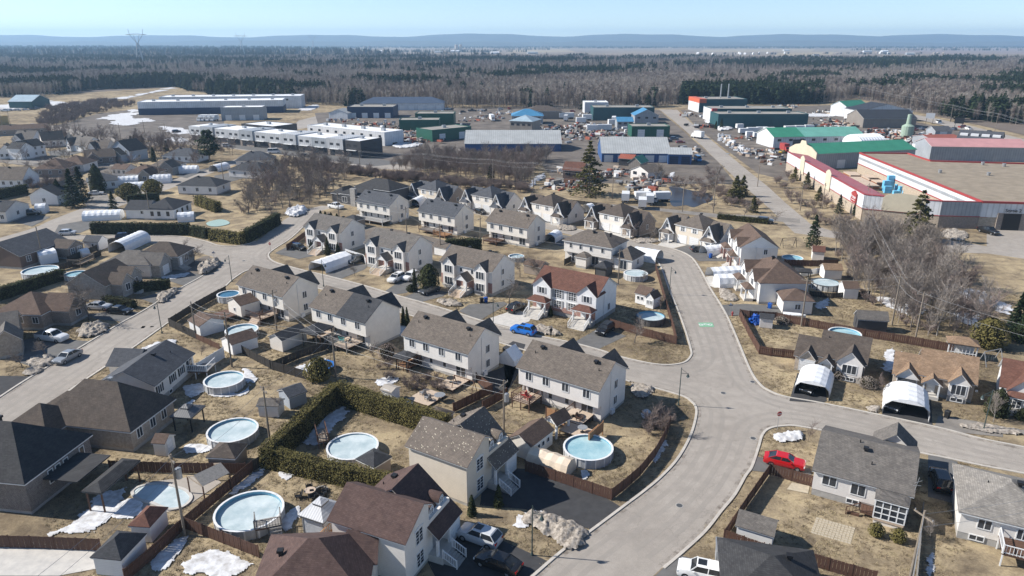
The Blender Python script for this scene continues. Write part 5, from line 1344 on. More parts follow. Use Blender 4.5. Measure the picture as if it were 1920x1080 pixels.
fence('dark fence behind the side-on white duplex',[(61.65,154.8),(67.38,153.99),(73.57,154.39)],mat=FENCE_BROWN)
fence('dark fence in front of the round pool beside the thicket',[(59.16,134.01),(63.2,132.76),(71.17,134.01)],mat=FENCE_DARK,h=1.2)
fence('white fence behind the brown hip-roofed house',[(62.03,146.27),(66.38,148.51),(68.55,149.27)],mat=TRIM,kind='solid',h=1.3)
fence('dark fence around the lawn of the red-brown bungalow',[(-101.79,156.86),(-101.04,162.47),(-99.94,173.33)],mat=FENCE_DARK)
fence('black fence beside the grey shed on the corner lot',[(-103.01,171.84),(-97.64,174.34)],mat=FENCE_DARK)
fence('dark fence between the pool and the cedar row at left',[(-100.13,150.81),(-97.92,154.8),(-97.25,162.47)],mat=FENCE_DARK)
fence('dark fence at the back of the far gravel lane',[(6.91,228.2),(16.81,221.7),(26.29,216.3)],mat=FENCE_DARK,h=1.2)
# ---------------------------------------------------------------- pools
pool('round pool with pale blue ice beside the beige segmented shelter',(9.31,76.19),6.0,ice=ICE_BLUE,level=.98)
pool('large round pool in the bottom left yard with grey wooden stairs',(-27.76,63.69),7.0,ice=ICE,level=.8)
pool('round pool inside the cedar-hedged lawn',(-19.61,76.76),6.2,top=1.0,level=.85)
pool('round pool next to the dark hip-roofed shed and brown-roofed brick house',(-35.71,80.42),6.2,top=1.1)
pool('round pool at the end of the white-railed deck',(-42.23,94.71),5.6)
pool('round pool beside the beige shed and utility pole',(-46.58,114.05),5.4,top=1.1,wall=POOLWALL_DK)
pool('small pool under a blue cover behind the leftmost duplex',(-55.56,131.93),4.2,top=1.3,ice=POOLWATER,level=1.1)
pool('round dark-walled pool in the yard of the white duplex',(25.04,120.38),5.2,wall=POOLWALL_DK,rail=DKGREYM)
pool('round pool by the lattice gazebo near the curved street',(26.46,145.54),5.0,level=1.12)
pool('round dark-railed pool beside the birch thicket',(64.54,139.44),5.6,rail=DKGREYM,level=1.1)
pool('pool with pale ice behind the side-on white duplex',(64.43,157.45),4.6,top=1.1,ice=ICE_BLUE)
pool('round white pool under the red-brown bungalow wall',(-102.36,147.81),7.0)
pool('pool with blue rim behind the big-gabled brown bungalow',(56.7,112.61),5.2,top=1.1,ice=ICE_BLUE)
pool('pale round pool behind the brown-roofed back duplex',(0.99,159.09),3.6,top=1.0)
pool('round pool beside the small grey gabled house',(-93.49,145.79),4.6,top=1.0,ice=ICE_BLUE)
kp = smooth_line([(-42.49,69.74),(-40.47,70.37),(-38.35,69.74),(-36.66,68.92),(-35.43,67.42),(-35.73,65.79),(-37.21,65.23),(-39.44,66.27),(-41.62,67.13),(-42.91,68.52)],6,True)
t = thing('inground_pool','kidney-shaped in-ground pool half in shadow with grey ice','pool',kp[0])
MB().face(*[(x - kp[0][0],y - kp[0][1],.1) for x,y in kp]).build('ice',ICE,t)
o_ = offset_line(kp + [kp[0]],-.35); a_ = kp + [kp[0]]
MB().loft([[(x - kp[0][0],y - kp[0][1],.0),(u - kp[0][0],v - kp[0][1],.0),(u - kp[0][0],v - kp[0][1],.17),(x - kp[0][0],y - kp[0][1],.17)] for (x,y),(u,v) in zip(a_,o_)]).build('coping',CONC_LT,t)
ky = smooth_line([(-85.42,195.1),(-83.61,198.9),(-80.84,197.6),(-78.68,193.9),(-80.48,190.8),(-83.35,191.4)],5,True)
t = thing('inground_pool','small green in-ground pool beyond the long cedar hedge','pool',ky[0])
MB().face(*[(x - ky[0][0],y - ky[0][1],.12) for x,y in ky]).build('ice',plain('pool_green',(.38,.5,.44),rough=.4),t)
# ---------------------------------------------------------------- sheds and gazebos
shed('white shed with dark grey hip roof in the bottom left corner',(-39.72,55.27),(-36.54,54.83),3.6,SD_WHITE,SH_CHAR,'hip',2.1,3.3)
shed('white shed with red-brown hip roof beside the kidney pool',(-38.59,60.01),(-36.23,59.76),3.0,SD_WHITE,SH_RED,'hip',2.0,2.9)
gazebo('grey metal gazebo with clear curtains beside the big round pool',(-21.88,61.4),(-18.93,60.04),3.0,ribbed('gazebo_metal',(.42,.43,.45),.3),GREYM,2.3,3.4,True,TARP_GREY)
shed('dark charcoal hip-roofed shed beside the hedged pool',(-18.31,72.38),(-15.79,70.5),2.6,SD_TAUPE,SH_CHAR,'hip',1.9,2.8)
shed('dark brown hip-roofed shed in front of the pool by the brick house',(-35.95,72.72),(-32.32,72.38),3.0,SD_TAUPE,SH_DKBROWN,'hip',1.9,3.0)
gazebo('black ribbed two-tier gazebo behind the brown-roofed brick house',(-44.25,81.75),(-41.25,81.33),3.0,ribbed('gazebo_dark',(.12,.12,.125),.3),BLACKM,2.2,3.0,True)
shed('tiny beige shed with brown roof against the brick house',(-43.94,75.94),(-42.08,75.69),2.0,SD_BEIGE,SH_BROWN,'gx',1.8,2.4,door=('E',.5))
shed('long beige shed with brown roof behind the beige segmented shelter',(2.29,74.49),(5.34,78.7),3.3,SD_BEIGE,SH_BROWN,'gx',2.1,3.1,win_=[('S',.35),('S',.55),('S',.78)])
h = Hs('small brown-roofed garden shelter with white arched front',(3.84,81.33),(5.65,79.58),.2,'garden_shelter','shelter'); L = h.L
h.groof(0,L,0,2.6,2.1,3.0,'gy',SH_BROWN,ov=.2,ovr=.2); h.put(MB().prism([(0,2.05),(L,2.05),(L / 2,2.9)],.02,.14,'y'),'gable_board',TRIM)
for x in (.1,L - .1):
 for y in (.1,2.5): h.box('post',TRIM,x - .12,x + .12,y - .12,y + .12,-.1,2.05)
shed('beige gabled shed with large window raised on the duplex deck',(-52.5,123.31),(-48.84,120.24),3.8,SD_BEIGE,SH_BROWN,'gy',3.0,4.0,win_=[('S',.5)],z0=.9)
shed('low white shed with brown roof beside the dark street fence',(-56.66,116.01),(-53.29,112.81),4.2,SD_WHITE,SH_BROWN,'gx',2.0,2.9)
shed('white shed with taupe roof beside the pool and pole',(-47.89,107.97),(-45,105.36),4.4,SD_WHITE,SH_BROWN,'gy',1.9,2.8)
shed('cream shed with charcoal roof, gable end lit by the sun',(-40.14,108.39),(-37.32,106.63),5.2,SD_BEIGE,SH_CHAR,'gy',2.1,2.9)
gazebo('charcoal hip-roofed gazebo over a pale deck behind the two-tone duplex',(-35.2,109.45),(-31.99,107.63),3.8,SH_CHAR,DKGREYM,2.8,3.8)
shed('blue-grey shed tucked behind the cedar hedge',(-30.56,87.45),(-28.49,89.5),3.0,SD_BLUE,SH_SLATE,'gx',1.8,2.5)
shed('grey flat-topped shed on the pole lawn',(-34.37,85.52),(-31.27,85.23),2.0,SD_GREY,SH_GREY,'gx',1.7,2.2)
shed('little cream plastic shed beside the melting snow patch',(-18.6,90.34),(-16.77,89.21),1.7,TRIM,PAVE_PATIO,'gx',1.7,2.0,door=('S',.5))
shed('low dark hip roof hidden behind the hedge end',(-11.52,83.53),(-8.85,81.98),2.2,SD_TAUPE,SH_DKBROWN,'hip',1.6,2.2)
h = shed('white garden cottage with brown roof beside the white duplex pool',(23.61,130.28),(26,128.14),3.0,SD_WHITE,SH_BROWN,'gx',2.1,3.2,win_=[('S',.25),('S',.55)])
h.block(h.L - .1,h.L + 1.6,-.7,1.8,2.1,3.0,'gy',SD_WHITE,SH_BROWN,z0=.05,found=False,ov=.18,ovr=.18); h.win(h.L + .4,-.7,1.2,.4,.7); h.win(h.L + 1.1,-.7,1.2,.4,.7)
gazebo('dark green-grey gazebo with screened sides by the pale duplex',(17.56,146.93),(20.24,145.4),3.6,SH_CHAR,BLACKM,2.2,3.2,False,SCREEN)
shed('white shed with grey gambrel roof by the curved street fence',(22.5,60.36),(25.85,58.55),2.6,SD_WHITE,SH_GREY,'gx',1.8,2.7)
shed('dark shed with worn grey roof and one white end',(60.25,116.01),(65.33,115),2.6,SD_CHAR,SH_GREY,'gx',2.2,3.3)
h = gazebo('white lattice garden house with tan roof behind the tan bungalow',(69.75,105.28),(73.86,103.39),2.6,SH_TAN,TRIM,2.4,3.3,False,None)
m = MB()
for i in range(9): m.box(h.L * i / 8 - .04,h.L * i / 8 + .04,.06,.12,.1,2.2)
m.box(0,h.L,.05,.13,.9,1.0); h.put(m,'lattice',TRIM); h.box('back_wall',SD_WHITE,.1,h.L - .1,2.4,2.5,0,2.2)
shed('grey shed with pink-red roof in front of the conifer',(69.38,158.84),(72.09,157.96),3.2,SD_GREY,SH_RED,'gx',2.1,3.0)
shed('white shed with rusty brown roof at the thicket edge',(66.32,144.59),(70.23,144.21),3.2,SD_WHITE,SH_TAN,'gx',2.1,3.0)
shed('white shed with brown roof right of the dark-railed pool',(65.19,132.49),(68.18,132.17),3.4,SD_WHITE,SH_BROWN,'gx',2.1,3.0)
gazebo('black flat-topped gazebo beside the white fence',(60.02,143.47),(63.09,142.74),2.6,SH_BLACK,BLACKM,2.1,2.5)
shed('grey shed by the black fence on the corner lot',(-104.35,167.69),(-99.94,166.71),3.0,SD_GREY,SH_SLATE,'gx',2.1,3.2,win_=[('S',.6)])
shed('small tan-roofed shed at the back of the row of duplexes',(-39.29,198.3),(-35.22,195.7),3,SD_WHITE,SH_CHAR,'gx',2.0,2.8)
shed('brown-roofed shed between the white duplex and the brown back duplex',(2.33,149.13),(6.18,146.42),3.2,SD_TAUPE,SH_BROWN,'gx',2.0,2.9)
shed('white shed with pale roof beyond the square cedar hedge',(-18.75,163.74),(-15.51,161.43),3.0,SD_WHITE,SH_TAUPE,'gx',2.0,2.8)
shed('brown cottage-like shed on the lawn by the snow heap',(-46.55,190.4),(-42.26,188),4.0,SD_TAUPE,SH_CHAR,'hip',2.2,3.3)
shed('dark resin shed beside the blue tarp',(43.69,117.53),(46.06,116.77),1.8,SD_GREY,SH_CHAR,'gx',1.8,2.3,door=('W',.5))
gazebo('posts and dark roof of the patio cover in front of the black-roofed house',(-45.87,64.85),(-43.51,64.47),6.0,SH_BLACK,WOOD_BROWN,2.7,3.3)
h = Hs('bare wooden pergola frame with half a roof by the kidney pool',(-36.2,68.46),(-33.65,66.45),0,'pergola','pergola'); L = h.L
m = MB()
for x in (0,L):
 for y in (0,3.2): m.box(x - .06,x + .06,y - .06,y + .06,-.1,2.2)
h.put(m,'posts',WOOD_BROWN); h.put(MB().bar((0,0,2.2),(L,0,2.2),.08,.14).bar((0,3.2,2.2),(L,3.2,2.2),.08,.14).bar((L / 2,0,2.9),(L / 2,3.2,2.9),.08,.12).bar((0,0,2.2),(L / 2,0,2.9),.07,.1).bar((L,0,2.2),(L / 2,0,2.9),.07,.1).bar((0,3.2,2.2),(L / 2,3.2,2.9),.07,.1).bar((L,3.2,2.2),(L / 2,3.2,2.9),.07,.1),'rafters',WOOD_RAW)
h.put(MB().hexa([(L / 2,0,2.97),(L,0,2.27),(L,3.2,2.27),(L / 2,3.2,2.97)],[(L / 2,0,3.02),(L,0,2.32),(L,3.2,2.32),(L / 2,3.2,3.02)]),'roof_panel',WOOD_GREY)
# ---------------------------------------------------------------- decks
def dk(h_,x0,x1,y0,y1,z,label,**k): return deck(label,h_.w(x0,y0),h_.w(x1,y0),y1 - y0,z,**k)
dk(A4,.4,3.4,-2.4,.85,1.35,'raised brown deck with red cushions at the left of the corner duplex',mat=WOOD_PALE,steps=None)
dk(A4,8.6,11.6,-2.6,.85,1.0,'pale two-level deck behind the corner duplex patio door',sides='W')
dk(A4,9.8,14.2,-5.2,-2.7,.95,'cedar deck with solid sides wrapping the round pool',mat=WOOD_PALE,railmat=WOOD_CEDAR,sides='E')
m = A4
t = thing('privacy_screen','tall cedar board screen left of the corner duplex deck','screen',A4.w(6.6,-3.2),A4.a)
for i in range(5): MB().box(0,2.9,-.03,.03,.5 + i * .36,.84 + i * .36).build('board',WOOD_CEDAR,t)
for x in (0,1.45,2.9): MB().box(x - .06,x + .06,-.06,.06,-.1,2.4).build('post',WOOD_BROWN,t)
t = thing('privacy_screen','cedar board wall on the street side of the round pool deck','screen',A4.w(14.3,-5.3),A4.a + math.pi / 2)
for i in range(5): MB().box(0,3.6,-.03,.03,.55 + i * .28,.81 + i * .28).build('board',WOOD_CEDAR,t)
for x in (0,1.8,3.6): MB().box(x - .06,x + .06,-.06,.06,-.1,2.1).build('post',WOOD_CEDAR,t)
dk(A3,.2,2.4,-1.9,.85,.9,'cedar deck under the dark canopy at the left of the third duplex',mat=WOOD_CEDAR)
gazebo('dark canopy over the cedar deck of the third duplex',A3.w(-.4,-2.2),A3.w(2.4,-2.2),2.8,SH_CHAR,BLACKM,2.3,2.7)
dk(A3,9.2,12.2,-3.4,.85,.55,'pale stepped deck at the right of the third duplex',sides='')
dk(A3,8.2,12.0,-8.6,-4.6,.3,'low pale patio platform with round table on the lawn',sides='')
dk(A2,6.0,11.2,-2.8,.85,1.1,'raised grey-railed deck with turquoise chair behind the two-tone duplex',mat=WOOD_PALE,railmat=WOOD_GREY)
dk(A2,.2,4.0,-2.0,.85,1.0,'pale deck under the charcoal gazebo',sides='S')
dk(A1,3.6,9.6,-3.0,.85,1.1,'pale deck with blue box and rusty rails behind the leftmost duplex',mat=WOOD_PALE,sides='SE',steps=(.62,.98))
dk(A1,-.5,3.4,-5.6,-2.8,.9,'wooden platform under the raised beige shed',mat=WOOD_BROWN,sides='')
dk(N2,3.4,8.6,-3.0,-.05,1.5,'brown deck with white railing at the right edge',mat=WOOD_BROWN,railmat=TRIM,sides='SW')
dk(C1,2.2,12.0,-2.6,.85,1.0,'white-railed deck along the first back duplex',mat=WOOD_GREY,railmat=TRIM)
dk(C2,2.0,7.5,-2.4,.85,.9,'grey deck with wrapped furniture behind the slate-roofed duplex',mat=WOOD_GREY,railmat=WOOD_BROWN)
dk(C2,8.0,12.0,-3.4,-.4,.7,'cedar deck corner behind the slate-roofed duplex',mat=WOOD_CEDAR,railmat=WOOD_CEDAR)
dk(C3,.8,5.0,-2.6,.85,.9,'deck with slatted pergola behind the brown back duplex',mat=WOOD_BROWN)
deck('white-railed deck leading from the slate-roofed bungalow to its pool',(-49.33,97.14),(-45.65,96.96),3.0,1.3,mat=WOOD_GREY,railmat=TRIM,sides='SE')
deck('cedar deck tucked behind the plum-roofed house',(-19.58,58.26),(-17.52,57.34),3.0,.9,mat=WOOD_CEDAR,railmat=WOOD_CEDAR,sides='SW')
deck('weathered grey stair platform of the big round pool',(-26.09,60.5),(-23.63,61.34),1.6,1.2,mat=WOOD_GREY,railmat=WOOD_GREY,steps=(.55,1.0))
deck('small brown deck beside the hedged pool',(-24.12,77.65),(-22.85,78.14),3.2,1.0,mat=WOOD_RAW,railmat=WOOD_BROWN)
deck('bare wooden deck frame behind the grey hipped corner house',(-96.76,153.18),(-96.37,158.12),3.0,.8,mat=WOOD_RAW,railmat=WOOD_RAW)
sheet('patio',[(32.23,70.47),(33.97,69.74),(33.23,68.32),(31.13,69.12)],PAVER,'small paved pad beside the red car fence','patio')
t = thing('paver_patio','grid of square stepping stones set in the grey bungalow lawn','patio',(31.07,61.67))
pa,pb,pc = (31.07,61.67),(34.14,60.01),(32.54,63.95)
ux = ((pb[0] - pa[0]) / 11,(pb[1] - pa[1]) / 11); uy = ((pc[0] - pa[0]) / 7,(pc[1] - pa[1]) / 7)
pm_ = MB().hexa([(-.15,-.15,0),(.15,-.15,0),(.15,.15,0),(-.15,.15,0)],[(-.135,-.135,.05),(.135,-.135,.05),(.135,.135,.05),(-.135,.135,.05)]).mesh('paving_stone',PAVER)
for i in range(12):
 for j in range(8): part('paving_stone',pm_,t,(ux[0] * i + uy[0] * j + rnd.uniform(-.02,.02),ux[1] * i + uy[1] * j + rnd.uniform(-.02,.02),-.01),ang(pa,pb) + rnd.uniform(-.08,.08))
# ---------------------------------------------------------------- car shelters
def sh2(label,fl,fr,L,**k):
 """shelter from its two front base corners (left, right as seen from outside)"""
 c = lerp(fl,fr,.5); a = ang(fl,fr) + math.pi / 2
 return shelter(label,c,(c[0] + math.cos(a) * L,c[1] + math.sin(a) * L),dist(fl,fr),**k)
sh2('white car shelter in front of the brown bungalow, black car inside',(40.54,92.49),(44.75,90.22),6.4,h=2.5,valance=True)
sh2('white car shelter in front of the tan bungalow, dark car inside',(50.48,86.7),(55.53,84.1),6.2,h=2.7,valance=True)
sh2('long white car shelter with arched window between two grey duplexes',(-45.2,151.6),(-40.73,148.89),9.0,h=2.5,facets=4,valance=True)
shelter('crumpled white tarp shelter at the end of the hip-roofed duplex',(28.91,161.58),(34.01,158.12),4.6,h=2.6,open_=(True,True))
shelter('translucent white tunnel shelter in front of the side-on white duplex',(45.44,163.37),(53.09,166.1),3.4,h=2.2)
shelter('long white shelter beside the side-on white duplex',(42.31,145.54),(51.81,147.38),4.2,h=2.5,facets=4)
shelter('short white shelter nearest the curved street, wrinkled plastic sides',(42.55,140.93),(48.65,141.62),3.8,h=2.5,facets=4,open_=(False,True))
shelter('long white ribbed tarp tunnel attached to the white corner bungalow',(-121.61,198.9),(-111.98,200.9),4.6,h=2.6)
shelter('small white shelter with black window beside the white corner bungalow',(-94.16,197),(-90.03,198.3),3.6,h=2.6,open_=(False,True))
shelter('white shelter with black car at the far left street',(-149.8,206.9),(-144.07,208.3),4.4,h=2.6)
shelter('small white shelter on the lawn of the far left street',(-140.77,207.6),(-138.04,208.3),3.4,h=2.8)
shelter('white rounded shelter beneath the tall dark cedar',(-139.44,252),(-133.23,254),4.4,h=3.0)
shelter('white shelter in front of the tall cedar, slightly lower',(-132.23,242.3),(-126.56,244.2),4.0,h=2.6)
shelter('white shelter with grey opening beside the tan brick house',(-129.71,255),(-123.17,257.1),5.0,h=3.0)
shelter('white shelter at the bend beneath the big pine',(-128.38,276),(-121.85,277.2),4.6,h=2.8)
shelter('low white shelter behind the dark brown far bungalow',(-168.18,304.7),(-159.83,306.2),4.4,h=2.6)
shelter('white shelter hidden behind the grey far roofs',(-116.53,278.4),(-114.35,285.8),4.2,h=2.6)
shelter('long white arched tarp behind the stone corner house',(-94.88,165.18),(-93.94,175.87),4.4,h=2.8)
shelter('white tarp-wrapped gazebo box beside the red-brown bungalow',(-108.38,156.45),(-105.76,158.98),4.2,h=3.0,facets=4,open_=(False,False),straight=.75)
shelter('tiny white shelter on the red-brown bungalow lawn',(-101.42,161.14),(-100.53,162.92),1.8,h=2.0,facets=4,open_=(False,False))
shelter('white shelter behind the steep-gabled brown house',(21.63,205.6),(23.41,207.6),3.4,h=3.0)
shelter('white shelter between the slate-roofed duplex and the tan steep-gabled house',(-29.94,214.1),(-27.08,223.3),3.8,h=2.8)
shelter('beige four-bay fabric shelter beside the pale blue pool',(2.33,75.01),(6.89,72.19),2.7,h=2.0,mat=TARP_BEIGE,facets=4,sag=.1)
shelter('white peaked tent between the two right-hand duplexes',(-1.01,102.21),(0.51,104.61),3.2,h=2.6,facets=2,open_=(False,False))
shelter('white tarp on the pale duplex yard beside the brown shed',(9.43,174.34),(11.59,179.01),3.2,h=2.2)
# ---------------------------------------------------------------- hedges and shrubs
hedge('left leg of the tall cedar hedge around the pool lawn',(-29.05,72.96),(-24.71,90.22),1.9,3.0)
hedge('back leg of the tall cedar hedge around the pool lawn',(-24.71,90.22),(-8.23,80.7),2.0,3.0)
hedge('near leg of the tall cedar hedge in front of the pool lawn',(-29.54,74.09),(-13.47,68.32),1.8,2.4)
hedge('long dark cedar hedge in front of the white corner bungalow',(-110.85,183.4),(-84.86,182.3),2.2,3.0,CEDAR_DK,14,.34)
hedge('short rounded cedar hedge segment at the bend',(-83.92,181.7),(-78.15,178.48),2.2,2.6,CEDAR_DK,14,.34)
hedge('cedar hedge curving past the junction towards the bare trees',(-76.71,176.91),(-67.34,172.83),2.2,2.9,CEDAR,14,.34)
hedge('cedar hedge along the road north of the junction',(-67.16,173.84),(-65.02,193.9),2.2,3.2,CEDAR_DK,14,.34)
hedge('row of dark cedars behind the tan hip-roofed bungalow',(-101.55,130.32),(-95.85,144.81),2.2,2.4,CEDAR_DK,16,.3)
hedge('clipped dark hedge in front of the stone corner house',(-76.48,136.57),(-70.33,139.22),1.8,2.0,CEDAR_DK,16,.28)
hedge('low dark hedge beside the silver sedan',(-78.74,129.72),(-71.79,127.38),1.8,1.6,CEDAR_DK,16,.28)
hedge('square dark cedar hedge between the back duplexes',(-15.9,165.18),(-7.35,166.1),2.6,3.4,CEDAR_DK,14,.3)
hedge('cedar hedge behind the white corner bungalow',(-119.47,218.6),(-111.7,223.3),2.4,3.0,CEDAR_DK,12,.36)
hedge('cedar hedge right of the white corner bungalow roof',(-97.56,218.6),(-87.27,208.3),2.6,3.0,CEDAR,12,.36)
hedge('dark hedge behind the far left white house',(-165.82,225.8),(-162.69,236.9),2.4,3.0,CEDAR_DK,12,.36)
hedge('low dark hedge along the gravel lane',(58.88,200.2),(71.26,193.9),1.6,1.4,CEDAR_DK,12,.3)
shrub('tall rounded cedar between the second and third grey duplexes',(-16.85,137.55),4.2,5.6,CEDAR_DK,'ball',n=2200,size=.3)
shrub('pointed cedar in front of the round cedar',(-19.92,138.55),1.4,4.4,CEDAR_DK,'cone')
shrub('low round shrub beside the white cars',(-20.4,137.22),2.2,1.4,CEDAR_DK,'ball')
shrub('orange-tinged cedar beside the blue trampoline',(-28.99,96.96),4.0,3.6,CEDAR,'ball',n=1800,size=.24)
for k,(x,y) in enumerate(((757,610),(763,613))): shrub('slim dark cedar of the pair behind the two-tone duplex, ' + ('left one' if k == 0 else 'right one'),((-19.37,118.72),(-18.64,118.22))[k],1.1,3.6,CEDAR_DK,'cone',group='pair of slim cedars')
shrub('round cedar ball left of the grey bungalow sunroom',(37.39,61.17),1.5,1.5,CEDAR,'ball',n=900,size=.14)
shrub('round cedar ball right of the grey bungalow sunroom',(39.18,60.26),1.5,1.5,CEDAR,'ball',n=900,size=.14)
shrub('pointed dark cedar left of the beige house steps',(-4.29,64.49),1.1,2.5,CEDAR_DK,'cone')
shrub('pointed dark cedar in the shade of the beige house porch',(-1.46,65.98),1.2,2.8,CEDAR_DK,'cone')
shrub('tall egg-shaped cedar by the plum-roofed cottage',(65.86,86.26),3.0,4.0,CEDAR_DK,'col',n=1500,size=.22)
shrub('dark cedar beside the cottage at the right edge',(68.39,84.95),1.8,1.6,CEDAR_DK,'ball')
shrub('bare round bush right of the big-gabled bungalow',(52.18,94.51),2.8,1.7,TWIG,'ball',n=1500,size=.12)
shrub('bare round bush between the garage and the big gable',(49.01,97.32),2.2,1.8,TWIG,'ball',n=1200,size=.12)
shrub('bare round bush behind the third duplex',(-19.92,104.61),3.2,2.6,TWIG_RED,'ball',n=1500,size=.12)
shrub('cedar in front of the leftmost grey duplex porch',(-43.79,163.37),2.2,4.2,CEDAR_DK,'cone')
shrub('smaller cedar right of the leftmost grey duplex porch',(-41.48,163.82),1.4,3.0,CEDAR_DK,'cone')
shrub('cedar left of the leftmost grey duplex steps',(-48.7,167.04),1.4,2.2,CEDAR_DK,'cone')
shrub('small shrub beside the white duplex left steps',(7.11,123.46),1.0,1.9,CEDAR_DK,'cone')
for k,p in enumerate(((-55.91,204.2),(-54.18,202.9),(-52.16,201.5),(-50.16,200.2))): shrub('small clipped cedar along the first back duplex drive',p,1.2,1.5,CEDAR_DK,'cone',group='clipped cedars by the drive')
shrub('low dark shrub in the yard beside the blue tarp',(48.47,119.49),2.6,1.4,TWIG,'ball',n=900,size=.14)
shrub('very tall dark columnar cedar among the far left houses',(-139.54,238.6),4.6,9.5,CEDAR_DK,'col',n=2600,size=.4)
for k,p in enumerate(((-178.96,339.7),(-178.34,341.5),(-177.45,343.3),(-176.3,345.1))): shrub('tall dark cedar in the row behind the blue-grey house',p,2.6,6.2,CEDAR_DK,'cone',group='row of cedars behind the blue-grey house',n=900,size=.4)
shrub('dark cedar beside the tan brick far house',(-151.42,303.3),3.0,6.0,CEDAR_DK,'cone',n=900,size=.4)
shrub('dark cedar above the long white far house',(-160.24,334.5),2.6,4.6,CEDAR_DK,'cone',n=900,size=.4)
shrub('round olive cedar beside the far side street',(-120.32,236.9),6.4,4.6,CEDAR,'ball',n=2200,size=.4)
shrub('wide olive cedar clump left of the far side street',(-123.82,228.2),7.0,5.0,CEDAR,'ball',n=2200,size=.4)
shrub('dark cedar clump beside the white-walled far house',(-143.52,223.3),3.0,7.0,CEDAR_DK,'col',n=1500,size=.4)
shrub('rounded cedar behind the tan bungalow by the garden house',(79.18,109.27),5.4,5.0,CEDAR,'ball',n=2200,size=.3)
shrub('dark conifer bush at the far right edge',(86.37,111.5),5.0,6.0,NEEDLE,'cone',n=1500,size=.3)
# ---------------------------------------------------------------- cars
W_,BK,SV,DG = (.78,.78,.77),(.012,.012,.013),(.56,.57,.58),(.06,.065,.07)
def cr(label,rear,front,kind='sedan',col=W_,**k): return car(label,lerp(rear,front,.5),ang(rear,front),kind,col,**k)
cr('silver suv with sunroof on the dark driveway',(-1.5,59.36),(-5.05,61.25),'suv',SV,sunroof=True)
cr('black car in the shade of the cream house',(0.25,55.63),(-2.87,57.34),'sedan',BK)
cr('white suv cut by the bottom edge',(20.13,54.42),(15.83,55.85),'suv',W_,sunroof=True)
cr('bright red sedan beside the brown fence',(30.77,74.89),(34.38,73.18),'sedan',(.52,.012,.015))
cr('bright blue suv parked on the street',(3.69,114.06),(0.28,115.98),'suv',(.012,.17,.62),sunroof=True)
cr('black suv on the driveway right of the white duplex',(17.84,117.97),(14.61,112.89),'suv',BK)
cr('black suv on the pale driveway left of the white duplex',(-0.79,124.01),(2.55,128.25),'suv',BK)
cr('white suv nearest the street on the shared driveway',(-23.38,145.9),(-25.55,141.62),'suv',W_,sunroof=True)
cr('white suv behind the round cedar',(-20.54,147.01),(-22.63,143.02),'suv',W_)
cr('grey sedan below the round cedar',(-15.44,137.55),(-17.85,134.96),'sedan',DG)
cr('dark suv behind the arched white shelter',(-34.67,158.98),(-37.23,154.8),'suv',DG)
cr('black sedan in front of the leftmost grey duplex',(-54.05,169.41),(-50,166.57),'hatch',BK)
cr('silver-grey sedan driving down the left street',(-70.27,106.26),(-71.23,101.82),'sedan',(.25,.265,.28))
cr('white pickup truck in the driveway of the tan-roofed bungalow',(-81.64,112.89),(-74.63,111.05),'pickup',W_)
cr('white sedan in front of the low hedge',(-80.47,127.09),(-76.26,126.81),'sedan',W_)
cr('black sedan parked beside the white sedan',(-75.46,125.12),(-71.04,124.28),'sedan',BK)
cr('silver car at the corner of the long hedge',(-118.61,181.7),(-114.59,182.3),'hatch',SV)
cr('dark blue car behind the corner house',(-100.59,177.43),(-98.24,178.48),'suv',(.02,.03,.06))
cr('black pickup in front of a far white shelter',(-142.85,203.5),(-138.41,204.9),'pickup',BK)
cr('white car on the far side street',(-139.27,233.3),(-136.04,234.2),'sedan',W_)
cr('white pickup beside the dark house by the bare wood',(-55.51,214.9),(-51.58,211.9),'pickup',W_)
cr('dark car beside the brown-roofed back duplex',(-10.63,208.3),(-7.97,204.9),'hatch',BK)
cr('dark car under the eaves of the third steep-gabled house',(10.4,200.2),(11.98,195.7),'sedan',BK)
cr('blue car half hidden by the slate-roofed duplex',(-31.19,218.6),(-28.75,216.3),'suv',(.02,.05,.12))
cr('black sedan inside the shelter of the brown bungalow',(44.56,94.85),(42.46,92.49),'sedan',BK)
cr('dark car inside the shelter of the tan bungalow',(54.67,89.59),(52.09,87.15),'sedan',DG)
cr('black suv in the shade between the grey bungalows',(48.43,68.42),(49.59,71.64),'suv',BK)
cr('black pickup at the hardware store door',(125.51,185.6),(126.44,181.7),'pickup',BK)
cr('dark car at the end of the gravel lane',(69.19,195.7),(72.36,194.5),'suv',DG)
cr('black motor-trailer parked on the semi-detached driveway',(43.56,166.1),(46.77,166.57),'hatch',DG)
# ---------------------------------------------------------------- bins
for lab,p,m_ in (('blue bin left of the third grey duplex',(-16,139.9),BIN_BLUE),('blue bin right of the third grey duplex porch',(-5.09,130.62),BIN_BLUE),('black bin right of the third grey duplex porch',(-5.91,130.32),BLACKM),('blue bin by the second duplex fence',(-37.64,160.71),BIN_BLUE),('blue bin at the white vinyl fence end',(-34.51,158.12),BIN_BLUE),('blue bin by the black sedan',(-54.08,170.86),BIN_BLUE),('blue bin under the brown-roofed steep-gabled house',(25.24,189.1),BIN_BLUE),('blue bin beside the translucent tunnel shelter',(46.52,160.71),BIN_BLUE),('blue bin against the hipped garage',(49.05,127.38),BIN_BLUE),('blue bin by the third steep-gabled house',(9.23,201.5),BIN_BLUE),('black bin on the gravel apron of the tan bungalow',(58.69,85.53),BLACKM),('blue bin beside the two bins of the shared driveway',(-17.03,140.24),BIN_BLUE)):
 wheelie_bin(lab,p,m_,rnd.random() * 3)
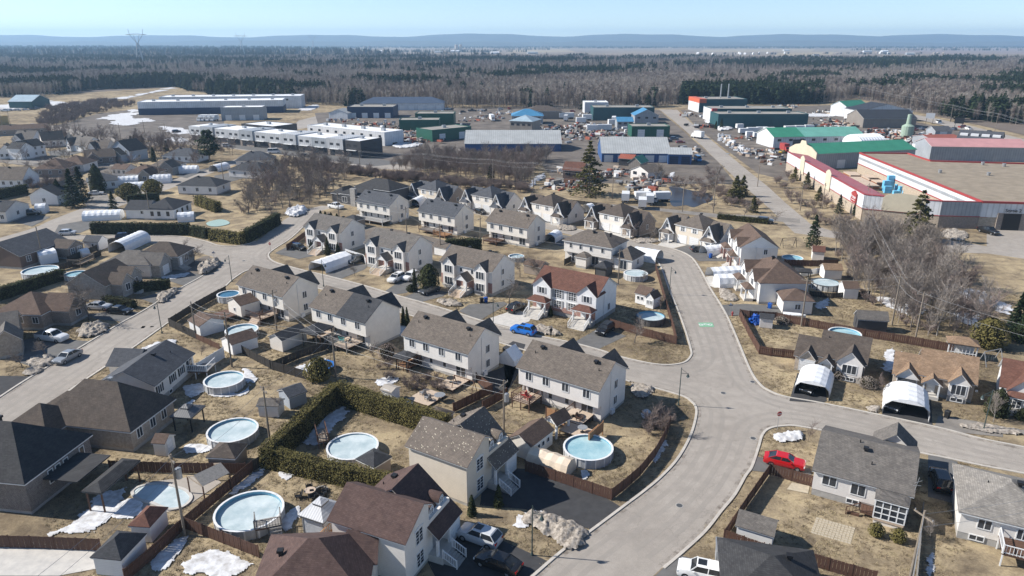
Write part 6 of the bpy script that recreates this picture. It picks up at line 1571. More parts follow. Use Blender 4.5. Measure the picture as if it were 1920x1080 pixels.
# ---------------------------------------------------------------- street lamps and poles
lamp('green street lamp on the lawn beside the dirty snow heap',(1.98,58.18),R(-20))
lamp('green street lamp at the corner in front of the corner duplex',(23.23,88.97),R(-5))
lamp('street lamp on the left street kerb',(-60.89,115.02),R(150))
lamp('street lamp on the curved street by the pools',(31.6,135.28),R(10))
lamp('street lamp in front of the plum-roofed cottage',(61.65,82.3),R(160))
lamp('street lamp on the duplex street near the blue suv',(-3.3,116.97),R(-30))
lamp('street lamp near the arched white shelter',(-39.05,140.24),R(-30))
lamp('street lamp at the left street junction',(-59.23,143.37),R(170))
lamp('curved street lamp by the far left dark spruce',(-134.96,215.6),R(0),9)
pole('p1','tall utility pole with transformer at the kidney pool fence',(-33.61,61.17),9.6,R(40),True)
pole('p2','utility pole at the bottom right between the bungalows',(36.34,53.05),9.0,R(20))
pole('p3','utility pole beside the pool lawn hedge',(-30.73,79.41),7.8,R(40))
pole('p4','utility pole behind the blue trampoline',(-26.6,97.68),7.4,R(-30))
pole('p5','utility pole with transformer behind the corner duplex yard',(-1.04,81.5),7.6,R(-30),True)
pole('p6','utility pole beside the white shed and picket fence',(-43.7,101.43),9.2,R(-30))
pole('p7','utility pole with transformer against the leftmost duplex',(-41.31,116.23),7.6,R(-30),True)
pole('p8','slim utility pole by the dark street fence',(-54.06,112.89),6.6,R(40),arm=False)
pole('p9','utility pole beside the hipped garage',(51.53,118.22),9.2,R(60))
pole('p10','utility pole at the thicket edge behind the dark shed',(67.95,118.72),9.6,R(60))
pole('p11','utility pole behind the tan bungalow',(67.4,110.15),9.4,R(60))
pole('p12','utility pole behind the pale hip-roofed duplex',(22.21,141.62),7.6,R(-30))
pole('p13','utility pole behind the second grey duplex',(-17.01,163.37),7.6,R(-30))
pole('p14','utility pole between the back duplexes',(-27.55,181.7),7.6,R(-30),True)
pole('p15','utility pole at the first back duplex',(-49.55,200.2),7.6,R(-30))
pole('p16','utility pole beside the brown back duplex',(-7.84,171.84),7.4,R(-30))
for k,(q,hh) in enumerate((((-58.14,273.6),9),((-32.58,266.8),9),((-6.85,253),9),((7.41,246.1),9),((32.47,228.2),9),((50.77,209),9),((59.63,207.6),11),((85.87,248),8),((86.22,209.8),9),((93.95,212.6),8),((104.23,206.9),9),((85.48,167.04),9))):
 pole('q%d' % k,('utility pole in front of the white units','utility pole left of the birch grove','utility pole amid the birch grove','utility pole right of the birch grove','utility pole beside the big spruce','utility pole left of the dark pond','tall pole right of the dark pond','utility pole on the commercial road','utility pole where the commercial road bends','utility pole on the hardware store verge','utility pole at the hardware store corner','utility pole with white box in the thicket')[k],q,hh,R(-10),k == 11)
for k,q in enumerate(((-202.3,374.6),(-196.2,387.8),(-178.81,374.6),(-238.4,397),(-237.7,399.4),(-102.91,198.9),(-107.68,157.28),(-103.07,254),(-127.9,258.1),(-305,436.1),(-302.1,438.9))):
 pole('f%d' % k,('utility pole beside the blue-grey far house','utility pole on the wet gravel lot','utility pole right of the wet gravel lot','left pole of the pair by the service road','right pole of the pair by the service road','pole in front of the white corner bungalow','slim pole at the red-brown bungalow pool','pole behind the dark far roofs','pole beside the white far shelter','leftmost pole by the far yellow shed','second pole by the far yellow shed')[k],q,8.5,R(30))
for k,q in enumerate(((305.6,649.8),(289.7,573.3),(283.6,516.5),(274.2,456.9),(266.9,401.9))):
 pole('h%d' % k,('farthest pole along the highway','highway pole behind the green-roofed depot','highway pole beside the white signboard','highway pole beside the white van','highway pole nearest the right edge')[k],q,11,R(-40))
pole('hz','highway pole beyond the red car',(246.7,322.9),11,R(-40))
wires('cables strung along the rear lot poles of the duplex row',['p6','p7'] and ['p8','p6','p4','p5'],((0,.5),(-.1,-.5),(-1.6,0)))
wires('cable crossing the duplex yards above the sheds',['p7','p4'],((-.3,0),(-1.4,0)))
wires('cable from the transformer pole across the pool yards',['p1','p3','p4'],((0,0),(-1.5,.2)))
wires('cables leaving the transformer pole towards the bottom left',['p1',(-38.0,44.0,8.5,0)],((0,0),(-1.2,.3)))
wires('cables between the bungalow pole and the right edge',[(28.0,40.0,6.0,0),'p2',(66.0,62.0,7.5,0)],((0,0),(-1.4,0)))
wires('cables along the poles behind the eastern bungalows',['p9','p10','p11',(80.0,92.0,9.0,0)],((0,0),(-1.6,0)))
wires('cables along the back duplex poles',['p15','p14','p13','p12'],((0,.4),(-1.4,0)))
wires('cables over the birch grove along the service poles',['q0','q1','q2','q3','q4','q5','q6'],((0,.9),(0,-.9),(-1.5,0)),r=.025)
wires('cables along the commercial road poles',['q6','q8','q9','q10','q11','p10'],((0,.7),(-1.5,0)),r=.022)
wires('cables along the highway poles',['h0','h1','h2','h3','h4','hz'],((0,.9),(0,-.9),(-1.6,0)),r=.03)
# ---------------------------------------------------------------- snow piles
snow_pile('large dirty snow heap beside the dark driveway',[(0.85,63.68),(2.3,65.04),(4.56,64.31),(7,62.8),(8.15,61.5),(7.28,59.85),(5.84,58.65),(4.33,60.26),(2.22,62.19)],.75,True,1.1)
snow_pile('dirty snow pile between the corner lamp and the corner duplex',[(17.5,95.2),(19.32,95.2),(20.81,93.49),(18.51,90.54),(17.18,92.16)],.5,True,.8)
snow_pile('white snow mound on the grass at the junction',[(33.48,80.7),(35.72,81.76),(37.35,81.5),(37.3,79.92),(35.06,79.02),(33.42,79.15)],.5)
snow_pile('dirty snow ridge on the white duplex lawn',[(3.49,117.22),(5.7,118.22),(8.21,115.74),(8.28,113.82),(5.54,114.3),(3.72,115.26)],.7,True,.6)
snow_pile('dirty snow ridge in front of the third grey duplex',[(-14.77,130.92),(-12.59,132.14),(-9.8,129.72),(-9.99,127.96),(-12.8,128.54)],.7,True,.6)
snow_pile('grey snow heap at the street corner of the stone house',[(-69.92,151.99),(-69.9,157.28),(-67.94,158.55),(-66.25,154.8),(-66.1,149.27),(-67.54,147.38)],1.4,True,.8)
snow_pile('dirty snow heap before the tan-roofed bungalow',[(-76.16,116.72),(-75.2,119.24),(-72.06,118.72),(-70.93,115.74),(-72.14,112.89),(-74.42,113.35)],.9,True,1.0)
snow_pile('dirty snow heap by the clipped hedge driveway',[(-70.37,132.76),(-70,136.57),(-67.95,137.55),(-67.45,134.01),(-67.59,129.72)],.9,True,.9)
snow_pile('white snow patch behind the slate-roofed bungalow',[(-61.24,107.1),(-60,110.37),(-57.3,111.96),(-56.28,109.27),(-58.25,106.68),(-59.81,105.43)],.35)
snow_pile('snow heap on the lawn across the left street',[(-77.01,103.39),(-76.16,105.43),(-74.01,105.43),(-72.35,103.39),(-72.59,101.04),(-74.67,101.04)],.6,True,.6)
snow_pile('broken snow slabs at the left kerb',[(-74.93,99.15),(-74.91,101.43),(-72.59,101.04),(-72.24,99.15),(-73.17,98.05)],.4,True,1.0)
snow_pile('dirty snow strip on the curved street lawn',[(42.17,137.88),(43.89,138.22),(44.77,132.76),(44.1,131.22),(41.27,131.53)],.5,True,.5)
snow_pile('flat snow strip before the brown-roofed steep-gabled house',[(31.12,176.91),(35.09,178.48),(37.33,175.87),(35.59,173.84),(31.57,173.84)],.5,True,.4)
snow_pile('snow strip before the third steep-gabled house',[(12.18,191.4),(15.5,192.7),(17.79,188.5),(15.73,186.2),(12.94,187.3)],.6,True,.5)
snow_pile('large white snow bank by the bare wood north of the junction',[(-66.91,205.6),(-66.62,212.6),(-62.45,213.4),(-60.8,205.6),(-63.08,201.5)],1.4,False,.5)
snow_pile('low snow strip along the right-hand street',[(58.72,83.13),(61.61,83.82),(64.52,82.85),(66.77,82.03),(66.05,80.97),(61.56,81.5)],.4,True,.5)
snow_pile('snow lump behind the white shelter lawn',[(49,88.36),(50.48,88.66),(50.63,87.45),(49.46,86.55),(48.79,87.45)],.5,True,.4)
snow_pile('bright snow beside the birch thicket boulder',[(113.11,183.4),(119,187.9),(119.92,182.3),(114.71,175.87),(111.84,177.95)],.8,True,.9)
snow_pile('white snow heap near the far teal sheds',[(122.87,463.2),(133.89,476.4),(135.39,463.2),(128.58,450.8),(121.33,450.8)],2.0)
snow_pile('second snow heap by the commercial road',[(120.66,427.7),(130.84,444.8),(132.64,433.2),(125.4,417),(117.87,411.8)],1.6)
snow_pile('white snow near the corner duplex shade',[(17.48,86.7),(18.76,87.75),(18.95,85.97),(17.73,84.81)],.3)
sp = MB(); sgd = 0
for pts,hh in (
 ([(-26.33,79.15),(-26.03,84.53),(-23.65,88.2),(-22.22,86.7),(-23.21,83.13),(-24.15,78.52)],.12),([(-43.5,64.58),(-43,66.94),(-41.3,67.33),(-39.72,65.04),(-40.75,63.68)],.1),([(-46.46,62.8),(-46.48,67.92),(-44.28,69.43),(-43.2,67.92),(-42.87,62.36),(-44.61,61.5),(-47.91,61.5)],.08),
 ([(-48.26,94.68),(-46.26,95.55),(-44.68,94.17),(-44.96,91.83),(-46.43,91.35)],.12),([(-45.49,87.45),(-45.57,90.22),(-44.82,90.22),(-44.29,86.7)],.1),([(-24.63,62.8),(-24.03,65.51),(-23.29,65.98),(-22.65,64.13),(-23.29,61.67)],.14),([(-35.16,56.74),(-34.5,59.85),(-33.41,61.08),(-32.95,60.26),(-33.27,56)],.1),
 ([(-31.86,57.49),(-30.6,58.89),(-28.65,58.65),(-26.78,57.87),(-25.33,56.74),(-26.72,54.92),(-29.39,55.27),(-31.32,55.63)],.1),([(-31.77,68.42),(-30.64,72.08),(-29.41,74.09),(-28.94,72.63),(-30.57,68.42)],.1),([(-27.58,72.3),(-26.59,73.18),(-25.51,72.08),(-25.88,70.79),(-26.68,71)],.08),([(-41.9,101.04),(-38.87,98.23),(-38.12,95.55),(-40.2,96.96)],.12),
 ([(-34.1,99.9),(-32.05,103),(-29.75,104.61),(-30.06,101.82),(-31.73,98.78)],.1),([(-20.4,96.43),(-18.6,98.05),(-16.82,96.96),(-17.74,95.2),(-19.62,94.68)],.12),([(-15.15,89.75),(-14.02,90.86),(-13.41,90.22),(-14.29,88.97)],.08),([(57.66,101.04),(62.04,108.17),(63.36,108.17),(58.84,100.09),(57.3,99.15)],.1),([(60.67,105.43),(63.68,107.1),(64.11,105.43),(61.98,103.79)],.14),
 ([(58.38,129.13),(62.15,132.76),(61.51,129.72),(58.43,126.24)],.1),([(17.54,77.28),(19.37,79.79),(19.58,78.52),(17.18,74.32)],.06),([(7.84,72.3),(8.74,73.18),(9.07,72.08),(8.31,70.68)],.1),([(39.47,55.63),(41.17,58.26),(41.8,58.26),(40.03,55.27)],.06),([(0,62.8),(1.44,65.04),(3.45,64.86),(2.83,63.68),(1.11,62.36)],.08),
 ([(-40.98,77.89),(-40.07,78.9),(-37.41,78.14),(-37.82,76.67),(-40.12,76.67)],.1),([(-45.33,95.2),(-43.28,92.99),(-39.03,92.99),(-39.22,96.43),(-38.35,92.16),(-42.63,91.35)],.05),([(-75.81,146.27),(-73.2,148.13),(-71.13,149.27),(-70.39,147.01),(-73.09,144.81)],.08),([(-23.34,121.32),(-21.16,119.75),(-17.73,115.74),(-18.4,113.82),(-20.31,114.3)],.1)):
 b = snow_mesh(pts,hh,None,len(sp.v) + 3,.25); k = len(sp.v); sp.v += b.v; sp.f += [tuple(i + k for i in f) for f in b.f]
tag(sp.build('snow_cover',SNOW,smooth=True),'thin patches of melting snow lying in the shade of fences and walls','snow',kind='stuff')
sp = MB()
for pts,hh in (
 ([(85.4,149.27),(91.44,153.99),(91.9,146.27),(92.31,139.22),(96.22,137.55),(95.8,134.32),(95.01,128.25),(94.64,125.4),(90.24,124.01),(90.92,128.25),(85.81,128.25),(84.27,132.76),(83.52,139.22)],.1),([(83.12,125.4),(86.27,124.01),(85.25,116.23),(83.57,111.5),(83.37,116.23),(80.93,120.01)],.1),([(71.63,132.76),(77.95,132.76),(78.89,126.81),(73.38,124.01)],.06),
 ([(-360.2,598.5),(-360.6,656),(-362.7,717.8),(-376.7,820.3),(-361.1,783.1),(-344.9,662.4),(-332.9,573.3),(-342.4,541.3)],.2),([(-406.2,583.2),(-412.5,626),(-385.3,626),(-361.4,593.3),(-369.6,559.2),(-380.8,545.7)],.2),([(-514.7,810.6),(-533.1,883),(-504.6,861.1),(-453.7,749),(-453.3,717.8)],.2),
 ([(-275,483.2),(-276.3,512.6),(-283.8,550.1),(-268.5,528.6),(-253.9,490.3),(-226.4,469.7),(-233.8,456.9),(-257.3,469.7)],.2),([(-252.2,456.9),(-250.4,476.4),(-230.1,450.8),(-234.6,438.9)],.2),([(-209.2,436.1),(-190.4,422.3),(-177.11,401.9),(-183.8,397),(-196.4,411.8)],.1),([(-180.7,374.6),(-177.7,383.3),(-168.32,374.6),(-164.34,362.2),(-172.84,366.2)],.4),
 ([(-159.91,550.1),(-159.2,593.3),(-149.82,573.3),(-148.41,537)],.2),([(-58.89,354.4),(-52.11,362.2),(-44.96,358.3),(-46.16,346.9),(-54.58,343.3)],.6),([(58.83,269),(63.47,278.4),(60.45,263.5),(57.31,256)],.2),([(4.58,243.3),(7.9,263.5),(12.33,274.8),(12.39,266.8),(8.56,253),(6.39,242.3)],.2),([(196.8,504.9),(214.4,516.5),(226.1,508.7),(216.1,493.8),(198,493.8)],.3),([(-177.7,783.1),(-161.28,830.1),(-146.81,850.5),(-142.87,820.3),(-163.6,783.1)],.2)):
 b = snow_mesh(pts,hh,None,len(sp.v) + 5,.2); k = len(sp.v); sp.v += b.v; sp.f += [tuple(i + k for i in f) for f in b.f]
tag(sp.build('snow_cover',SNOW,smooth=True),'old snow sheets lying in the thicket and on the far fields','snow',kind='stuff')
# ---------------------------------------------------------------- commercial and industrial buildings
RB_WHITE = ribbed('cladding_white',(.66,.67,.68),1.2,axis='XY'); RB_PALE = ribbed('cladding_pale',(.47,.48,.49),1.2,axis='XY'); RB_GREY = ribbed('cladding_grey',(.34,.36,.38),1.0,axis='XY'); RB_BLUE = ribbed('cladding_blue',(.045,.11,.27),.8,axis='XY')
RB_NAVY = ribbed('cladding_navy',(.025,.045,.10),.8,axis='XY'); RB_TEAL = ribbed('cladding_teal',(.022,.085,.095),.8,axis='XY'); RB_GREEN = ribbed('cladding_green',(.02,.105,.07),.8,axis='XY')
RB_DARK = ribbed('cladding_dark',(.05,.05,.055),.8,axis='XY'); RB_TAUPE = ribbed('cladding_taupe',(.26,.23,.2),.8,axis='XY')
RF_GREEN = ribbed('roof_green',(.05,.25,.155),.8); RF_GREEN_LT = ribbed('roof_green_faded',(.16,.40,.32),.8); RF_BLUE = ribbed('roof_blue',(.07,.24,.41),.8); RF_SKY = ribbed('roof_pale_blue',(.36,.46,.52),.8)
RF_PALE = ribbed('roof_pale_grey',(.42,.43,.42),1.0); RF_RED = ribbed('roof_pink_red',(.44,.13,.13),.8); RF_PINK = ribbed('roof_pink',(.56,.29,.28),.8); RF_SLATEBLUE = ribbed('roof_slate_blue',(.07,.095,.14),.8); RF_RUST = ribbed('roof_rust',(.33,.1,.06),.8); RF_DARK = ribbed('roof_dark',(.04,.042,.046),.8)
RF_WHITE = plain('membrane_white',(.80,.80,.80),(.7,.7,.7),scale=.15,rough=.7); RF_TAN = plain('gravel_roof_tan',(.315,.262,.195),(.22,.182,.135),scale=.3,rough=.95); RF_GRAVEL = plain('gravel_roof',(.32,.30,.26),(.24,.225,.2),scale=.2,rough=.95)
def ware(label,A,B,D,h,wall,roof,kind='flat',zr=None,doors=0,dz=3.2,dm=None,wins=0,name='warehouse',band=None,face='S',units=1):
 b = Hs(label,A,B,0,name,'building'); L = b.L; zr = zr or h + 2
 if kind == 'flat':
  b.box('wall',wall,0,L,0,D,-.3,h)
  r = b.box('roof',roof,.25,L - .25,.25,D - .25,h - .3,h + .01)
  b.put(MB().box(0,L,-.03,.22,h,h + .3).box(0,L,D - .22,D + .03,h,h + .3).box(-.03,.22,.22,D - .22,h,h + .3).box(L - .22,L + .03,.22,D - .22,h,h + .3),'parapet',wall if band is None else band)
  for k in range(max(1,int(L / 14))): x = (k + .5) * L / max(1,int(L / 14)); b.box('roof_unit',GREYM,x - 1,x + 1,D * .5 - .7,D * .5 + .7,h,h + 1.3)
 else: b.block(0,L,0,D,h,zr,kind,wall,roof,z0=0,found=False,ov=.5,ovr=.3)
 for k in range(doors):
  if face == 'S': b.win(L * (k + .5) / doors,0,dz / 2 + .1,min(3.6,L / doors * .7),dz,'S','garage',dm)
  else: b.win(0,D * (k + .5) / doors,dz / 2 + .1,min(3.6,D / doors * .7),dz,'W','garage',dm)
 for k in range(wins): b.win(L * (k + .5) / wins,0,h * .72,1.6,.9,'S','n2',BLACKM)
 return b
A_,B_ = (-165.49,372.5),(-65.61,312.1); U = 12; b = Hs('long white flat-roofed business block with grey bays and white roof',A_,B_,0,'business_block','building'); L = b.L; D = 14; h_ = 7.2
for k in range(U):
 x0,x1 = L * k / U,L * (k + 1) / U; m_ = RB_GREY if k in (1,4,9) else (RB_DARK if k == 11 else RB_PALE); y = -.5 if k % 3 == 1 else 0
 q = b.box('bay_wall',m_,x0,x1 - .02,y,D,3.0,h_ + (.5 if k % 3 == 1 else 0)); b.box('bay_base',RB_DARK if k % 2 else BRICK_BROWN,x0,x1 - .02,y + .3,D,-.3,2.99)
 for i in (.3,.7): b.win(x0 + (x1 - x0) * i,y,5.2,1.8,.8,'S','plain',BLACKM)
 b.win(x0 + (x1 - x0) * .3,y + .3,1.5,2.6,2.4,'S','patio',BLACKM); b.box('canopy',TRIM,x0 + 2,x1 - 2.2,y - .9,y - .02,3.05,3.25)
b.box('roof',RF_WHITE,.2,L - .2,.8,D - .2,h_ - .2,h_ + .06); b.box('end_wall',RB_DARK,L - .01,L + .25,0,D,-.3,h_ + .3)
for k in range(9): b.box('roof_unit',GREYM,L * (k + .5) / 9 - .8,L * (k + .5) / 9 + .8,D * .55,D * .55 + 1.4,h_,h_ + 1.1)
ware('white clerestory building behind the white business block',(-107.75,383.3),(-61.65,350.6),13,6.3,RB_WHITE,RF_WHITE,wins=9)
ware('low dark-fronted white-roofed building left of the clerestory block',(-144.05,387.8),(-123.07,374.6),16,6.5,RB_DARK,RF_WHITE)
b = ware('very long white-roofed warehouse at the edge of the field',(-257.2,504.9),(-163.39,524.5),22,8.5,RB_WHITE,RF_WHITE); b.box('base_cladding',RB_NAVY,-.06,b.L + .06,-.08,22.05,-.2,4.4)
ware('second long white-roofed warehouse behind the first',(-261.4,545.7),(-160.04,559.2),20,9.0,RB_WHITE,RF_WHITE,wins=5)
ware('grey ribbed block in front of the long white warehouse',(-186.6,469.7),(-160.95,473),14,8.0,RB_GREY,RF_WHITE,doors=3)
ware('blue-hipped service building with white garage doors',(-111.78,541.3),(-50.58,543.5),18,5.0,RB_WHITE,RF_SLATEBLUE,'hip',9.0,doors=9)
ware('dark blue flat workshop with pale doors',(-108.98,485),(-78.55,485),22,7.0,RB_NAVY,RF_GRAVEL,doors=4)
ware('small white tent-roofed store beside the dark blue workshop',(-120.94,483.2),(-107.85,479.8),10,3.6,RB_WHITE,RF_PALE,'gy',6)
ware('far dark green flat shed',(-58.16,438.9),(-35.03,438.9),16,7.0,RB_GREEN,RF_GRAVEL)
ware('middle dark green flat shed',(-63.39,409.3),(-40.98,410.5),14,6.2,RB_GREEN,RF_GRAVEL)
ware('nearest green flat shed with a white door',(-40.24,366.2),(-21.44,383.3),14,5.6,RB_GREEN,RF_GRAVEL,doors=2,dz=3.4)
ware('long grey-roofed shed with blue end behind the birch grove',(-21.69,332.8),(22.68,332.8),24,3.6,RB_BLUE,RF_PALE,'gx',8.2)
ware('long pale-roofed blue shed beyond the big spruce',(37.74,301.9),(66.21,300.5),26,3.8,RB_BLUE,RF_PALE,'gx',8.8,doors=5,dz=2.8)
ware('lower pale-roofed blue extension beside the commercial road',(64.46,296.3),(73.85,295),12,4.2,RB_BLUE,RF_PALE,'gx',6.0,doors=2,dm=RB_NAVY)
ware('bright-blue hip-roofed building in the yards',(0,447.7),(19,447.7),16,5.0,RB_GREY,RF_BLUE,'hip',8.6,wins=4)
ware('pale-blue-roofed two-storey office in the yards',(-1.19,404.3),(10.86,399.4),14,6.6,RB_TAUPE,RF_SKY,'hip',9.4,wins=4)
ware('wide dark-roofed workshop behind the bright-blue roof',(8.75,479.8),(32.56,479.8),18,5.0,RB_TAUPE,SH_DKBROWN,'hip',8.0)
ware('blue-gabled building right of the yards',(75.83,450.8),(90.34,450.8),14,5.0,RB_GREY,RF_BLUE,'gy',8.5,wins=3)
ware('low blue-roofed annex left of the blue gable',(61.36,425),(70.71,425),10,4.0,RB_GREY,RF_BLUE,'gx',6.0,wins=3)
ware('long teal flat warehouse behind the blue gable',(52.15,469.7),(91.25,469.7),18,8.0,RB_TEAL,RF_GRAVEL)
ware('white flat warehouse at the foot of the wood',(51.15,516.5),(67.7,516.5),16,7.5,RB_WHITE,RF_WHITE)
ware('green two-door garage on the commercial road',(63.18,383.3),(83.21,383.3),14,5.6,RB_GREEN,RF_GRAVEL,doors=2,dz=4)
b = ware('teal factory with orange corner and two tall stacks',(133.61,524.5),(168.22,526.6),26,9.0,RB_TEAL,RF_GRAVEL,doors=2)
for x in (.56,.72): b.put(MB().cyl(b.L * x,13,9,19,.5,10),'stack',GREYM)
b.box('corner_panel',plain('orange_panel',(.6,.14,.07),rough=.5),-.12,5,-.12,26.1,6.6,9.4); b.box('end_wall',RB_WHITE,-.1,.4,.2,25.8,-.2,6.6)
b = ware('long teal warehouse with red corner square',(125.76,460),(175.52,460),22,8.0,RB_TEAL,RF_GRAVEL); b.box('end_wall',RB_WHITE,-.1,.3,.1,21.9,-.2,7.9); b.box('corner_panel',RED_TRIM,-.14,3,-.14,2,6.0,8.4)
ware('nearest long teal warehouse behind the parked trailers',(119.92,425),(172.25,425),18,8.0,RB_TEAL,RF_GRAVEL)
b = ware('white shed with two-tone green roof and dark door',(124.14,343.3),(169.59,348.8),18,5.2,RB_WHITE,RF_GREEN_LT,'gx',8.4,wins=8)
b.win(b.L * .28,0,2.0,6,3.8,'S','garage',DKGREYM); b.groof(0,b.L * .32,0,18,5.2,8.4,'gx',RF_GREEN,ov=.56,ovr=.35).location.z = .1
b = ware('green-roofed building with cream stepped gable beside the store yard',(120.16,283.3),(166,296.3),16,6.2,RB_GREY,RF_GREEN,'gx',9.0,doors=2)
b.put(MB().prism([(-.6,0),(16.6,0),(16.6,6.6),(13,8.4),(10,9),(9.4,10.4),(6.6,10.4),(6,9),(3,8.4),(-.6,6.6)],-.7,-.35,'x'),'stepped_gable',STUCCO_CREAM)
b = Hs('white depot with green roof and row of bay doors',(219.3,483.2),(220.7,463.2),0,'depot','building'); L = b.L
b.block(0,L,0,34,6.5,10.5,'gx',RB_WHITE,RF_DARK,z0=0,found=False); b.groof(0,L,0,17,6.6,10.6,'gx',RF_GREEN,ov=.7,ovr=.6,c=16.8) if False else None
for k in range(4): b.win(L * (k + .5) / 4,0,2.6,3.2,4.4,'S','garage')
ware('long dark-roofed brown building before the highway',(205.9,427.7),(236.9,427.7),22,5.5,RB_TAUPE,RF_DARK,'gx',9.5)
ware('faded green-roofed depot end by the highway',(224.7,493.8),(244.3,504.9),12,6.8,RB_WHITE,RF_GREEN,'gx',9.8,doors=4)
ware('long pink-roofed open shed behind the store',(178.05,306.2),(216.6,301.9),16,6.0,RB_GREY,RF_PINK,'gx',8.4,doors=5,dz=5,dm=RB_GREY)
ware('rust-roofed shed left of the skylit dark roof',(199,343.3),(214.8,345.1),14,4.0,RB_GREY,RF_RUST,'gx',5.4)
b = ware('dark-roofed hall with four square skylights',(210.7,343.3),(224.8,332.8),24,4.0,RB_DARK,SH_SLATE,'gx',7.5)
for k in range(4): b.box('skylight',TRIM,b.L * (k + .5) / 4 - 1.6,b.L * (k + .5) / 4 + 1.6,5,8,5,6.6)
ware('small grey gabled hut by the highway lot',(223.4,383.3),(232.1,383.3),9,3.4,RB_GREY,SH_SLATE,'gx',5.4,doors=1)
shelter('white quonset dome behind the green-roofed building',(159.86,339.7),(172.63,343.3),14,h=7,facets=10,open_=(False,False))
ware('pale teal gabled barn at the far left yard',(-382.6,559.2),(-364.8,559.2),22,5,RB_TEAL,RF_SKY,'gx',9)
ware('ochre shed with dark truck at the left edge',(-311.7,438.9),(-308.6,447.7),14,5,plain('ochre_wall',(.5,.36,.16)),RF_GRAVEL)
ware('brown cabin left of the big spruce',(18.41,258.1),(25.39,256),9,4.2,SD_DKBROWN,SH_RED,'gx',6.4,wins=2)
ware('little gabled house in the material yard',(44.03,264.6),(49.22,258.1),8,3.2,SD_GREY,SH_TAUPE,'gy',5.0,wins=2)
ware('green-roofed hut behind the little gabled house',(46.12,283.3),(50.35,280.8),8,3.0,RB_TAUPE,RF_GREEN,'gy',5)
ware('rust-red roofed lean-to in the material yard',(43.77,293.6),(49.04,291),6,3.0,RB_DARK,RF_RUST,'gx',4.2)
def polyblock(root,name,pts,z0,z1,mat,o):
 q = [(x - o[0],y - o[1]) for x,y in pts]; a = sum(q[i][0] * q[(i + 1) % len(q)][1] - q[(i + 1) % len(q)][0] * q[i][1] for i in range(len(q)))
 if a < 0: q = q[::-1]
 return MB().prism(q,z0,z1,'z').build(name,mat,root)
Q = [(133.97,277.3),(125.84,188.2),(156.16,183.6),(205.6,246.1),(150.5,257.7),(151.74,275.9)]; o = Q[1]
t = thing('hardware_store','large hardware store with tan gravel roof, red trim and front coloured grey for its shade','store',o)
def inset(p,d):
 c = (sum(x for x,y in p) / len(p),sum(y for x,y in p) / len(p)); return [lerp(q,c,d / max(1,dist(q,c))) for q in p]
polyblock(t,'wall',Q,-.3,3.4,BLOCK_TAN,o); polyblock(t,'upper_wall',inset(Q,-.06),3.4,7.2,RB_WHITE,o); polyblock(t,'roof',inset(Q,.5),7.2,7.26,RF_TAN,o)
def edge(root,name,a,b_,z0,z1,w_,mat,off=0): 
 L = dist(a,b_); return MB().box(0,L,-w_ / 2 + off,w_ / 2 + off,z0,z1).build(name,mat,root,(a[0] - o[0],a[1] - o[1],0),ang(a,b_))
for i in range(6): edge(t,'roof_trim',Q[i],Q[(i + 1) % 6],7.2,7.75,.5,RED_TRIM)
edge(t,'wall_band',Q[0],Q[1],3.3,3.55,.3,RED_TRIM); edge(t,'grey_band',Q[0],Q[1],5.2,6.0,.2,RB_GREY)
Pa,Pb,Pc = (115.95,189.7),(99.27,198.3),(107.84,280.8); Pr = (158.84,184.5)
for a,b_,lo,up in ((Pc,Pb,BLOCK_TAN,RB_WHITE),(Pb,Pa,BLOCK_TAN,RB_WHITE),(Pa,Pr,BRICK_BROWN,RB_GREY)):  # front wall takes darker brick and grey cladding to stand for its shade
 edge(t,'screen_wall',a,b_,-.3,3.4,.5,lo); edge(t,'screen_cladding',a,b_,3.4,7.3,.6,up); edge(t,'red_band',a,b_,3.3,3.5,.72,RED_TRIM); edge(t,'coping',a,b_,7.3,7.5,.8,RED_TRIM)
u = ang(Pc,Pb); L = dist(Pc,Pb)
MB().hexa([(0,.4,7.1),(L,.4,7.1),(L - 1,7.5,6.0),(0,7.5,6.0)],[(0,.4,7.25),(L,.4,7.25),(L - 1,7.5,6.15),(0,7.5,6.15)]).build('canopy_roof',RF_RED,t,(Pc[0] - o[0],Pc[1] - o[1],0),u)
for f in (.26,.62):      # cream gabled pylons on the long wall
 c = lerp(Pc,Pb,f); MB().prism([(-2.6,2.6),(2.6,2.6),(2.6,8.0),(1.2,8.8),(0,9.1),(-1.2,8.8),(-2.6,8.0)],-.55,-.36,'y').build('pylon',STUCCO_CREAM,t,(c[0] - o[0],c[1] - o[1],0),u)
v = ang(Pb,Pa); c = lerp(Pb,Pa,.52); Lb = dist(Pb,Pa)
MB().prism([(-5.2,3.5),(5.2,3.5)] + [(5.2 * math.cos(q),7.0 + 1.6 * math.sin(q)) for q in [math.pi * k / 10 for k in range(11)]],-.5,-.36,'y').build('cream_panel',STUCCO_CREAM,t,(c[0] - o[0],c[1] - o[1],0),v)
sg = lerp(Pc,Pb,.92); s_ = MB().prism([(-2.1,3.9),(2.1,3.9),(2.1,6.4),(0,7.2),(-2.1,6.4)],-.75,-.36,'y').build('store_sign',RED_TRIM,t,(sg[0] - o[0],sg[1] - o[1],0),u)
def text(body,size,mat,parent,loc,rot,name='lettering'):
 c = bpy.data.curves.new(name,'FONT'); c.body = body; c.size = size; c.extrude = .03; c.align_x = 'CENTER'
 tmp = bpy.data.objects.new('tmp',c); COL.objects.link(tmp)
 me = bpy.data.meshes.new_from_object(tmp.evaluated_get(bpy.context.evaluated_depsgraph_get()))
 bpy.data.objects.remove(tmp); me.materials.clear(); me.materials.append(mat)
 q = part(name,me,parent,loc); q.rotation_euler = rot; return q
text('Proteo',1.35,TRIM,s_,(0,-.78,5.0),(math.pi / 2,0,0)); MB().box(-1.4,1.4,-.79,-.76,4.45,4.6).build('underline',TRIM,s_)
w_ = ang(Pa,Pr); e_ = (133.76,187.3)
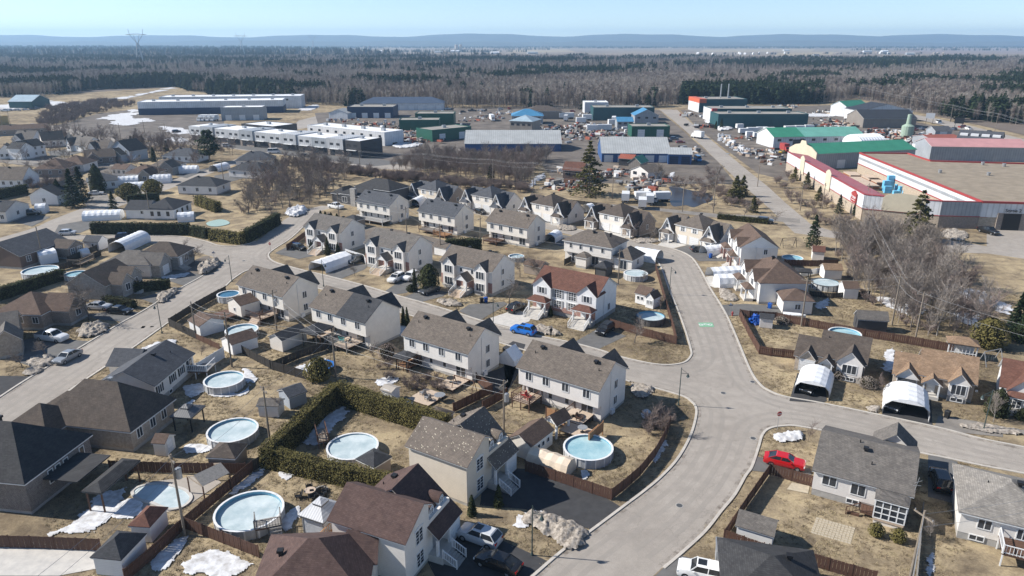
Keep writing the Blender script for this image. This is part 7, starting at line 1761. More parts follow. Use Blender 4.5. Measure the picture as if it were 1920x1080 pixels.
en = MB().box(-3.6,3.6,-.5,0,0,4.6).build('entrance_surround',BRICK_BROWN,t,(e_[0] - o[0],e_[1] - o[1],0),w_); MB().box(-2.2,2.2,-.62,-.3,0,4.5).build('doors',BLACKM,en)
text('Sortie 2',1.25,BLACKM,en,(0,-.55,4.95),(math.pi / 2,0,0))
for p in ((140.35,234),(153.17,229.1),(169.63,246.7),(164.38,250.1)): MB().cyl(0,0,7.2,8.3,.45,10,.6).build('roof_ventilator',GREYM,t,(p[0] - o[0],p[1] - o[1],0))
for k,(p,s) in enumerate((((126.93,240.5),3),((129.77,243.3),4),((132.68,246.1),4),((125.86,236.9),2),((131.28,240.5),2),((130.51,236.9),2),((131.37,235.1),1),((127.82,235.1),1),((131.41,232.5),1))):
 for j in range(s):
  z = MB().box(-1.15,1.15,-.6,.6,.02,1.15).build('wrapped_pallet',plain('insulation_wrap_blue',(.2,.55,.78),(.12,.42,.68),scale=.7,rough=.4),None,(p[0] + rnd.uniform(-.1,.1),p[1] + rnd.uniform(-.1,.1),j * 1.2),rnd.uniform(-.1,.1)); tag(z,'blue plastic-wrapped pallet stacked in the hardware store yard','pallet','blue pallets in the store yard')
for k,(p,l_) in enumerate((((122.09,258.1),9),((127.92,262.4),10),((127.89,256),9),((121.41,249),8),((124.92,269),8))):
 z = thing('lumber_stack','stack of reddish lumber in the store yard, ' + ('left end','middle','right end','nearest the wall','farthest back')[k],'lumber',p,u)
 for j in range(4):
  for i in range(5): MB().box(0,l_,i * .85,i * .85 + .8,j * .45 + .05,j * .45 + .4).build('board_bundle',plain('red_lumber',(.36,.15,.08),(.25,.1,.055),rough=.8) if j % 3 else WOOD_PALE,z)
# ---------------------------------------------------------------- yard vehicles and stock
def box_truck(label,p,a,L=6.5,cab=True,mat=None,h=2.9):
 t = thing('truck' if cab else 'trailer',label,'truck' if cab else 'trailer',p,a); x0 = 2.0 if cab else 0
 MB().box(x0,x0 + L,-1.2,1.2,.95,.95 + h).build('cargo_box',mat or WHITEM,t)
 if cab:
  MB().prism([(.0,.5),(1.9,.5),(1.9,2.7),(.75,2.7),(.25,1.7),(0,1.5)],-1.1,1.1,'y').build('cab',mat or WHITEM,t); MB().prism([(.2,1.62),(.32,1.62),(.78,2.55),(.66,2.6)],-.95,.95,'y').build('windscreen',GLASS_CAR,t)
 MB().box(x0,x0 + L,-.5,.5,.6,.94).build('chassis',BLACKM,t)
 for x in ((.9,x0 + L - 1.6) if cab else (L - 2.2,L - 1.1)):
  for s in (-1,1): MB().tube((x,s * 1.15,.48),(x,s * .85,.48),.48,.48,12,True).build('wheel',RUBBER,t)
 if not cab: MB().box(1.0,1.15,-.9,.9,0,.6).build('landing_gear',GREYM,t)
 return t
box_truck('white box truck driving up the commercial road',(95.34,383.3),R(-60),5.5)
for k,p in enumerate(((-199,463.2),(-196.7,463.2),(-193.6,463.2),(-190.6,463.2))): box_truck('white truck in the row before the grey ribbed block, %s' % ('leftmost','second from the left','third from the left','rightmost')[k],p,R(80),5)
for k,p in enumerate(((30.81,479.8),(33.85,463.2),(39.56,450.8),(45.28,469.7),(42.06,409.3),(48.36,411.8),(57.84,438.9),(62.64,450.8))): box_truck('white trailer in the yard between the blue-roofed buildings',p,R(rnd.choice((0,5,80,10))),rnd.choice((6,8,10)),False); bpy.context.scene.collection.objects[-1] if False else None
for k,p in enumerate(((124.01,397),(129.88,401.9),(135.99,404.3),(139.33,401.9),(142.4,397),(123.55,383.3),(126.1,378.9),(129.24,419.6),(153.22,409.3),(160.18,411.8),(166.61,414.4))): box_truck('white trailer parked before the nearest teal warehouse',p,R(rnd.uniform(-15,15)),rnd.choice((4,5,6)),False,h=2.3)
for o in COL.objects:
 if o.get('label') in ('white trailer in the yard between the blue-roofed buildings','white trailer parked before the nearest teal warehouse'): o['group'] = o['label'][:5] + ' trailers ' + o['label'][14:]
box_truck('white semi-trailer beside the pale gravel drive',(-11.85,463.2),R(100),9,True)
box_truck('red box truck beside the store yard wall',(125.84,327.8),R(95),5,True,RED_TRIM)
box_truck('white delivery truck behind the store',(183.2,322.9),R(80),6,True)
cr('yellow taxi-like car beside the red truck',(121.37,326.1),(124.98,329.4),'sedan',(.6,.42,.02)); cr('white van on the business block road',(-111.22,326.1),(-104.95,327.8),'van',W_); cr('dark sedan before the business block',(-94.02,316.6),(-88.38,316.6),'sedan',DG); cr('white suv by the big pine',(-138.98,346.9),(-135.57,348.8),'suv',W_); cr('dark car on the wet gravel lot',(-188.5,404.3),(-186.1,406.8),'suv',BK); cr('white van on the highway',(266.3,460),(263,444.8),'van',W_); cr('dark car on the highway',(264.3,404.3),(262.9,397),'suv',DG); cr('red car on the highway',(258.7,390),(257.8,383.3),'sedan',(.3,.02,.02)); cr('silver car on the highway verge',(243.9,354.4),(246.8,352.5),'suv',SV); cr('blue machine cab near the blue extension',(78.67,307.6),(79.08,301.9),'van',(.03,.25,.55)); cr('white van at the material yard gate',(44.26,220.2),(46.66,226.6),'suv',W_)
rc = [(.6,.6,.6),W_,DG,BK,(.1,.12,.16),(.3,.05,.04),SV]
def fleet(label,grp,spots,seed):
 r_ = random.Random(seed)
 for p in spots:
  a = r_.choice((0,.2,1.5,1.7)); o = car(label,(p[0] + r_.uniform(-1,1),p[1] + r_.uniform(-1,1)),a,r_.choice(('sedan','suv','suv','pickup','hatch')),r_.choice(rc)); o['group'] = grp
fleet('parked car in the yards before the green garage','cars before the green garage',[(71.19,374.6),(77.26,374.6),(78.86,366.2),(83.33,374.6),(83.37,362.2),(66.52,368.3),(21.94,427.7),(25.69,411.8),(32.85,406.8),(36.9,401.9),(17.71,401.9),(42.79,387.8),(48.76,390),(55.44,397),(58.47,387.8)],1)
fleet('parked car in the lot beside the highway','cars in the highway lot',[(229.8,414.4),(236.3,419.6),(235.7,411.8),(239.4,411.8),(247.4,419.6),(251.1,419.6),(253.9,417),(263.9,427.7),(262.2,419.6),(237.8,362.2),(236.1,354.4),(233.2,345.1),(230,336.2)],2)
fleet('parked car by the far sheds at the foot of the wood','cars by the far sheds',[(-35.12,524.5),(-29.46,532.8),(-7.93,545.7),(-2,550.1),(19.68,541.3),(25.78,545.7),(43.08,528.6),(78.11,537),(84.62,541.3),(89.14,532.8),(95.69,537),(178.5,545.7),(185.9,550.1),(-123.84,568.5),(-119.86,573.3),(-47.6,545.7)],3)
fleet('parked car in the far left boat yard','cars in the far left yard',[(-368.2,532.8),(-366.3,537),(-361.3,537),(-359,541.3),(-357,545.7),(-355.8,550.1)],4)
def clutter(label,spots,seed,cols,n=60,sp=5.0,hmax=1.4):
 r_ = random.Random(seed); ms = [MB() for _ in cols]
 for (px,py) in spots:
  for _ in range(n):
   x = px + r_.gauss(0,sp); y = py + r_.gauss(0,sp * 1.2); l_,w2,h2 = r_.uniform(.5,3.2),r_.uniform(.4,1.3),r_.uniform(.2,hmax); z = r_.choice((0,0,.3,.8)); c,s = math.cos(r_.random() * 6.3),math.sin(r_.random() * 6.3)
   q = [(x + a * l_ / 2 * c - b2 * w2 / 2 * s,y + a * l_ / 2 * s + b2 * w2 / 2 * c) for a,b2 in ((-1,-1),(1,-1),(1,1),(-1,1))]
   r_.choice(ms).hexa([(u_,v_,z) for u_,v_ in q],[(u_,v_,z + h2) for u_,v_ in q])
 for m_,c in zip(ms,cols): tag(m_.build('yard_stock',c),label,'stock heap',kind='stuff')
SCR = [WOOD_PALE,WOOD_GREY,GREYM,BLACKM,WHITEM,RF_RUST,WOOD_BROWN]
clutter('heaps of pallets, pipes and scrap in the yard behind the business block',[(-62.74,397),(-54.2,387.8),(-67.7,383.3),(-59.33,374.6),(-50.5,370.4),(-84.08,441.8),(-61.54,419.6)],5,SCR,70,6)
clutter('scrap, drums and timber in the yard between the blue roofs',[(31.34,427.7),(43.38,438.9),(33.56,397),(44.28,401.9),(53.13,401.9),(18.35,417)],6,SCR,50,5)
clutter('stone and timber stock around the material yard cabin',[(22.2,274.8),(28.21,269),(34.25,269),(44.19,250),(45.01,238.6),(48.49,253),(15.87,248),(21.47,248),(41.11,274.8)],7,SCR,40,2.6)
clutter('rows of wrapped stone pallets along the commercial road',[(110.57,383.3),(109.15,368.3),(107.83,354.4),(106.6,341.5),(105.96,331.1)],8,[WHITEM,TARP_GREY,WOOD_PALE],22,2)
clutter('heaped metal and vehicles in the scrap yard by the highway',[(200.7,401.9),(207.2,401.9),(211.6,397),(214.9,392.3),(215.8,383.3),(201.4,374.6),(201.8,362.2),(194.6,383.3)],9,SCR,60,5)
clutter('stock lying before the teal sheds',[(126.93,374.6),(137.97,374.6),(175.51,427.7),(185.6,433.2),(191.2,427.7),(202.4,438.9)],10,SCR,35,5)
clutter('vehicles and stock standing all over the central yards',[(11.04,374.6),(22.82,387.8),(32.08,378.9),(45.53,374.6),(55.19,374.6),(-14.1,483.2),(-5.6,512.6),(18.4,504.9),(45.99,504.9),(-27.44,469.7),(-21.16,528.6),(-30.59,417),(-108.32,463.2),(-87.76,427.7),(-46.67,512.6),(80.94,331.1),(75.44,322.9)],12,SCR + [GREYM],22,5)
clutter('stock and machines around the teal and green sheds',[(203.1,463.2),(219.8,520.5),(216.4,573.3),(191.9,550.1),(176.6,374.6),(165.56,374.6),(120.19,331.1),(109.78,307.6),(107.77,322.9),(121.41,504.9),(114.24,433.2)],13,SCR,26,5)
t = thing('silo','pale green silo with a narrow neck in the scrap yard','silo',(208.5,383.3)); MB().cyl(0,0,0,6,3.0,16).cyl(0,0,6,7,3.0,16,1.4).build('drum',plain('silo_green',(.33,.42,.33)),t); MB().cyl(0,0,7,12,1.2,12,1.0).build('neck',MATS['silo_green'],t)
for k,p in enumerate(((39.2,211.2),(42.53,217.1),(45.02,223.3),(35.41,220.2),(38.93,223.3))): box_truck('white caravan in the material yard, %s' % ('nearest the lane','beside the pond','behind the nearest one','long one on the left','hidden behind the long one')[k],p,R(rnd.choice((5,80))),5,False,h=2.2)
for k,p in enumerate(((260.2,483.2),(257.8,450.8),(258.8,422.3))):
 t = thing('signboard',('far roadside signboard by the highway','middle roadside signboard by the highway','dark roadside signboard nearest the skylit hall')[k],'sign',p,R(-30)); MB().box(-2.4,2.4,-.15,.15,3.2,6.4).build('board',(PL_GREY,TARP_GREY,BLACKM)[k],t)
 for s in (-1.8,1.8): MB().box(s - .12,s + .12,-.12,.12,0,3.2).build('post',BLACKM,t)
# ---------------------------------------------------------------- houses of the far left quarter
def fh(label,A,B,D,ze,zr,kind,wall,roof,extra=None,wins=3):
 h = Hs(label,A,B,.3,'house'); L = h.L
 h.block(0,L,0,D,ze,zr,kind,wall,roof,z0=.4)
 for k in range(wins):
  h.win(L * (k + .5) / wins,0,1.8,.9,1.1)
  if ze > 4: h.win(L * (k + .5) / wins,0,4.2,.9,1.1)
 if kind != 'hip' or D > 6: h.win(L,D * .5,1.9,1,1.1,'E')
 if extra:
  x0,x1,y0,y1,e,r,k,w_ = extra; h.block(x0,x1,y0,y1,e,r,k,w_,roof,z0=.4); 
  if k == 'gy': h.win((x0 + x1) / 2,y0,1.8,1.2,1.2)
 h.vent(L * .4,D * .45,zr - .2)
 return h
fh('dark hip-roofed white bungalow beside the far side street',(-111.07,234.4),(-96.95,232.5),9,3,5.4,'hip',SD_WHITE,SH_CHAR)
fh('long charcoal-roofed house at the end of the far side street',(-105.91,265.6),(-91.69,261),10,3,5.6,'hip',SD_GREY,SH_CHAR)
fh('charcoal hip roof rising behind the long charcoal house',(-110.5,285.7),(-96.06,288.4),10,3,6,'hip',SD_GREIGE,SH_SLATE)
fh('white two-storey house with black roof in the far left quarter',(-208.9,309.1),(-206,319.2),8,5,7.4,'gx',SD_WHITE,SH_BLACK,(-3,3,-1,6,5,7,'gy',SD_WHITE))
fh('pale house with grey roof and white gable, farthest left',(-242.7,351.2),(-232.8,351.2),10,3.2,6.6,'gx',SD_WHITE,SH_GREY,(.5,5,-1.5,3,3.2,5.6,'gy',SD_WHITE))
fh('white house with dark brown gabled roof at the left edge',(-219.9,307.7),(-214.5,310.8),9,3.6,6,'gy',SD_WHITE,SH_DKBROWN)
fh('black-roofed house with pale chimney stripe',(-223.5,343.7),(-215.8,349.6),10,3.4,7,'gx',SD_GREY,SH_BLACK,(10,14,-1,6,3.2,5.6,'gy',STONE_GREY))
fh('grey-roofed cottage with two steep white gables',(-206.1,334.4),(-193.4,327.2),9,3.2,6.6,'gx',SD_WHITE,SH_GREY,(.3,3.6,-1,3,3.2,6,'gy',SD_WHITE))
fh('taupe-roofed cottage with scalloped white gable',(-188.6,318.7),(-179.18,318.7),9,3.2,6.2,'gx',SD_BEIGE,SH_TAUPE,(1,4.6,-1.2,3,3.2,6,'gy',SD_WHITE))
fh('blue-grey two-storey house with double gable',(-171.98,307),(-160.74,302.3),9,4.4,8.4,'gy',SD_BLUE,SH_BLACK,(2,10,-3,0.2,3.2,5.6,'gy',SD_BLUE))
fh('dark brown bungalow with wide brown roof',(-174.31,292.6),(-164.27,298.3),10,3,5.6,'gx',BRICK_DARK,SH_DKBROWN,(.5,5,-2,4,3,4.8,'gy',BRICK_DARK))
fh('brown hip-roofed bungalow with pale walls',(-176.59,276.6),(-165.67,276.6),10,3,6,'hip',SD_GREY,SH_BROWN)
fh('house with tan and black hip roof',(-178.1,265.6),(-166.9,266.8),11,3,6.4,'hip',SD_TAUPE,SH_BROWN)
fh('white house with wide taupe gable roof at left',(-180.1,245),(-168.71,245),9,3,6.6,'gx',SD_WHITE,SH_TAUPE,wins=4)
fh('small tan-roofed shed house behind the slate bungalow',(-150.83,268),(-144.23,266.8),6,2.8,4.2,'gx',SD_GREY,SH_BROWN)
fh('white bungalow with slate hip roof beside the tall cedar',(-143.16,239.1),(-135.11,244),9,3,5.4,'hip',SD_WHITE,SH_SLATE)
fh('tan brick bungalow with brown hip roof',(-139.73,256.5),(-129.03,255.4),9,3,5.8,'hip',BRICK_TAN,SH_BROWN,(6,10.5,-1.5,4,3,4.8,'gy',BRICK_TAN))
fh('stone bungalow with beige valley roof',(-138.73,272.8),(-128.62,271.6),9,3,5.6,'hip',STONE_GREY,SH_TAUPE,(5,10,-1.5,4,3,5.2,'gy',STONE_GREY))
fh('long white house with grey roof below the service road',(-146.36,299.8),(-131.06,298.3),10,3,5.6,'hip',SD_WHITE,SH_SLATE,wins=5)
fh('white-gabled house with charcoal roof beside the dark spruce',(-148.89,217),(-139.87,217),12,3.2,5.6,'gy',SD_WHITE,SH_CHAR,wins=1)
fh('house cut by the left edge beside the far shelter',(-148.09,194.5),(-140.68,194.5),10,3.2,5.2,'gx',SD_GREY,SH_CHAR)
fh('low brown roof behind the farthest pale house',(-280.5,386.1),(-255.6,401),10,3,5,'gx',SD_TAUPE,SH_BROWN,wins=5)
h = Hs('black modern house with stone pillar beside the bare wood',(-54.15,220.1),(-41.72,212.1),.3,'house'); L = h.L
h.block(0,L,0,9,3.4,5.6,'hip',SD_CHAR,SH_BLACK,z0=.3); h.block(3,L + 3,4,13,5.2,7.6,'hip',SD_CHAR,SH_BLACK,z0=.3); h.block(-4.5,.2,1,9,2.8,4.6,'hip',SD_CHAR,SH_BLACK,z0=.3); h.box('stone_pillar',STONE_GREY,5.2,7.2,-.7,.3,0,5.5); h.win(2,0,1.6,2,1.6,'S','n2'); h.box('stone_wall',STONE_GREY,8,L,-.1,.05,.3,3)
# ---------------------------------------------------------------- trees
def grow(T,C,p,d,L,r,lev,rg,mx,nb,spread,up):
 n = 4 if lev == 0 else 2
 for i in range(n):
  q = p + d * (L / n); ra,rb = r * (1 - .8 * i / n),r * (1 - .8 * (i + 1) / n)
  if lev < mx: (T if lev == 0 else C).tube(p,q,max(ra,.018),max(rb,.013),6 if lev == 0 else 3)
  else:
   sd = d.cross(Vector((rg.gauss(0,1),rg.gauss(0,1),rg.gauss(0,1)))).normalized() * max(ra,.017)
   C.face(p - sd,p + sd,p + d * L); C.face(p - sd.cross(d),p + sd.cross(d),p + d * L); return
  if lev < mx and (lev > 0 or i >= 1):
   for k in range(nb[lev] + (1 if rg.random() < .5 else 0)):
    a = Vector((rg.gauss(0,1),rg.gauss(0,1),rg.gauss(0,.35))).normalized()
    dd = (d * (1 - spread) + a * spread + Vector((0,0,up))).normalized()
    grow(T,C,q - d * rg.random() * L / n * .8,dd,L * rg.uniform(.42,.7) * (.95 if lev else .8),max(rb,r * .35) * .6,lev + 1,rg,mx,nb,spread,up)
  d = (d + Vector((rg.gauss(0,.1),rg.gauss(0,.1),rg.gauss(.03,.05)))).normalized(); p = q
def tree_meshes(seed,h,r,nb,spread,up,bark,twig,stems=1,mx=3):
 rg = random.Random(seed); T,C = MB(),MB()
 for s in range(stems):
  a = rg.random() * 6.28; d = Vector((math.cos(a) * .28,math.sin(a) * .28,1)).normalized() if stems > 1 else Vector((0,0,1))
  grow(T,C,Vector((math.cos(a) * .12,math.sin(a) * .12,-.1)) if stems > 1 else Vector((0,0,-.1)),d,h * rg.uniform(.55,.7),r,0,rg,mx,nb,spread,up)
 return T.mesh('trunk',bark),C.mesh('crown',twig)
SPREAD = [tree_meshes(20 + k,7.0,.14,(4,3,4),.62,.1,BARK,TWIG) for k in range(3)]
BIRCH = [tree_meshes(30 + k,9.0,.085,(3,3,4),.42,.14,BARK_PALE,TWIG_PALE) for k in range(3)]
REDT = [tree_meshes(40 + k,8.0,.09,(3,3,4),.48,.12,BARK,TWIG_RED) for k in range(3)]
BUSH = [tree_meshes(50 + k,2.6,.035,(3,4,3),.6,.05,BARK,TWIG_RED,5,2) for k in range(2)]
def tree(label,p,kind,s=1.0,name='bare_tree',group=None,cat='tree'):
 me = rnd.choice(kind); t = thing(name,label,cat,p,rnd.random() * 6.28,group); t.scale = (s,s,s * rnd.uniform(.92,1.1))
 part('trunk',me[0],t); part('crown',me[1],t); return t
for lab,p,k,s in (('bare tree on the white duplex lawn before the brown fence',(20.67,110.82),SPREAD,.8),('bare tree left of the white duplex',(-0.52,129.72),SPREAD,.9),('small bare tree before the third duplex steps',(-11.44,130.92),SPREAD,.5),('pruned bare tree behind the third duplex',(-21.76,103),REDT,.55),('large bare tree before the tan hip-roofed bungalow',(-77.03,121.32),SPREAD,1.3),('second bare tree beside the white sedan',(-81.24,127.38),SPREAD,1.1),('bare tree by the white pickup',(-75.21,105.43),SPREAD,.6),('bare tree behind the snow slabs at left',(-76.16,101.04),SPREAD,.65),
                     ('bushy bare tree at the stone house corner',(-72.97,157.28),SPREAD,.85),('multi-stemmed bare tree left of the corner tree',(-76.72,159.41),REDT,.7),('small bare tree beside the sign at the junction',(37.57,79.41),REDT,.4),('pale young tree between the grey bungalows',(42.56,60.5),BIRCH,.36),('white-barked birch before the egg-shaped cedar',(64.14,84.24),BIRCH,.55),('bare tree by the corner lamp fence',(17.98,81.5),REDT,.6),('bare bushy tree by the corner duplex pool deck',(19.29,81.1),REDT,.5),
                     ('small bare tree before the second duplex',(-34.12,147.38),SPREAD,.45),('small bare tree right of the second duplex steps',(-26.85,143.37),SPREAD,.4),('bare tree before the brown steep-gabled house',(35.07,175.36),SPREAD,.85),('bare reddish tree beside it on the same lawn',(31.01,177.95),REDT,.85),('bare tree beside the white garden cottage',(27.95,125.96),REDT,.5),('small bare tree by the round pool near the curved street',(27.41,142.67),SPREAD,.45),('bare tree at the bend of the gravel lane',(72.62,192.7),SPREAD,.8),('bare tree right of the gravel lane end',(66.93,201.5),SPREAD,.8),
                     ('bare tree on the commercial road verge',(75.18,260.2),BIRCH,.9),('tall bare tree beside the pond',(64.93,228.2),BIRCH,1.1),('bare tree on the lawn by the picket fence',(-50.25,105.84),SPREAD,.35),('bare tree behind the brown board fence of the third duplex',(-14.1,101.04),REDT,.4),('bare tree by the pole lawn shed',(-31.91,86.26),REDT,.5),('pale tree beside the pond gate',(52.65,250),BIRCH,1.1),('leaning bare tree left of the pond',(50.77,252),BIRCH,1.0),('bare tree behind the white duplex',(1.72,146.27),SPREAD,.8),('bare tree behind the brown shed',(4.65,148.13),SPREAD,.7),('young tree on the tan bungalow lawn',(52.91,91.83),REDT,.45)):
 tree(lab,p,k,s)
def inside(p,poly):
 x,y = p; c = False
 for i in range(len(poly)):
  (x1,y1),(x2,y2) = poly[i],poly[i - 1]
  if (y1 > y) != (y2 > y) and x < (x2 - x1) * (y - y1) / (y2 - y1) + x1: c = not c
 return c
def instanced(name,label,cat,X,Y,S,I,coll):
 me = bpy.data.meshes.new(name); n_ = len(X); me.vertices.add(n_); me.vertices.foreach_set('co',np.stack([X,Y,np.zeros(n_)],1).astype(np.float32).ravel())
 for nm,ty,dat in (('scl','FLOAT',np.asarray(S,np.float32)),('rot','FLOAT',(np.arange(n_) * 2.399 % 6.283).astype(np.float32)),('idx','INT',np.asarray(I,np.int32))): me.attributes.new(nm,ty,'POINT').data.foreach_set('value',dat)
 o = bpy.data.objects.new(name,me); COL.objects.link(o); tag(o,label,cat,kind='stuff')
 gn = bpy.data.node_groups.new(name + '_instances','GeometryNodeTree'); gn.interface.new_socket('Geometry',in_out='INPUT',socket_type='NodeSocketGeometry'); gn.interface.new_socket('Geometry',in_out='OUTPUT',socket_type='NodeSocketGeometry')
 N_ = gn.nodes; gi = N_.new('NodeGroupInput'); go = N_.new('NodeGroupOutput'); ip = N_.new('GeometryNodeInstanceOnPoints'); ci = N_.new('GeometryNodeCollectionInfo'); ci.inputs[0].default_value = coll; ci.inputs[1].default_value = True; ci.inputs[2].default_value = True
 def att(nm,ty):
  a = N_.new('GeometryNodeInputNamedAttribute'); a.data_type = ty; a.inputs[0].default_value = nm; return a.outputs[0]
 ip.inputs['Pick Instance'].default_value = True; cx = N_.new('ShaderNodeCombineXYZ')
 for a_,b_ in ((gi.outputs[0],ip.inputs['Points']),(ci.outputs[0],ip.inputs['Instance']),(att('idx','INT'),ip.inputs['Instance Index']),(att('rot','FLOAT'),cx.inputs[2]),(cx.outputs[0],ip.inputs['Rotation']),(att('scl','FLOAT'),ip.inputs['Scale']),(ip.outputs[0],go.inputs[0])): gn.links.new(a_,b_)
 o.modifiers.new(name,'NODES').node_group = gn
 return o
def thicket(name,label,cat,poly,n,kinds,s0,s1,seed):
 """a mass of stems too dense to count"""
 c = bpy.data.collections.new(name + '_protos'); k = 0
 for kd in kinds:
  for me in kd:
   bm = bmesh.new(); bm.from_mesh(me[0]); bm.from_mesh(me[1]); q = bpy.data.meshes.new('stem'); bm.to_mesh(q); bm.free(); q.materials.append(me[1].materials[0]); c.objects.link(bpy.data.objects.new('%s%02d' % (name,k),q)); k += 1
 r_ = random.Random(seed); xs = [q[0] for q in poly]; ys = [q[1] for q in poly]; P = []
 while len(P) < n:
  p = (r_.uniform(min(xs),max(xs)),r_.uniform(min(ys),max(ys)))
  if inside(p,poly): P.append((*p,r_.uniform(s0,s1),r_.randrange(k)))
 A = np.array(P); instanced(name,label,cat,A[:,0],A[:,1],A[:,2],A[:,3],c)
def grove(label,group,poly,n,kinds,s0,s1,seed,name='bare_tree'):
 r_ = random.Random(seed); xs = [q[0] for q in poly]; ys = [q[1] for q in poly]; k = 0
 while k < n:
  p = (r_.uniform(min(xs),max(xs)),r_.uniform(min(ys),max(ys)))
  if inside(p,poly): tree(label,p,r_.choice(kinds),r_.uniform(s0,s1),name,group,'tree' if name != 'bare_shrub' else 'shrub'); k += 1
thicket('garden_trees','leafless garden trees scattered among the far left houses','trees',[(-219.6,307.6),(-248.3,374.6),(-201,358.3),(-150.88,322.9),(-123.5,307.6),(-122.09,258.1),(-133.42,246.1),(-150.17,236.9),(-165.79,228.2)],60,[SPREAD,REDT],.6,1.1,21)
thicket('lot_brush','leafless brush around the wet gravel lot','shrubs',[(-261.4,411.8),(-223.5,374.6),(-179.5,346.9),(-133.09,332.8),(-123.37,319.7),(-169.24,326.1),(-217.2,354.4),(-253.9,392.3)],150,[BUSH,BUSH,REDT],.8,1.3,22)
thicket('yard_brush','leafless brush along the commercial road and behind the yards','shrubs',[(41.84,253),(59.27,263.5),(78.03,278.4),(75.99,228.2),(75.22,205.6),(69.38,206.9),(61.44,212.6),(55.15,253)],60,[BUSH],.8,1.6,23)
GP = [(-46.82,278.4),(-39.41,312.1),(-18.3,307.6),(0,304.7),(17.63,316.6),(9.14,271.3),(4.63,246.1),(-7.69,256),(-28.21,269)]
grove('slender bare tree in the dense grove behind the steep-gabled row','bare trees of the grove',GP,80,[REDT,REDT,BIRCH],.8,1.1,1)
thicket('grove','dense leafless grove of thin reddish trees behind the steep-gabled row','grove',GP,420,[REDT,REDT,BIRCH],.6,.95,12)
TP = [(77.32,166.1),(86.88,175.87),(94.27,174.34),(98.94,167.98),(97.45,153.99),(91.33,137.55),(87.54,121.32),(80.41,111.5),(72.27,111.5),(68.64,116.72),(68.78,126.81),(69.24,139.22)]
grove('bare tree in the thicket beside the store road','bare trees of the thicket',TP,100,[BIRCH,REDT,BIRCH,BIRCH],.85,1.35,2)
thicket('thicket','tangle of thin grey saplings and shrubs beside the store road','thicket',TP,120,[BIRCH,BIRCH,REDT],.6,1.0,13)
thicket('undergrowth','reddish leafless undergrowth of the thicket','shrubs',TP,90,[BUSH],.5,1.0,14)
LP = [(-81.2,206.9),(-91.47,248),(-93.08,283.3),(-78.79,293.6),(-63.47,283.3),(-58.95,253),(-60.44,228.2),(-63.88,215.6),(-68.72,212.6),(-70.35,200.2)]
grove('bare tree in the wood left of the back duplex row','bare trees left of the back row',LP,60,[SPREAD,REDT,SPREAD],.85,1.3,4)
thicket('copse','leafless copse of grey trees left of the back duplex row','copse',LP,130,[SPREAD,REDT,BUSH],.7,1.2,15)
grove('bare bushy tree below the service road','bare trees below the service road',[(-157.81,307.6),(-175.35,354.4),(-162.26,354.4),(-142.16,343.3),(-129.22,307.6),(-143.7,322.9),(-153.28,322.9)],24,[REDT,SPREAD],.7,1.1,5)
thicket('rough_scrub','low leafless scrub on the rough field at left','shrubs',[(-287.4,436.1),(-347.8,550.1),(-350.8,637.7),(-303.3,593.3),(-291.8,520.5),(-273.1,438.9)],420,[BUSH],1.0,2.2,6)
thicket('verge_scrub','low leafless scrub along the service poles','shrubs',[(-121.21,307.6),(-54.1,278.4),(-40.3,269),(-11.41,253),(7.33,243.3),(7.1,235.1),(-14.72,244.2),(-42.63,258.1),(-86.06,288.4)],260,[BUSH],.9,1.7,7)
grove('low bare shrub on the store verge','shrubs on the store verge',[(93.18,253),(105.86,274.8),(99.23,217.9),(95.11,190.8),(102.39,182.3),(99.63,176.91),(83.19,186.7),(85.15,206.9)],46,[BUSH],.8,1.5,8,'bare_shrub')
grove('bare garden shrub behind the third duplex','garden shrubs behind the third duplex',[(-25.09,104),(-19.91,101.04),(-13.88,99.15),(-9.41,96.43),(-9.43,92.99),(-13.91,92.99),(-21.86,98.23)],22,[BUSH],.5,.8,9,'bare_shrub')
grove('bare shrub in the corner duplex side bed','shrubs in the corner duplex side bed',[(17.47,84.53),(20.25,85.97),(21.75,84.53),(19.98,81.1),(17.57,81.1)],14,[BUSH],.6,.95,10,'bare_shrub')
grove('bare shrub among the far left gardens','shrubs of the far left gardens',[(-171.14,253),(-163.97,263.5),(-152.13,253),(-150.37,234.2),(-164.48,236.9)],16,[BUSH],1.2,2.0,11,'bare_shrub')
def conifer_meshes(seed,h,w,needle,pine=False,whorls=22,per=9,leafs=14,size=.6):
 rg = random.Random(seed); T,C = MB(),MB()
 T.tube((0,0,-.2),(rg.gauss(0,.15),rg.gauss(0,.15),h),h * .018 + .06,.03,7)
 P,N = [],[]
 for k in range(whorls):
  f = k / (whorls - 1); z = h * (.1 + .88 * f) if not pine else h * (.25 + .72 * f)
  R_ = w / 2 * ((1 - f) ** .8 if not pine else (.45 + .9 * math.sin(math.pi * min(1,f * 1.05 + .12))) * .75) + .15
  for j in range(per):
   if rg.random() < (.12 if not pine else .35): continue
   a = rg.random() * 6.283; r_ = R_ * rg.uniform(.65,1.15); dz = (-.28 * r_ if not pine else .12 * r_)
   e = Vector((math.cos(a) * r_,math.sin(a) * r_,z + dz)); b_ = Vector((0,0,z)); T.tube(b_,e,.035,.012,3)
   for i in range(leafs):
    u_ = rg.uniform(.35,1.05) if not pine else rg.uniform(.6,1.1); q = b_.lerp(e,u_); s = .28 * r_ * (1 if not pine else 1.1)
    P.append((q.x + rg.gauss(0,s * .5),q.y + rg.gauss(0,s * .5),q.z + rg.gauss(0,.1 + (.12 if pine else 0)))); N.append((0,0,1))
 leaf_faces(C,P,N,size,rg,.7)
 return T.mesh('trunk',BARK),C.mesh('crown',needle)
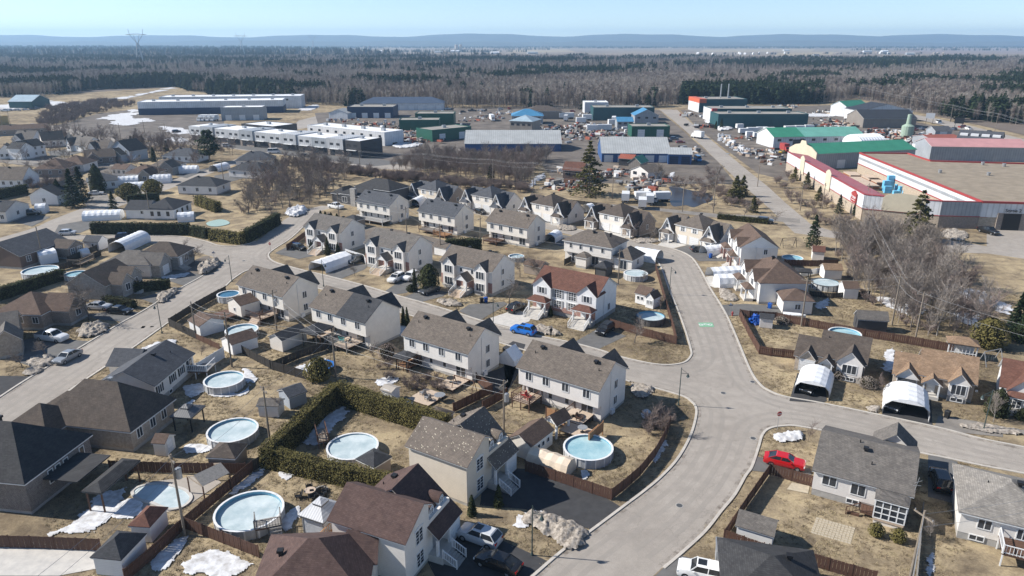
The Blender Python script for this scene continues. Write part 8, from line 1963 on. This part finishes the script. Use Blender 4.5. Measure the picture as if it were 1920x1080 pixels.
SPRUCE = [conifer_meshes(60,13,6.5,NEEDLE),conifer_meshes(61,12,5.5,NEEDLE)]; PINE = [conifer_meshes(62,14,8.5,NEEDLE_OLIVE,True,14,11,22,.7)]; DPINE = [conifer_meshes(63,13,9,NEEDLE,True,15,12,24,.75)]; OPINE = [conifer_meshes(64,9,6,NEEDLE_OLIVE,False,16,9,16,.6)]
for lab,p,k,s in (('large spreading spruce in the material yard behind the lane',(25.39,233.3),[conifer_meshes(65,17,13,NEEDLE_OLIVE,False,16,8,26,.75)],1.0),('tall olive pine before the hardware store front',(102.63,175.87),[conifer_meshes(66,12.5,11,NEEDLE_OLIVE,False,12,8,26,.7)],1.0),('big dark pine beside the white business block',(-127.16,301.9),DPINE,.95),('large dark spruce beside the white-gabled far house',(-134.3,215.6),SPRUCE,.95),('dark spruce just behind it',(-136.07,223.3),SPRUCE,.85),('small dark spruce before the white corner bungalow',(-120.79,212.6),SPRUCE,.5),('broad olive pine left of the commercial road bend',(70.74,223.3),OPINE,.95),('second olive pine right of it',(75.63,231.6),OPINE,.75),('small olive pine by the road bend',(71.72,208.3),OPINE,.55),('dark spruce behind the pink-roofed shed',(73.67,168.93),SPRUCE,.62),
                     ('dark young pine on the store verge',(96.5,206.9),SPRUCE,.42),('olive pine on the store verge',(101.55,244.2),OPINE,.62),('round olive pine at the far end of the store verge',(103.3,260.2),OPINE,.55),('low olive pine on the store verge',(97.97,224.9),OPINE,.5),('dark evergreen in the birch grove',(-7.81,260.2),SPRUCE,.5),('dark evergreen at the teal warehouse corner',(120.62,419.6),SPRUCE,.5),('second dark evergreen at the teal warehouse corner',(118.26,422.3),SPRUCE,.42),('dark pine at the highway edge',(278.2,463.2),DPINE,1.1),('small cedar cone by the store sign',(99.37,203.5),SPRUCE,.28),('dark conifer at the thicket end',(86.33,113.35),SPRUCE,.7)):
 tree(lab,p,k,s,'conifer')
# ---------------------------------------------------------------- the wood to the horizon (one mass, instanced)
def far_bare(seed,mat):
 rg = random.Random(seed); m = MB(); h = 1.0
 m.tube((0,0,0),(0,0,.8),.012,.005,3)
 for i in range(84):
  z = rg.uniform(.22,.8); a = rg.random() * 6.283; l_ = rg.uniform(.12,.32); t_ = rg.uniform(.25,1.0)
  p = Vector((0,0,z)); e = p + Vector((math.cos(a) * l_ * t_,math.sin(a) * l_ * t_,l_ * .85)); s = Vector((-math.sin(a),math.cos(a),0)) * .0066
  m.face(p - s,p + s,e); q = p.lerp(e,.4); e2 = q + Vector((rg.gauss(0,.07),rg.gauss(0,.07),rg.uniform(.06,.16))); m.face(q - s * .8,q + s * .8,e2); e3 = q + Vector((rg.gauss(0,.09),rg.gauss(0,.09),rg.uniform(.02,.12))); m.face(q - s * .8,q + s * .8,e3)
 return m.mesh('far_tree',mat)
def far_con(seed,wide,mat=None,ex=.8):
 rg = random.Random(seed); m = MB(); m.tube((0,0,0),(0,0,.95),.014,.004,3)
 for k in range(11):
  f = k / 10; z = .1 + .86 * f; R_ = wide * (1 - f) ** ex * (1 if ex > .6 else min(1,.35 + 1.6 * f)) + .02
  for j in range(7):
   a = rg.random() * 6.283; r_ = R_ * rg.uniform(.6,1.2); b_ = .07 + .5 * r_
   e = Vector((math.cos(a) * r_,math.sin(a) * r_,z - .25 * r_)); s = Vector((-math.sin(a),math.cos(a),0)) * b_ * .5
   m.face((0,0,z + .05),e + s,e - s); m.face((0,0,z - .02),e * 1.0 + s * .6 + Vector((0,0,.05)),e - s * .6 - Vector((0,0,.04)))
 return m.mesh('far_tree',mat or NEEDLE)
fc = bpy.data.collections.new('wood_trees')
def proto(name,me):
 o = bpy.data.objects.new(name,me); fc.objects.link(o)
T_A = foliage('far_twigs_grey',[(.3,(.18,.148,.122)),(.7,(.31,.26,.218))],.4); T_B = foliage('far_twigs_pale',[(.3,(.27,.235,.2)),(.7,(.44,.39,.34))],.4); T_C = foliage('far_twigs_mauve',[(.3,(.14,.112,.098)),(.7,(.24,.19,.168))],.4)
for k in range(6): proto('a%d_bare' % k,far_bare(70 + k,(T_A,T_B,T_C)[k % 3]))
for k in range(4): proto('b%d_conifer' % k,far_con(80 + k,(.17,.24,.34,.3)[k],None,(.8,.8,.45,.5)[k]))
rs = np.random.default_rng(5)
EDGE = [(-652.8,717.8),(-498,675.4),(-431.1,662.4),(-430,717.8),(-440,783.1),(-376.3,830.1),(-324.1,749),(-258.7,662.4),(-172.11,593.3),(-133.17,573.3),(-83.23,573.3),(-48.74,559.2),(0,554.6),(55.53,545.7),(108.51,563.8),(148.82,603.8),(197.9,593.3),(262.6,603.8),(306.1,656),(289.6,545.7),(285.6,456.9),(273.8,387.8),(260.7,307.6)]
eb = np.array([p[0] / p[1] for p in EDGE]); ed = np.array([p[1] for p in EDGE])
def wave(x,y,s,k): return np.sin(x / s + k) * np.cos(y / s * 1.3 + k * 2.1) + .6 * np.sin(x / s * 2.3 - y / s * 1.7 + k) + .4 * np.cos(x / s * 4.1 + y / s * 3.3 + 3 * k)
PTS = []
def scatter(n,y0,y1,s0,s1,con_bias,clump=1.0,far=None):
 y = np.sqrt(rs.uniform(y0 ** 2,y1 ** 2,n)); x = rs.uniform(-.86,.86,n) * y
 ok = y > np.interp(x / y,eb,ed)
 if far is not None: ok &= y < np.interp(x / y,far[0],far[1])
 ok &= wave(x,y,150,9.0) < 1.35
 x,y = x[ok],y[ok]
 c = wave(x,y,130,1.0) + .7 * wave(x,y,45,4.0) + rs.normal(0,.38,len(x)) > con_bias - 1.1 * np.exp(-((x / y + .02) / .13) ** 2 - ((y - 640) / 70) ** 2) - 1.2 * ((x / y > .3) & (y > 1250) & (y < 1750)) - 1.6 * ((x / y > .23) & (x / y < .42) & (y > 590) & (y < 700)) - .55 * ((x / y < -.3) & (y > 1500)) - .9 * ((x / y > -.2) & (x / y < .08) & (y > 1500) & (y < 1900))
 idx = np.where(c,rs.integers(6,10,len(x)),rs.integers(0,6,len(x)))
 pal = (wave(x,y,90,7.0) > .5) & ~c; idx = np.where(pal & (rs.random(len(x)) < .6),rs.choice([1,4],len(x)),idx)
 s = rs.uniform(s0,s1,len(x)) * np.where(c,1.22,1.0)
 PTS.append((x,y,s,idx))
FAR = (np.array([-.9,-.5,-.3,-.15,0,.2,.35,.5,.9]),np.array([5200,5200,4600,2500,2250,2100,2000,2050,2050]))
scatter(56000,440,1100,8.5,14,1.25); scatter(36000,1100,2300,10,16,1.1,far=FAR); scatter(15000,2300,5200,16,24,.3,far=FAR)
for yy,w_,lo,hi,n in ((2900,40,-.2,.1,240),(3600,60,-.35,.02,600),(4600,80,-.5,.1,1100),(4300,40,.45,.85,300),(5800,180,-.85,.85,5500),(6700,260,-.85,.85,6500)):
 y = rs.normal(yy,w_,n); x = rs.uniform(lo,hi,n) * y; k = wave(x,y,420,yy * .01) > (-.2 if yy < 5000 else -.9)
 x,y = x[k],y[k]; PTS.append((x,y,rs.uniform(9,15,len(x)),rs.integers(3,10,len(x))))
X = np.concatenate([p[0] for p in PTS]); Y = np.concatenate([p[1] for p in PTS]); SCL = np.concatenate([p[2] for p in PTS]); IDX = np.concatenate([p[3] for p in PTS])
instanced('woodland','leafless wood with dark conifers stretching to the horizon','wood',X,Y,SCL,IDX,fc)
# ---------------------------------------------------------------- fields, farms, hills, haze
FIELD_T = plain('stubble_field',(.36,.29,.19),(.27,.215,.14),scale=.004,rough=.95); FIELD_B = plain('ploughed_field',(.27,.215,.155),(.18,.142,.105),scale=.004,rough=.95); FIELD_G = plain('forest_floor',(.19,.155,.125),(.125,.1,.082),scale=.02,rough=.95)
def field(pts,m_,label,z): sheet('field',pts,m_,label,'field',z=z)
field([(-690.5,703.1),(-493.2,668.8),(-430,717.8),(-376.3,830.1),(-268.8,689),(-141.28,609.2),(0,588.2),(113.07,588.2),(208.5,626),(272,626),(308.9,662.4),(294.2,554.6),(278.5,394.7),(260.2,280.8),(2616.8,2751.4),(616.5,2553.7),(-108.8,2553.7),(-664,2751.4),(-2393.6,5123.9),(-4932.2,5123.9)],FIELD_G,'brown leaf-littered floor of the wood',.1)
field([(-690.5,2862.1),(-112.83,2648.8),(639.4,2648.8),(1391.6,2648.8),(2519.8,2648.8),(6185.1,6525.8),(1438.6,5980.6),(-1249.8,5519.3)],FIELD_B,'brown ploughed fields beyond the wood',.25)
field([(888.5,2553.7),(1218.5,2862.1),(1616.7,3771.1),(1208.9,3410.4)],FIELD_T,'pale stubble field right of centre beyond the wood',.5)
field([(888.5,3581.7),(1496.5,3771.1),(2067.2,5123.9),(1218.5,4781.2)],FIELD_T,'pale stubble strip before the far tree belt',.5)
field([(1501.1,3112.4),(2623.3,2982),(4497,5123.9),(2828.8,5123.9)],plain('far_field_mauve',(.26,.2,.17),(.21,.165,.14),scale=.003),'broad reddish field at the far right',.45)
field([(-24.18,3410.4),(304.6,3581.7),(362.7,5123.9),(0,4481.3)],FIELD_T,'pale stubble field near the grain silos',.5)
def barn(label,p,L,D,h,wall,roof,a=0.0):
 b = Hs(label,p,(p[0] + L * math.cos(a),p[1] + L * math.sin(a)),0,'farm_building','building'); b.block(0,L,0,D,h,h * 1.6,'gx',wall,roof,z0=0,found=False)
for lab,p,L_,wl,rf in (('far white barn, left one of the pair on the right plain',(1675.5,3581.7),55,RB_WHITE,RF_PALE),('far white barn, right one of the pair on the right plain',(1764.4,3581.7),45,RB_WHITE,RF_WHITE),('far barn with grey roof before the right belt',(1502.9,2862.1),40,RB_GREY,RF_PALE),('far pale shed beside the grain silos',(-291.9,3581.7),60,RB_WHITE,RF_WHITE),('long far pale shed left of the grain silos',(-350.6,3410.4),50,RB_WHITE,RF_PALE),('far white shed on the left plain',(-655,3581.7),50,RB_WHITE,RF_WHITE),('far low shed right of the silos',(-88.3,3112.4),50,RB_WHITE,RF_WHITE),('far grey hall right of centre',(66.23,3112.4),60,RB_GREY,RF_PALE),('far farmhouse roof on the stubble',(992.7,2465),30,SD_WHITE,SH_SLATE),('far white shed near the right tree belt',(3818.1,7180),70,RB_WHITE,RF_WHITE),('far pale hall above the right field',(1925.1,5980.6),70,RB_WHITE,RF_PALE),('far white hall by the pylon line',(-1912.4,5980.6),80,RB_WHITE,RF_WHITE),('far white sheds by the left road',(-1743.2,5980.6),60,RB_WHITE,RF_PALE),('far village hall with pale roof',(1438.6,3981.5),45,RB_WHITE,RF_PALE)): barn(lab,p,L_ * .7,22,5.5,wl,rf,R(rnd.uniform(-12,12)))
for k,p in enumerate(((-724.2,3771.1),(-267.2,3771.1))):
 t = thing('grain_silo',('pair of dark far silos left of centre','pale twin grain silos in the far centre')[k],'silo',p)
 for s in (-11,11): MB().cyl(s,0,0,34 if k else 26,8,12).build('silo_tower',RB_GREY if k == 0 else CONC_LT,t)
hv = random.Random(4)
for k in range(60):
 p = lerp((1147.9,3112.4),(670.2,2862.1),hv.random()) if k < 30 else lerp((1269.3,2982),(1766,3112.4),hv.random()); y_ = hv.uniform(-120,160)
 s_ = hv.uniform(6,11); o = MB().prism([(0,0),(s_ * .8,0),(s_ * .8,4),(s_ * .4,7.5),(0,4)],0,s_,'y'); q = o.build('village_house',hv.choice((SD_WHITE,SH_GREY,SH_CHAR,SD_TAUPE,BRICK_BROWN,SH_TAUPE)),None,(p[0],p[1] + y_,0),hv.random()); tag(q,'tiny house of the far village, ' + ('centre right' if k < 30 else 'right'),'house','houses of the far village ' + ('centre right' if k < 30 else 'right'))
def pylon(label,p,h,a):
 t = thing('transmission_tower',label,'pylon',p,a); m = MB(); w0 = h * .1
 def leg(z): return w0 * (1 - .8 * min(1,z / (h * .62)))
 for s in (-1,1):
  for u_ in (-1,1):
   m.bar((s * w0,u_ * w0,0),(s * leg(h * .62),u_ * leg(h * .62),h * .62),.9,.9)
   for k in range(6):
    z0,z1 = h * .62 * k / 6,h * .62 * (k + 1) / 6; m.bar((s * leg(z0),u_ * leg(z0),z0),(-s * leg(z1),u_ * leg(z1),z1),.4,.4)
 m.build('tower_legs',GREYM,t); c = MB()
 for s in (-1,1):
  c.bar((s * leg(h),0,h * .62),(s * h * .17,0,h * .84),.9,.9); c.bar((s * h * .17,0,h * .84),(s * h * .2,0,h),.7,.7); c.bar((s * leg(h),0,h * .62),(s * h * .08,0,h * .84),.6,.6)
 c.bar((-h * .28,0,h * .84),(h * .28,0,h * .84),.9,.9); c.bar((-h * .28,0,h * .84),(0,0,h * .88),.5,.5); c.bar((h * .28,0,h * .84),(0,0,h * .88),.5,.5)
 c.build('cross_arms',GREYM,t)
pylon('tall lattice transmission tower rising above the left wood',(-821.8,1657.1),74,R(20)); pylon('second smaller transmission tower in the distance',(-986.2,2751.4),80,R(20)); pylon('farthest transmission tower near the hills',(-1111,4216.7),85,R(20))
HILL = plain('wooded_hills',(.075,.075,.055),(.045,.047,.037),scale=.002,rough=.95)
def hills(label,y0,y1,base,amp,k):
 nx,ny = 420,9; v = []; f = []
 for j in range(ny):
  for i in range(nx):
   x = -10800 + 21600 * i / (nx - 1); u_ = j / (ny - 1); y = y0 + (y1 - y0) * u_
   p = base + amp * (.5 * math.sin(x / 2300 + k) + .35 * math.sin(x / 900 + 2 * k) + .22 * math.sin(x / 410 + 3.1 * k) + .3 * math.sin(x / 170 + k) + .2 * math.sin(x / 83 + 2 * k) + .00004 * x)
   z = -2 + p * math.sin(math.pi * min(1,u_ * 1.0)) ** .8 * (1 + .12 * math.sin(x / 330 + 4 * u_ + k)) if 0 < j < ny - 1 else -2
   v.append((x,y,z))
 for j in range(ny - 1):
  for i in range(nx - 1): a = j * nx + i; f.append((a,a + 1,a + nx + 1,a + nx))
 m = MB(); m.v = v; m.f = f; tag(m.build('hills',HILL,smooth=True),label,'hills',kind='structure')
hills('low blue wooded hills along the horizon',8800,11200,126,11,1.0); hills('lower foothills before the blue ridge',7400,8700,50,12,2.3)
hz = bpy.data.materials.new('haze'); hz.use_nodes = True; n = hz.node_tree.nodes; n.clear(); pv = n.new('ShaderNodeVolumePrincipled'); ou = n.new('ShaderNodeOutputMaterial'); hz.node_tree.links.new(pv.outputs[0],ou.inputs['Volume'])
pv.inputs['Density'].default_value = 1.15e-4; pv.inputs['Color'].default_value = (.46,.72,1.0,1); pv.inputs['Anisotropy'].default_value = .2
tag(MB().box(-11800,11800,-400,11800,-3,215).build('haze',hz),'thin blue haze over the plain','haze',kind='stuff')
# ---------------------------------------------------------------- small things
def sign(label,p,kind,a=0.0):
 t = thing('road_sign',label,'sign',p,a); MB().cyl(0,0,-.1,2.5,.035,6).build('post',GREYM,t)
 if kind == 'stop':
  s = MB().prism([(.36 * math.cos(q),2.4 + .36 * math.sin(q)) for q in [math.pi / 8 + math.pi * k / 4 for k in range(8)]],-.07,-.045,'y').build('plate',RED_TRIM,t); text('ARRÊT',.2,TRIM,s,(0,-.08,2.33),(math.pi / 2,0,0))
 else: MB().box(-.4,.4,-.02,.02,2.3,2.5).box(-.02,.02,-.4,.4,2.52,2.7).build('plate',plain('sign_blue',(.03,.09,.2),rough=.4),t)
sign('red octagonal stop sign on the grass corner',(34.66,82.3),'stop',R(15)); sign('street name sign by the fire hydrant',(40.07,122.65),'n'); sign('street name sign at the left junction',(-68.15,156.86),'n'); sign('small red warning sign near the duplex junction',(-57.81,164.72),'stop',R(-20))
t = thing('fire_hydrant','red fire hydrant on the lawn corner','hydrant',(40.8,123.46)); MB().cyl(0,0,0,.7,.14,10).cyl(0,0,.7,.85,.17,10,.06).build('barrel',RED_TRIM,t); MB().tube((-.25,0,.5),(.25,0,.5),.07,.07,8,True).build('outlets',RED_TRIM,t)
GRN = plain('green_road_paint',(.16,.42,.24),(.22,.38,.26),scale=1.5,rough=.8)
t = thing('road_marking','green painted panel with white bicycle on the street','road marking',(34.8,118.98)); q = [(33.62,120.01),(36.22,120.01),(35.97,117.97),(33.41,117.97)]; o = (34.8,118.98)
MB().face(*[(x - o[0],y - o[1],.022) for x,y in q]).build('panel',GRN,t); m = MB()
for x,y in ((-.9,0),(.7,0)): m.ring(x,y,.026,.03,.28,.42,16)
m.bar((-.9,0,.028),(-.1,.55,.028),.12,.004).bar((-.1,.55,.028),(.7,0,.028),.12,.004).bar((-.1,.55,.028),(-.3,-.1,.028),.12,.004).bar((-.3,-.1,.028),(.7,0,.028),.12,.004); m.build('bicycle_symbol',TRIM,t)
for lab,p in (('manhole cover in the bend of the near street',(18.32,66.17)),('manhole cover at the junction',(30.51,92.66)),('manhole cover on the curved street',(38.02,162.47)),('manhole cover at the left junction',(-62.14,158.55)),('drain grate at the near kerb',(30.85,80.18)),('drain grate at the junction corner',(35.89,96.25))):
 t = thing('manhole_cover',lab,'manhole',p); MB().cyl(0,0,.005,.024,.42,20).build('frame_ring',CONC,t); MB().cyl(0,0,.0245,.03,.34,20).build('lid',DKGREYM,t)
me = bpy.data.meshes.new('body'); V = [(0,0,.95),(0,.02,1.2),(0,.02,1.42),(0,0,1.52),(0,-.02,1.62),(0,-.02,1.74),(-.19,.02,1.4),(-.27,.0,1.15),(-.24,-.12,.93),(.19,.02,1.4),(.27,.02,1.15),(.25,-.08,.92),(-.1,0,.9),(-.11,-.03,.5),(-.12,.02,.08),(-.12,-.12,.04),(.1,0,.9),(.12,.02,.5),(.13,.06,.08),(.13,-.08,.04)]
E_ = [(0,1),(1,2),(2,3),(3,4),(4,5),(2,6),(6,7),(7,8),(2,9),(9,10),(10,11),(0,12),(12,13),(13,14),(14,15),(0,16),(16,17),(17,18),(18,19)]
me.from_pydata(V,E_,[]); t = thing('person','person in dark clothes standing by the dirty snow ridge on the verge','person',(6.7,113.59),R(200)); o = part('body',me,t); sm = o.modifiers.new('skin','SKIN')
for i,r_ in enumerate((.17,.17,.17,.06,.1,.09,.08,.055,.045,.08,.055,.045,.1,.075,.05,.04,.1,.075,.05,.04)): me.skin_vertices[0].data[i].radius = (r_,r_ * .85)
me.skin_vertices[0].data[0].use_root = True; o.modifiers.new('sub','SUBSURF').levels = 1; me.materials.append(plain('dark_clothes',(.025,.027,.032),rough=.8)); MB().cyl(0,-.02,1.6,1.72,.1,10,.105).build('face',plain('skin_tone',(.5,.32,.24),rough=.6),t); MB().cyl(0,0,1.7,1.84,.125,10,.07).build('hat',BLACKM,t)
def chair_(label,p,a,mat,g=None):
 t = thing('garden_chair',label,'chair',p,a,g); MB().hexa([(-.3,-.3,.32),(.3,-.3,.32),(.3,.3,.2),(-.3,.3,.2)],[(-.3,-.3,.36),(.3,-.3,.36),(.3,.3,.24),(-.3,.3,.24)]).build('seat',mat,t); MB().hexa([(-.28,.28,.24),(.28,.28,.24),(.28,.32,.24),(-.28,.32,.24)],[(-.22,.5,.95),(.22,.5,.95),(.22,.54,.95),(-.22,.54,.95)]).build('backrest',mat,t)
 for s in (-.34,.34): MB().box(s - .05,s + .05,-.35,.35,.5,.54).build('armrest',mat,t); MB().box(s - .04,s + .04,-.33,-.25,0,.5).build('leg',mat,t); MB().box(s - .04,s + .04,.25,.33,0,.5).build('leg',mat,t)
for k,(p,a) in enumerate((((-23.02,69.33),200),((-21.18,68.72),120),((-21.17,67.72),60),((-23.73,67.52),300),((-22.19,67.33),10))): chair_('black slatted lounge chair around the fire pit, %s' % ('at the back left','at the back right','at the right','at the left','nearest the gazebo')[k],p,R(a),BLACKM)
t = thing('fire_pit','stone-ringed fire pit between the lounge chairs','fire pit',(-21.56,68.82))
for k in range(12): MB().box(-.14,.14,-.1,.1,0,.22).build('stone',STONE_GREY,t,(.7 * math.cos(k * .5236),.7 * math.sin(k * .5236),0),k * .5236 + 1.57)
def table_(label,p,z=0.0,mat=None,r=.65):
 t = thing('garden_table',label,'table',(p[0],p[1],z)); MB().cyl(0,0,.68,.73,r,14).build('top',mat or BLACKM,t); MB().cyl(0,0,0,.68,.06,8).build('pedestal',BLACKM,t); MB().cyl(0,0,0,.05,.3,10).build('foot',BLACKM,t)
table_('pale square-topped table before the metal gazebo',(-22.55,68.02),mat=WOOD_PALE); table_('round table on the low patio platform',(-10.17,90.22),.3,GREYM,.8); table_('grill table on the third duplex lower deck',A3.w(10.4,-1.5),.55); table_('round table on the pale corner duplex deck',A4.w(9.6,-1.2),1.0,WOOD_PALE,.8); table_('dark round table on the cedar-sided deck',A4.w(12.6,-4.0),.95,GREYM); table_('table under the charcoal gazebo',A2.w(2,-1),1.0,WOOD_BROWN)
for k,(h_,x,y,z,m_) in enumerate(((A2,8.5,-1.2,1.1,plain('turquoise',(.08,.45,.4))),(A2,9.6,-.8,1.1,BLACKM),(A4,1.4,-1.0,1.35,RED_TRIM),(A4,2.4,-1.2,1.35,RED_TRIM),(A3,9.2,-6.4,.3,GREYM),(A3,10.8,-7.2,.3,GREYM),(A1,7.6,-1.4,1.1,WOOD_BROWN),(A4,10.8,-1.6,1.0,WOOD_BROWN),(A3,.9,-.8,.9,WOOD_CEDAR))):
 x_,y_ = h_.w(x,y); chair_('garden chair on the ' + ('two-tone duplex deck, turquoise','two-tone duplex deck, black','raised deck with red cushion, left one','raised deck with red cushion, right one','patio platform, back one','patio platform, front one','leftmost duplex deck','pale corner duplex deck','canopied cedar deck')[k],(x_,y_,z),rnd.random() * 6,m_)
t = thing('trampoline','blue-rimmed trampoline behind the orange-tinged cedar','trampoline',(-29.18,100.28)); MB().ring(0,0,.85,.93,1.5,1.85,24).build('rim_pad',plain('pad_blue',(.02,.16,.5)),t); MB().cyl(0,0,.84,.86,1.5,24).build('mat',BLACKM,t)
for k in range(6): MB().cyl(1.75 * math.cos(k * 1.047),1.75 * math.sin(k * 1.047),0,2.4,.03,6).build('leg',BLACKM,t)
def swing(label,p,a,mat):
 t = thing('swing_set',label,'swing set',p,a); MB().bar((-1.8,0,2.3),(1.8,0,2.3),.1,.1).build('beam',mat,t)
 for x in (-1.8,1.8):
  for y in (-.8,.8): MB().bar((x,y,0),(x,0,2.3),.08,.08).build('leg',mat,t)
 for x in (-.9,.3): MB().box(x - .25,x + .25,-.1,.1,.5,.54).build('swing_seat',BLACKM,t); MB().tube((x - .22,0,.52),(x - .22,0,2.3),.012,.012,4).tube((x + .22,0,.52),(x + .22,0,2.3),.012,.012,4).build('ropes',GREYM,t)
swing('wooden swing frame leaning by the third duplex deck',A3.w(13.4,-2.2),A3.a,WOOD_BROWN); swing('dark swing set beside the conifer',(68.31,170.37),R(10),BLACKM); swing('grey metal swing frame at the right edge garden',(75.32,102.6),R(20),GREYM)
t = thing('boat','small white boat on the ground by the hipped garage','boat',(49.99,122.92),R(-15)); MB().loft([[(x,-w_ / 2,.75),(x,-w_ * .3,.2),(x,w_ * .3,.2),(x,w_ / 2,.75)] for x,w_ in ((0,1.5),(1.5,1.6),(3,1.2),(3.9,.2))]).build('hull',WHITEM,t); MB().box(.1,3.0,-.6,.6,.75,.8).build('cover',TARP_WHITE,t)
t = thing('blue_tarp_heap','bright blue tarp bundle beside the dark resin shed','tarp',(43.95,119.75)); b = shrub_mesh(99,2.2,1.4,TARP_BLUE,'ball',260,.7); part('wrap',b[0],t); MB().cyl(0,0,0,1.1,.8,12,.5).build('load',TARP_BLUE,t)
t = thing('utility_trailer','grey camper-like utility body with ladder rack by the white suv','trailer',(21.3,56.74),R(-15)); MB().box(-1.6,1.6,-.9,.9,.35,2.0).build('body',PL_GREY,t); MB().box(-1.7,1.7,-1.0,1.0,2.2,2.26).build('rack',GREYM,t)
for x in (-1.4,0,1.4): MB().box(x - .04,x + .04,-.95,.95,2.0,2.2).build('rack_bar',GREYM,t); MB().tube((x * .6,-.98,.35),(x * .6,-.8,.35),.33,.33,12,True).build('wheel',RUBBER,t)
tc_ = bpy.data.collections.new('tufts')
for k in range(4):
 rg = random.Random(k); m = MB()
 for i in range(16):
  a = rg.random() * 6.283; r_ = rg.uniform(0,.3); p = Vector((math.cos(a) * r_,math.sin(a) * r_,0)); d = Vector((rg.gauss(0,.1),rg.gauss(0,.1),rg.uniform(.03,.12))); s = Vector((rg.gauss(0,1),rg.gauss(0,1),0)).normalized() * .035; m.face(p - s,p + s,p + d)
 tc_.objects.link(bpy.data.objects.new('tuft%d' % k,m.mesh('tuft',(foliage('straw_grass',[(.3,(.24,.19,.11)),(.7,(.44,.36,.22))],2),foliage('brown_grass',[(.3,(.13,.1,.065)),(.7,(.26,.2,.125))],2))[k % 2])))
n_ = 90000; y = np.sqrt(rs.uniform(48 ** 2,135 ** 2,n_)); x = rs.uniform(-.78,.78,n_) * y; ok = wave(x,y,5,2.0) + rs.normal(0,.7,n_) > -.3
SHEETS.append(np.array([(30.49,61.17),(34.24,59.52),(36.08,62.36),(32.59,64.49)]))
for P in SHEETS:
 if P[:,1].min() > 140: continue
 ins = np.zeros(n_,bool)
 for i in range(len(P)):
  a,b = P[i - 1],P[i]
  if a[1] != b[1]: ins ^= ((a[1] > y) != (b[1] > y)) & (x < (b[0] - a[0]) * (y - a[1]) / (b[1] - a[1]) + a[0])
 ok &= ~ins if P[:,1].max() < 2000 else True
x,y = x[ok],y[ok]; instanced('grass_tufts','withered straw-coloured grass tufts on the nearer lawns','grass',x,y,rs.uniform(.6,1.2,len(x)),rs.integers(0,4,len(x)),tc_)
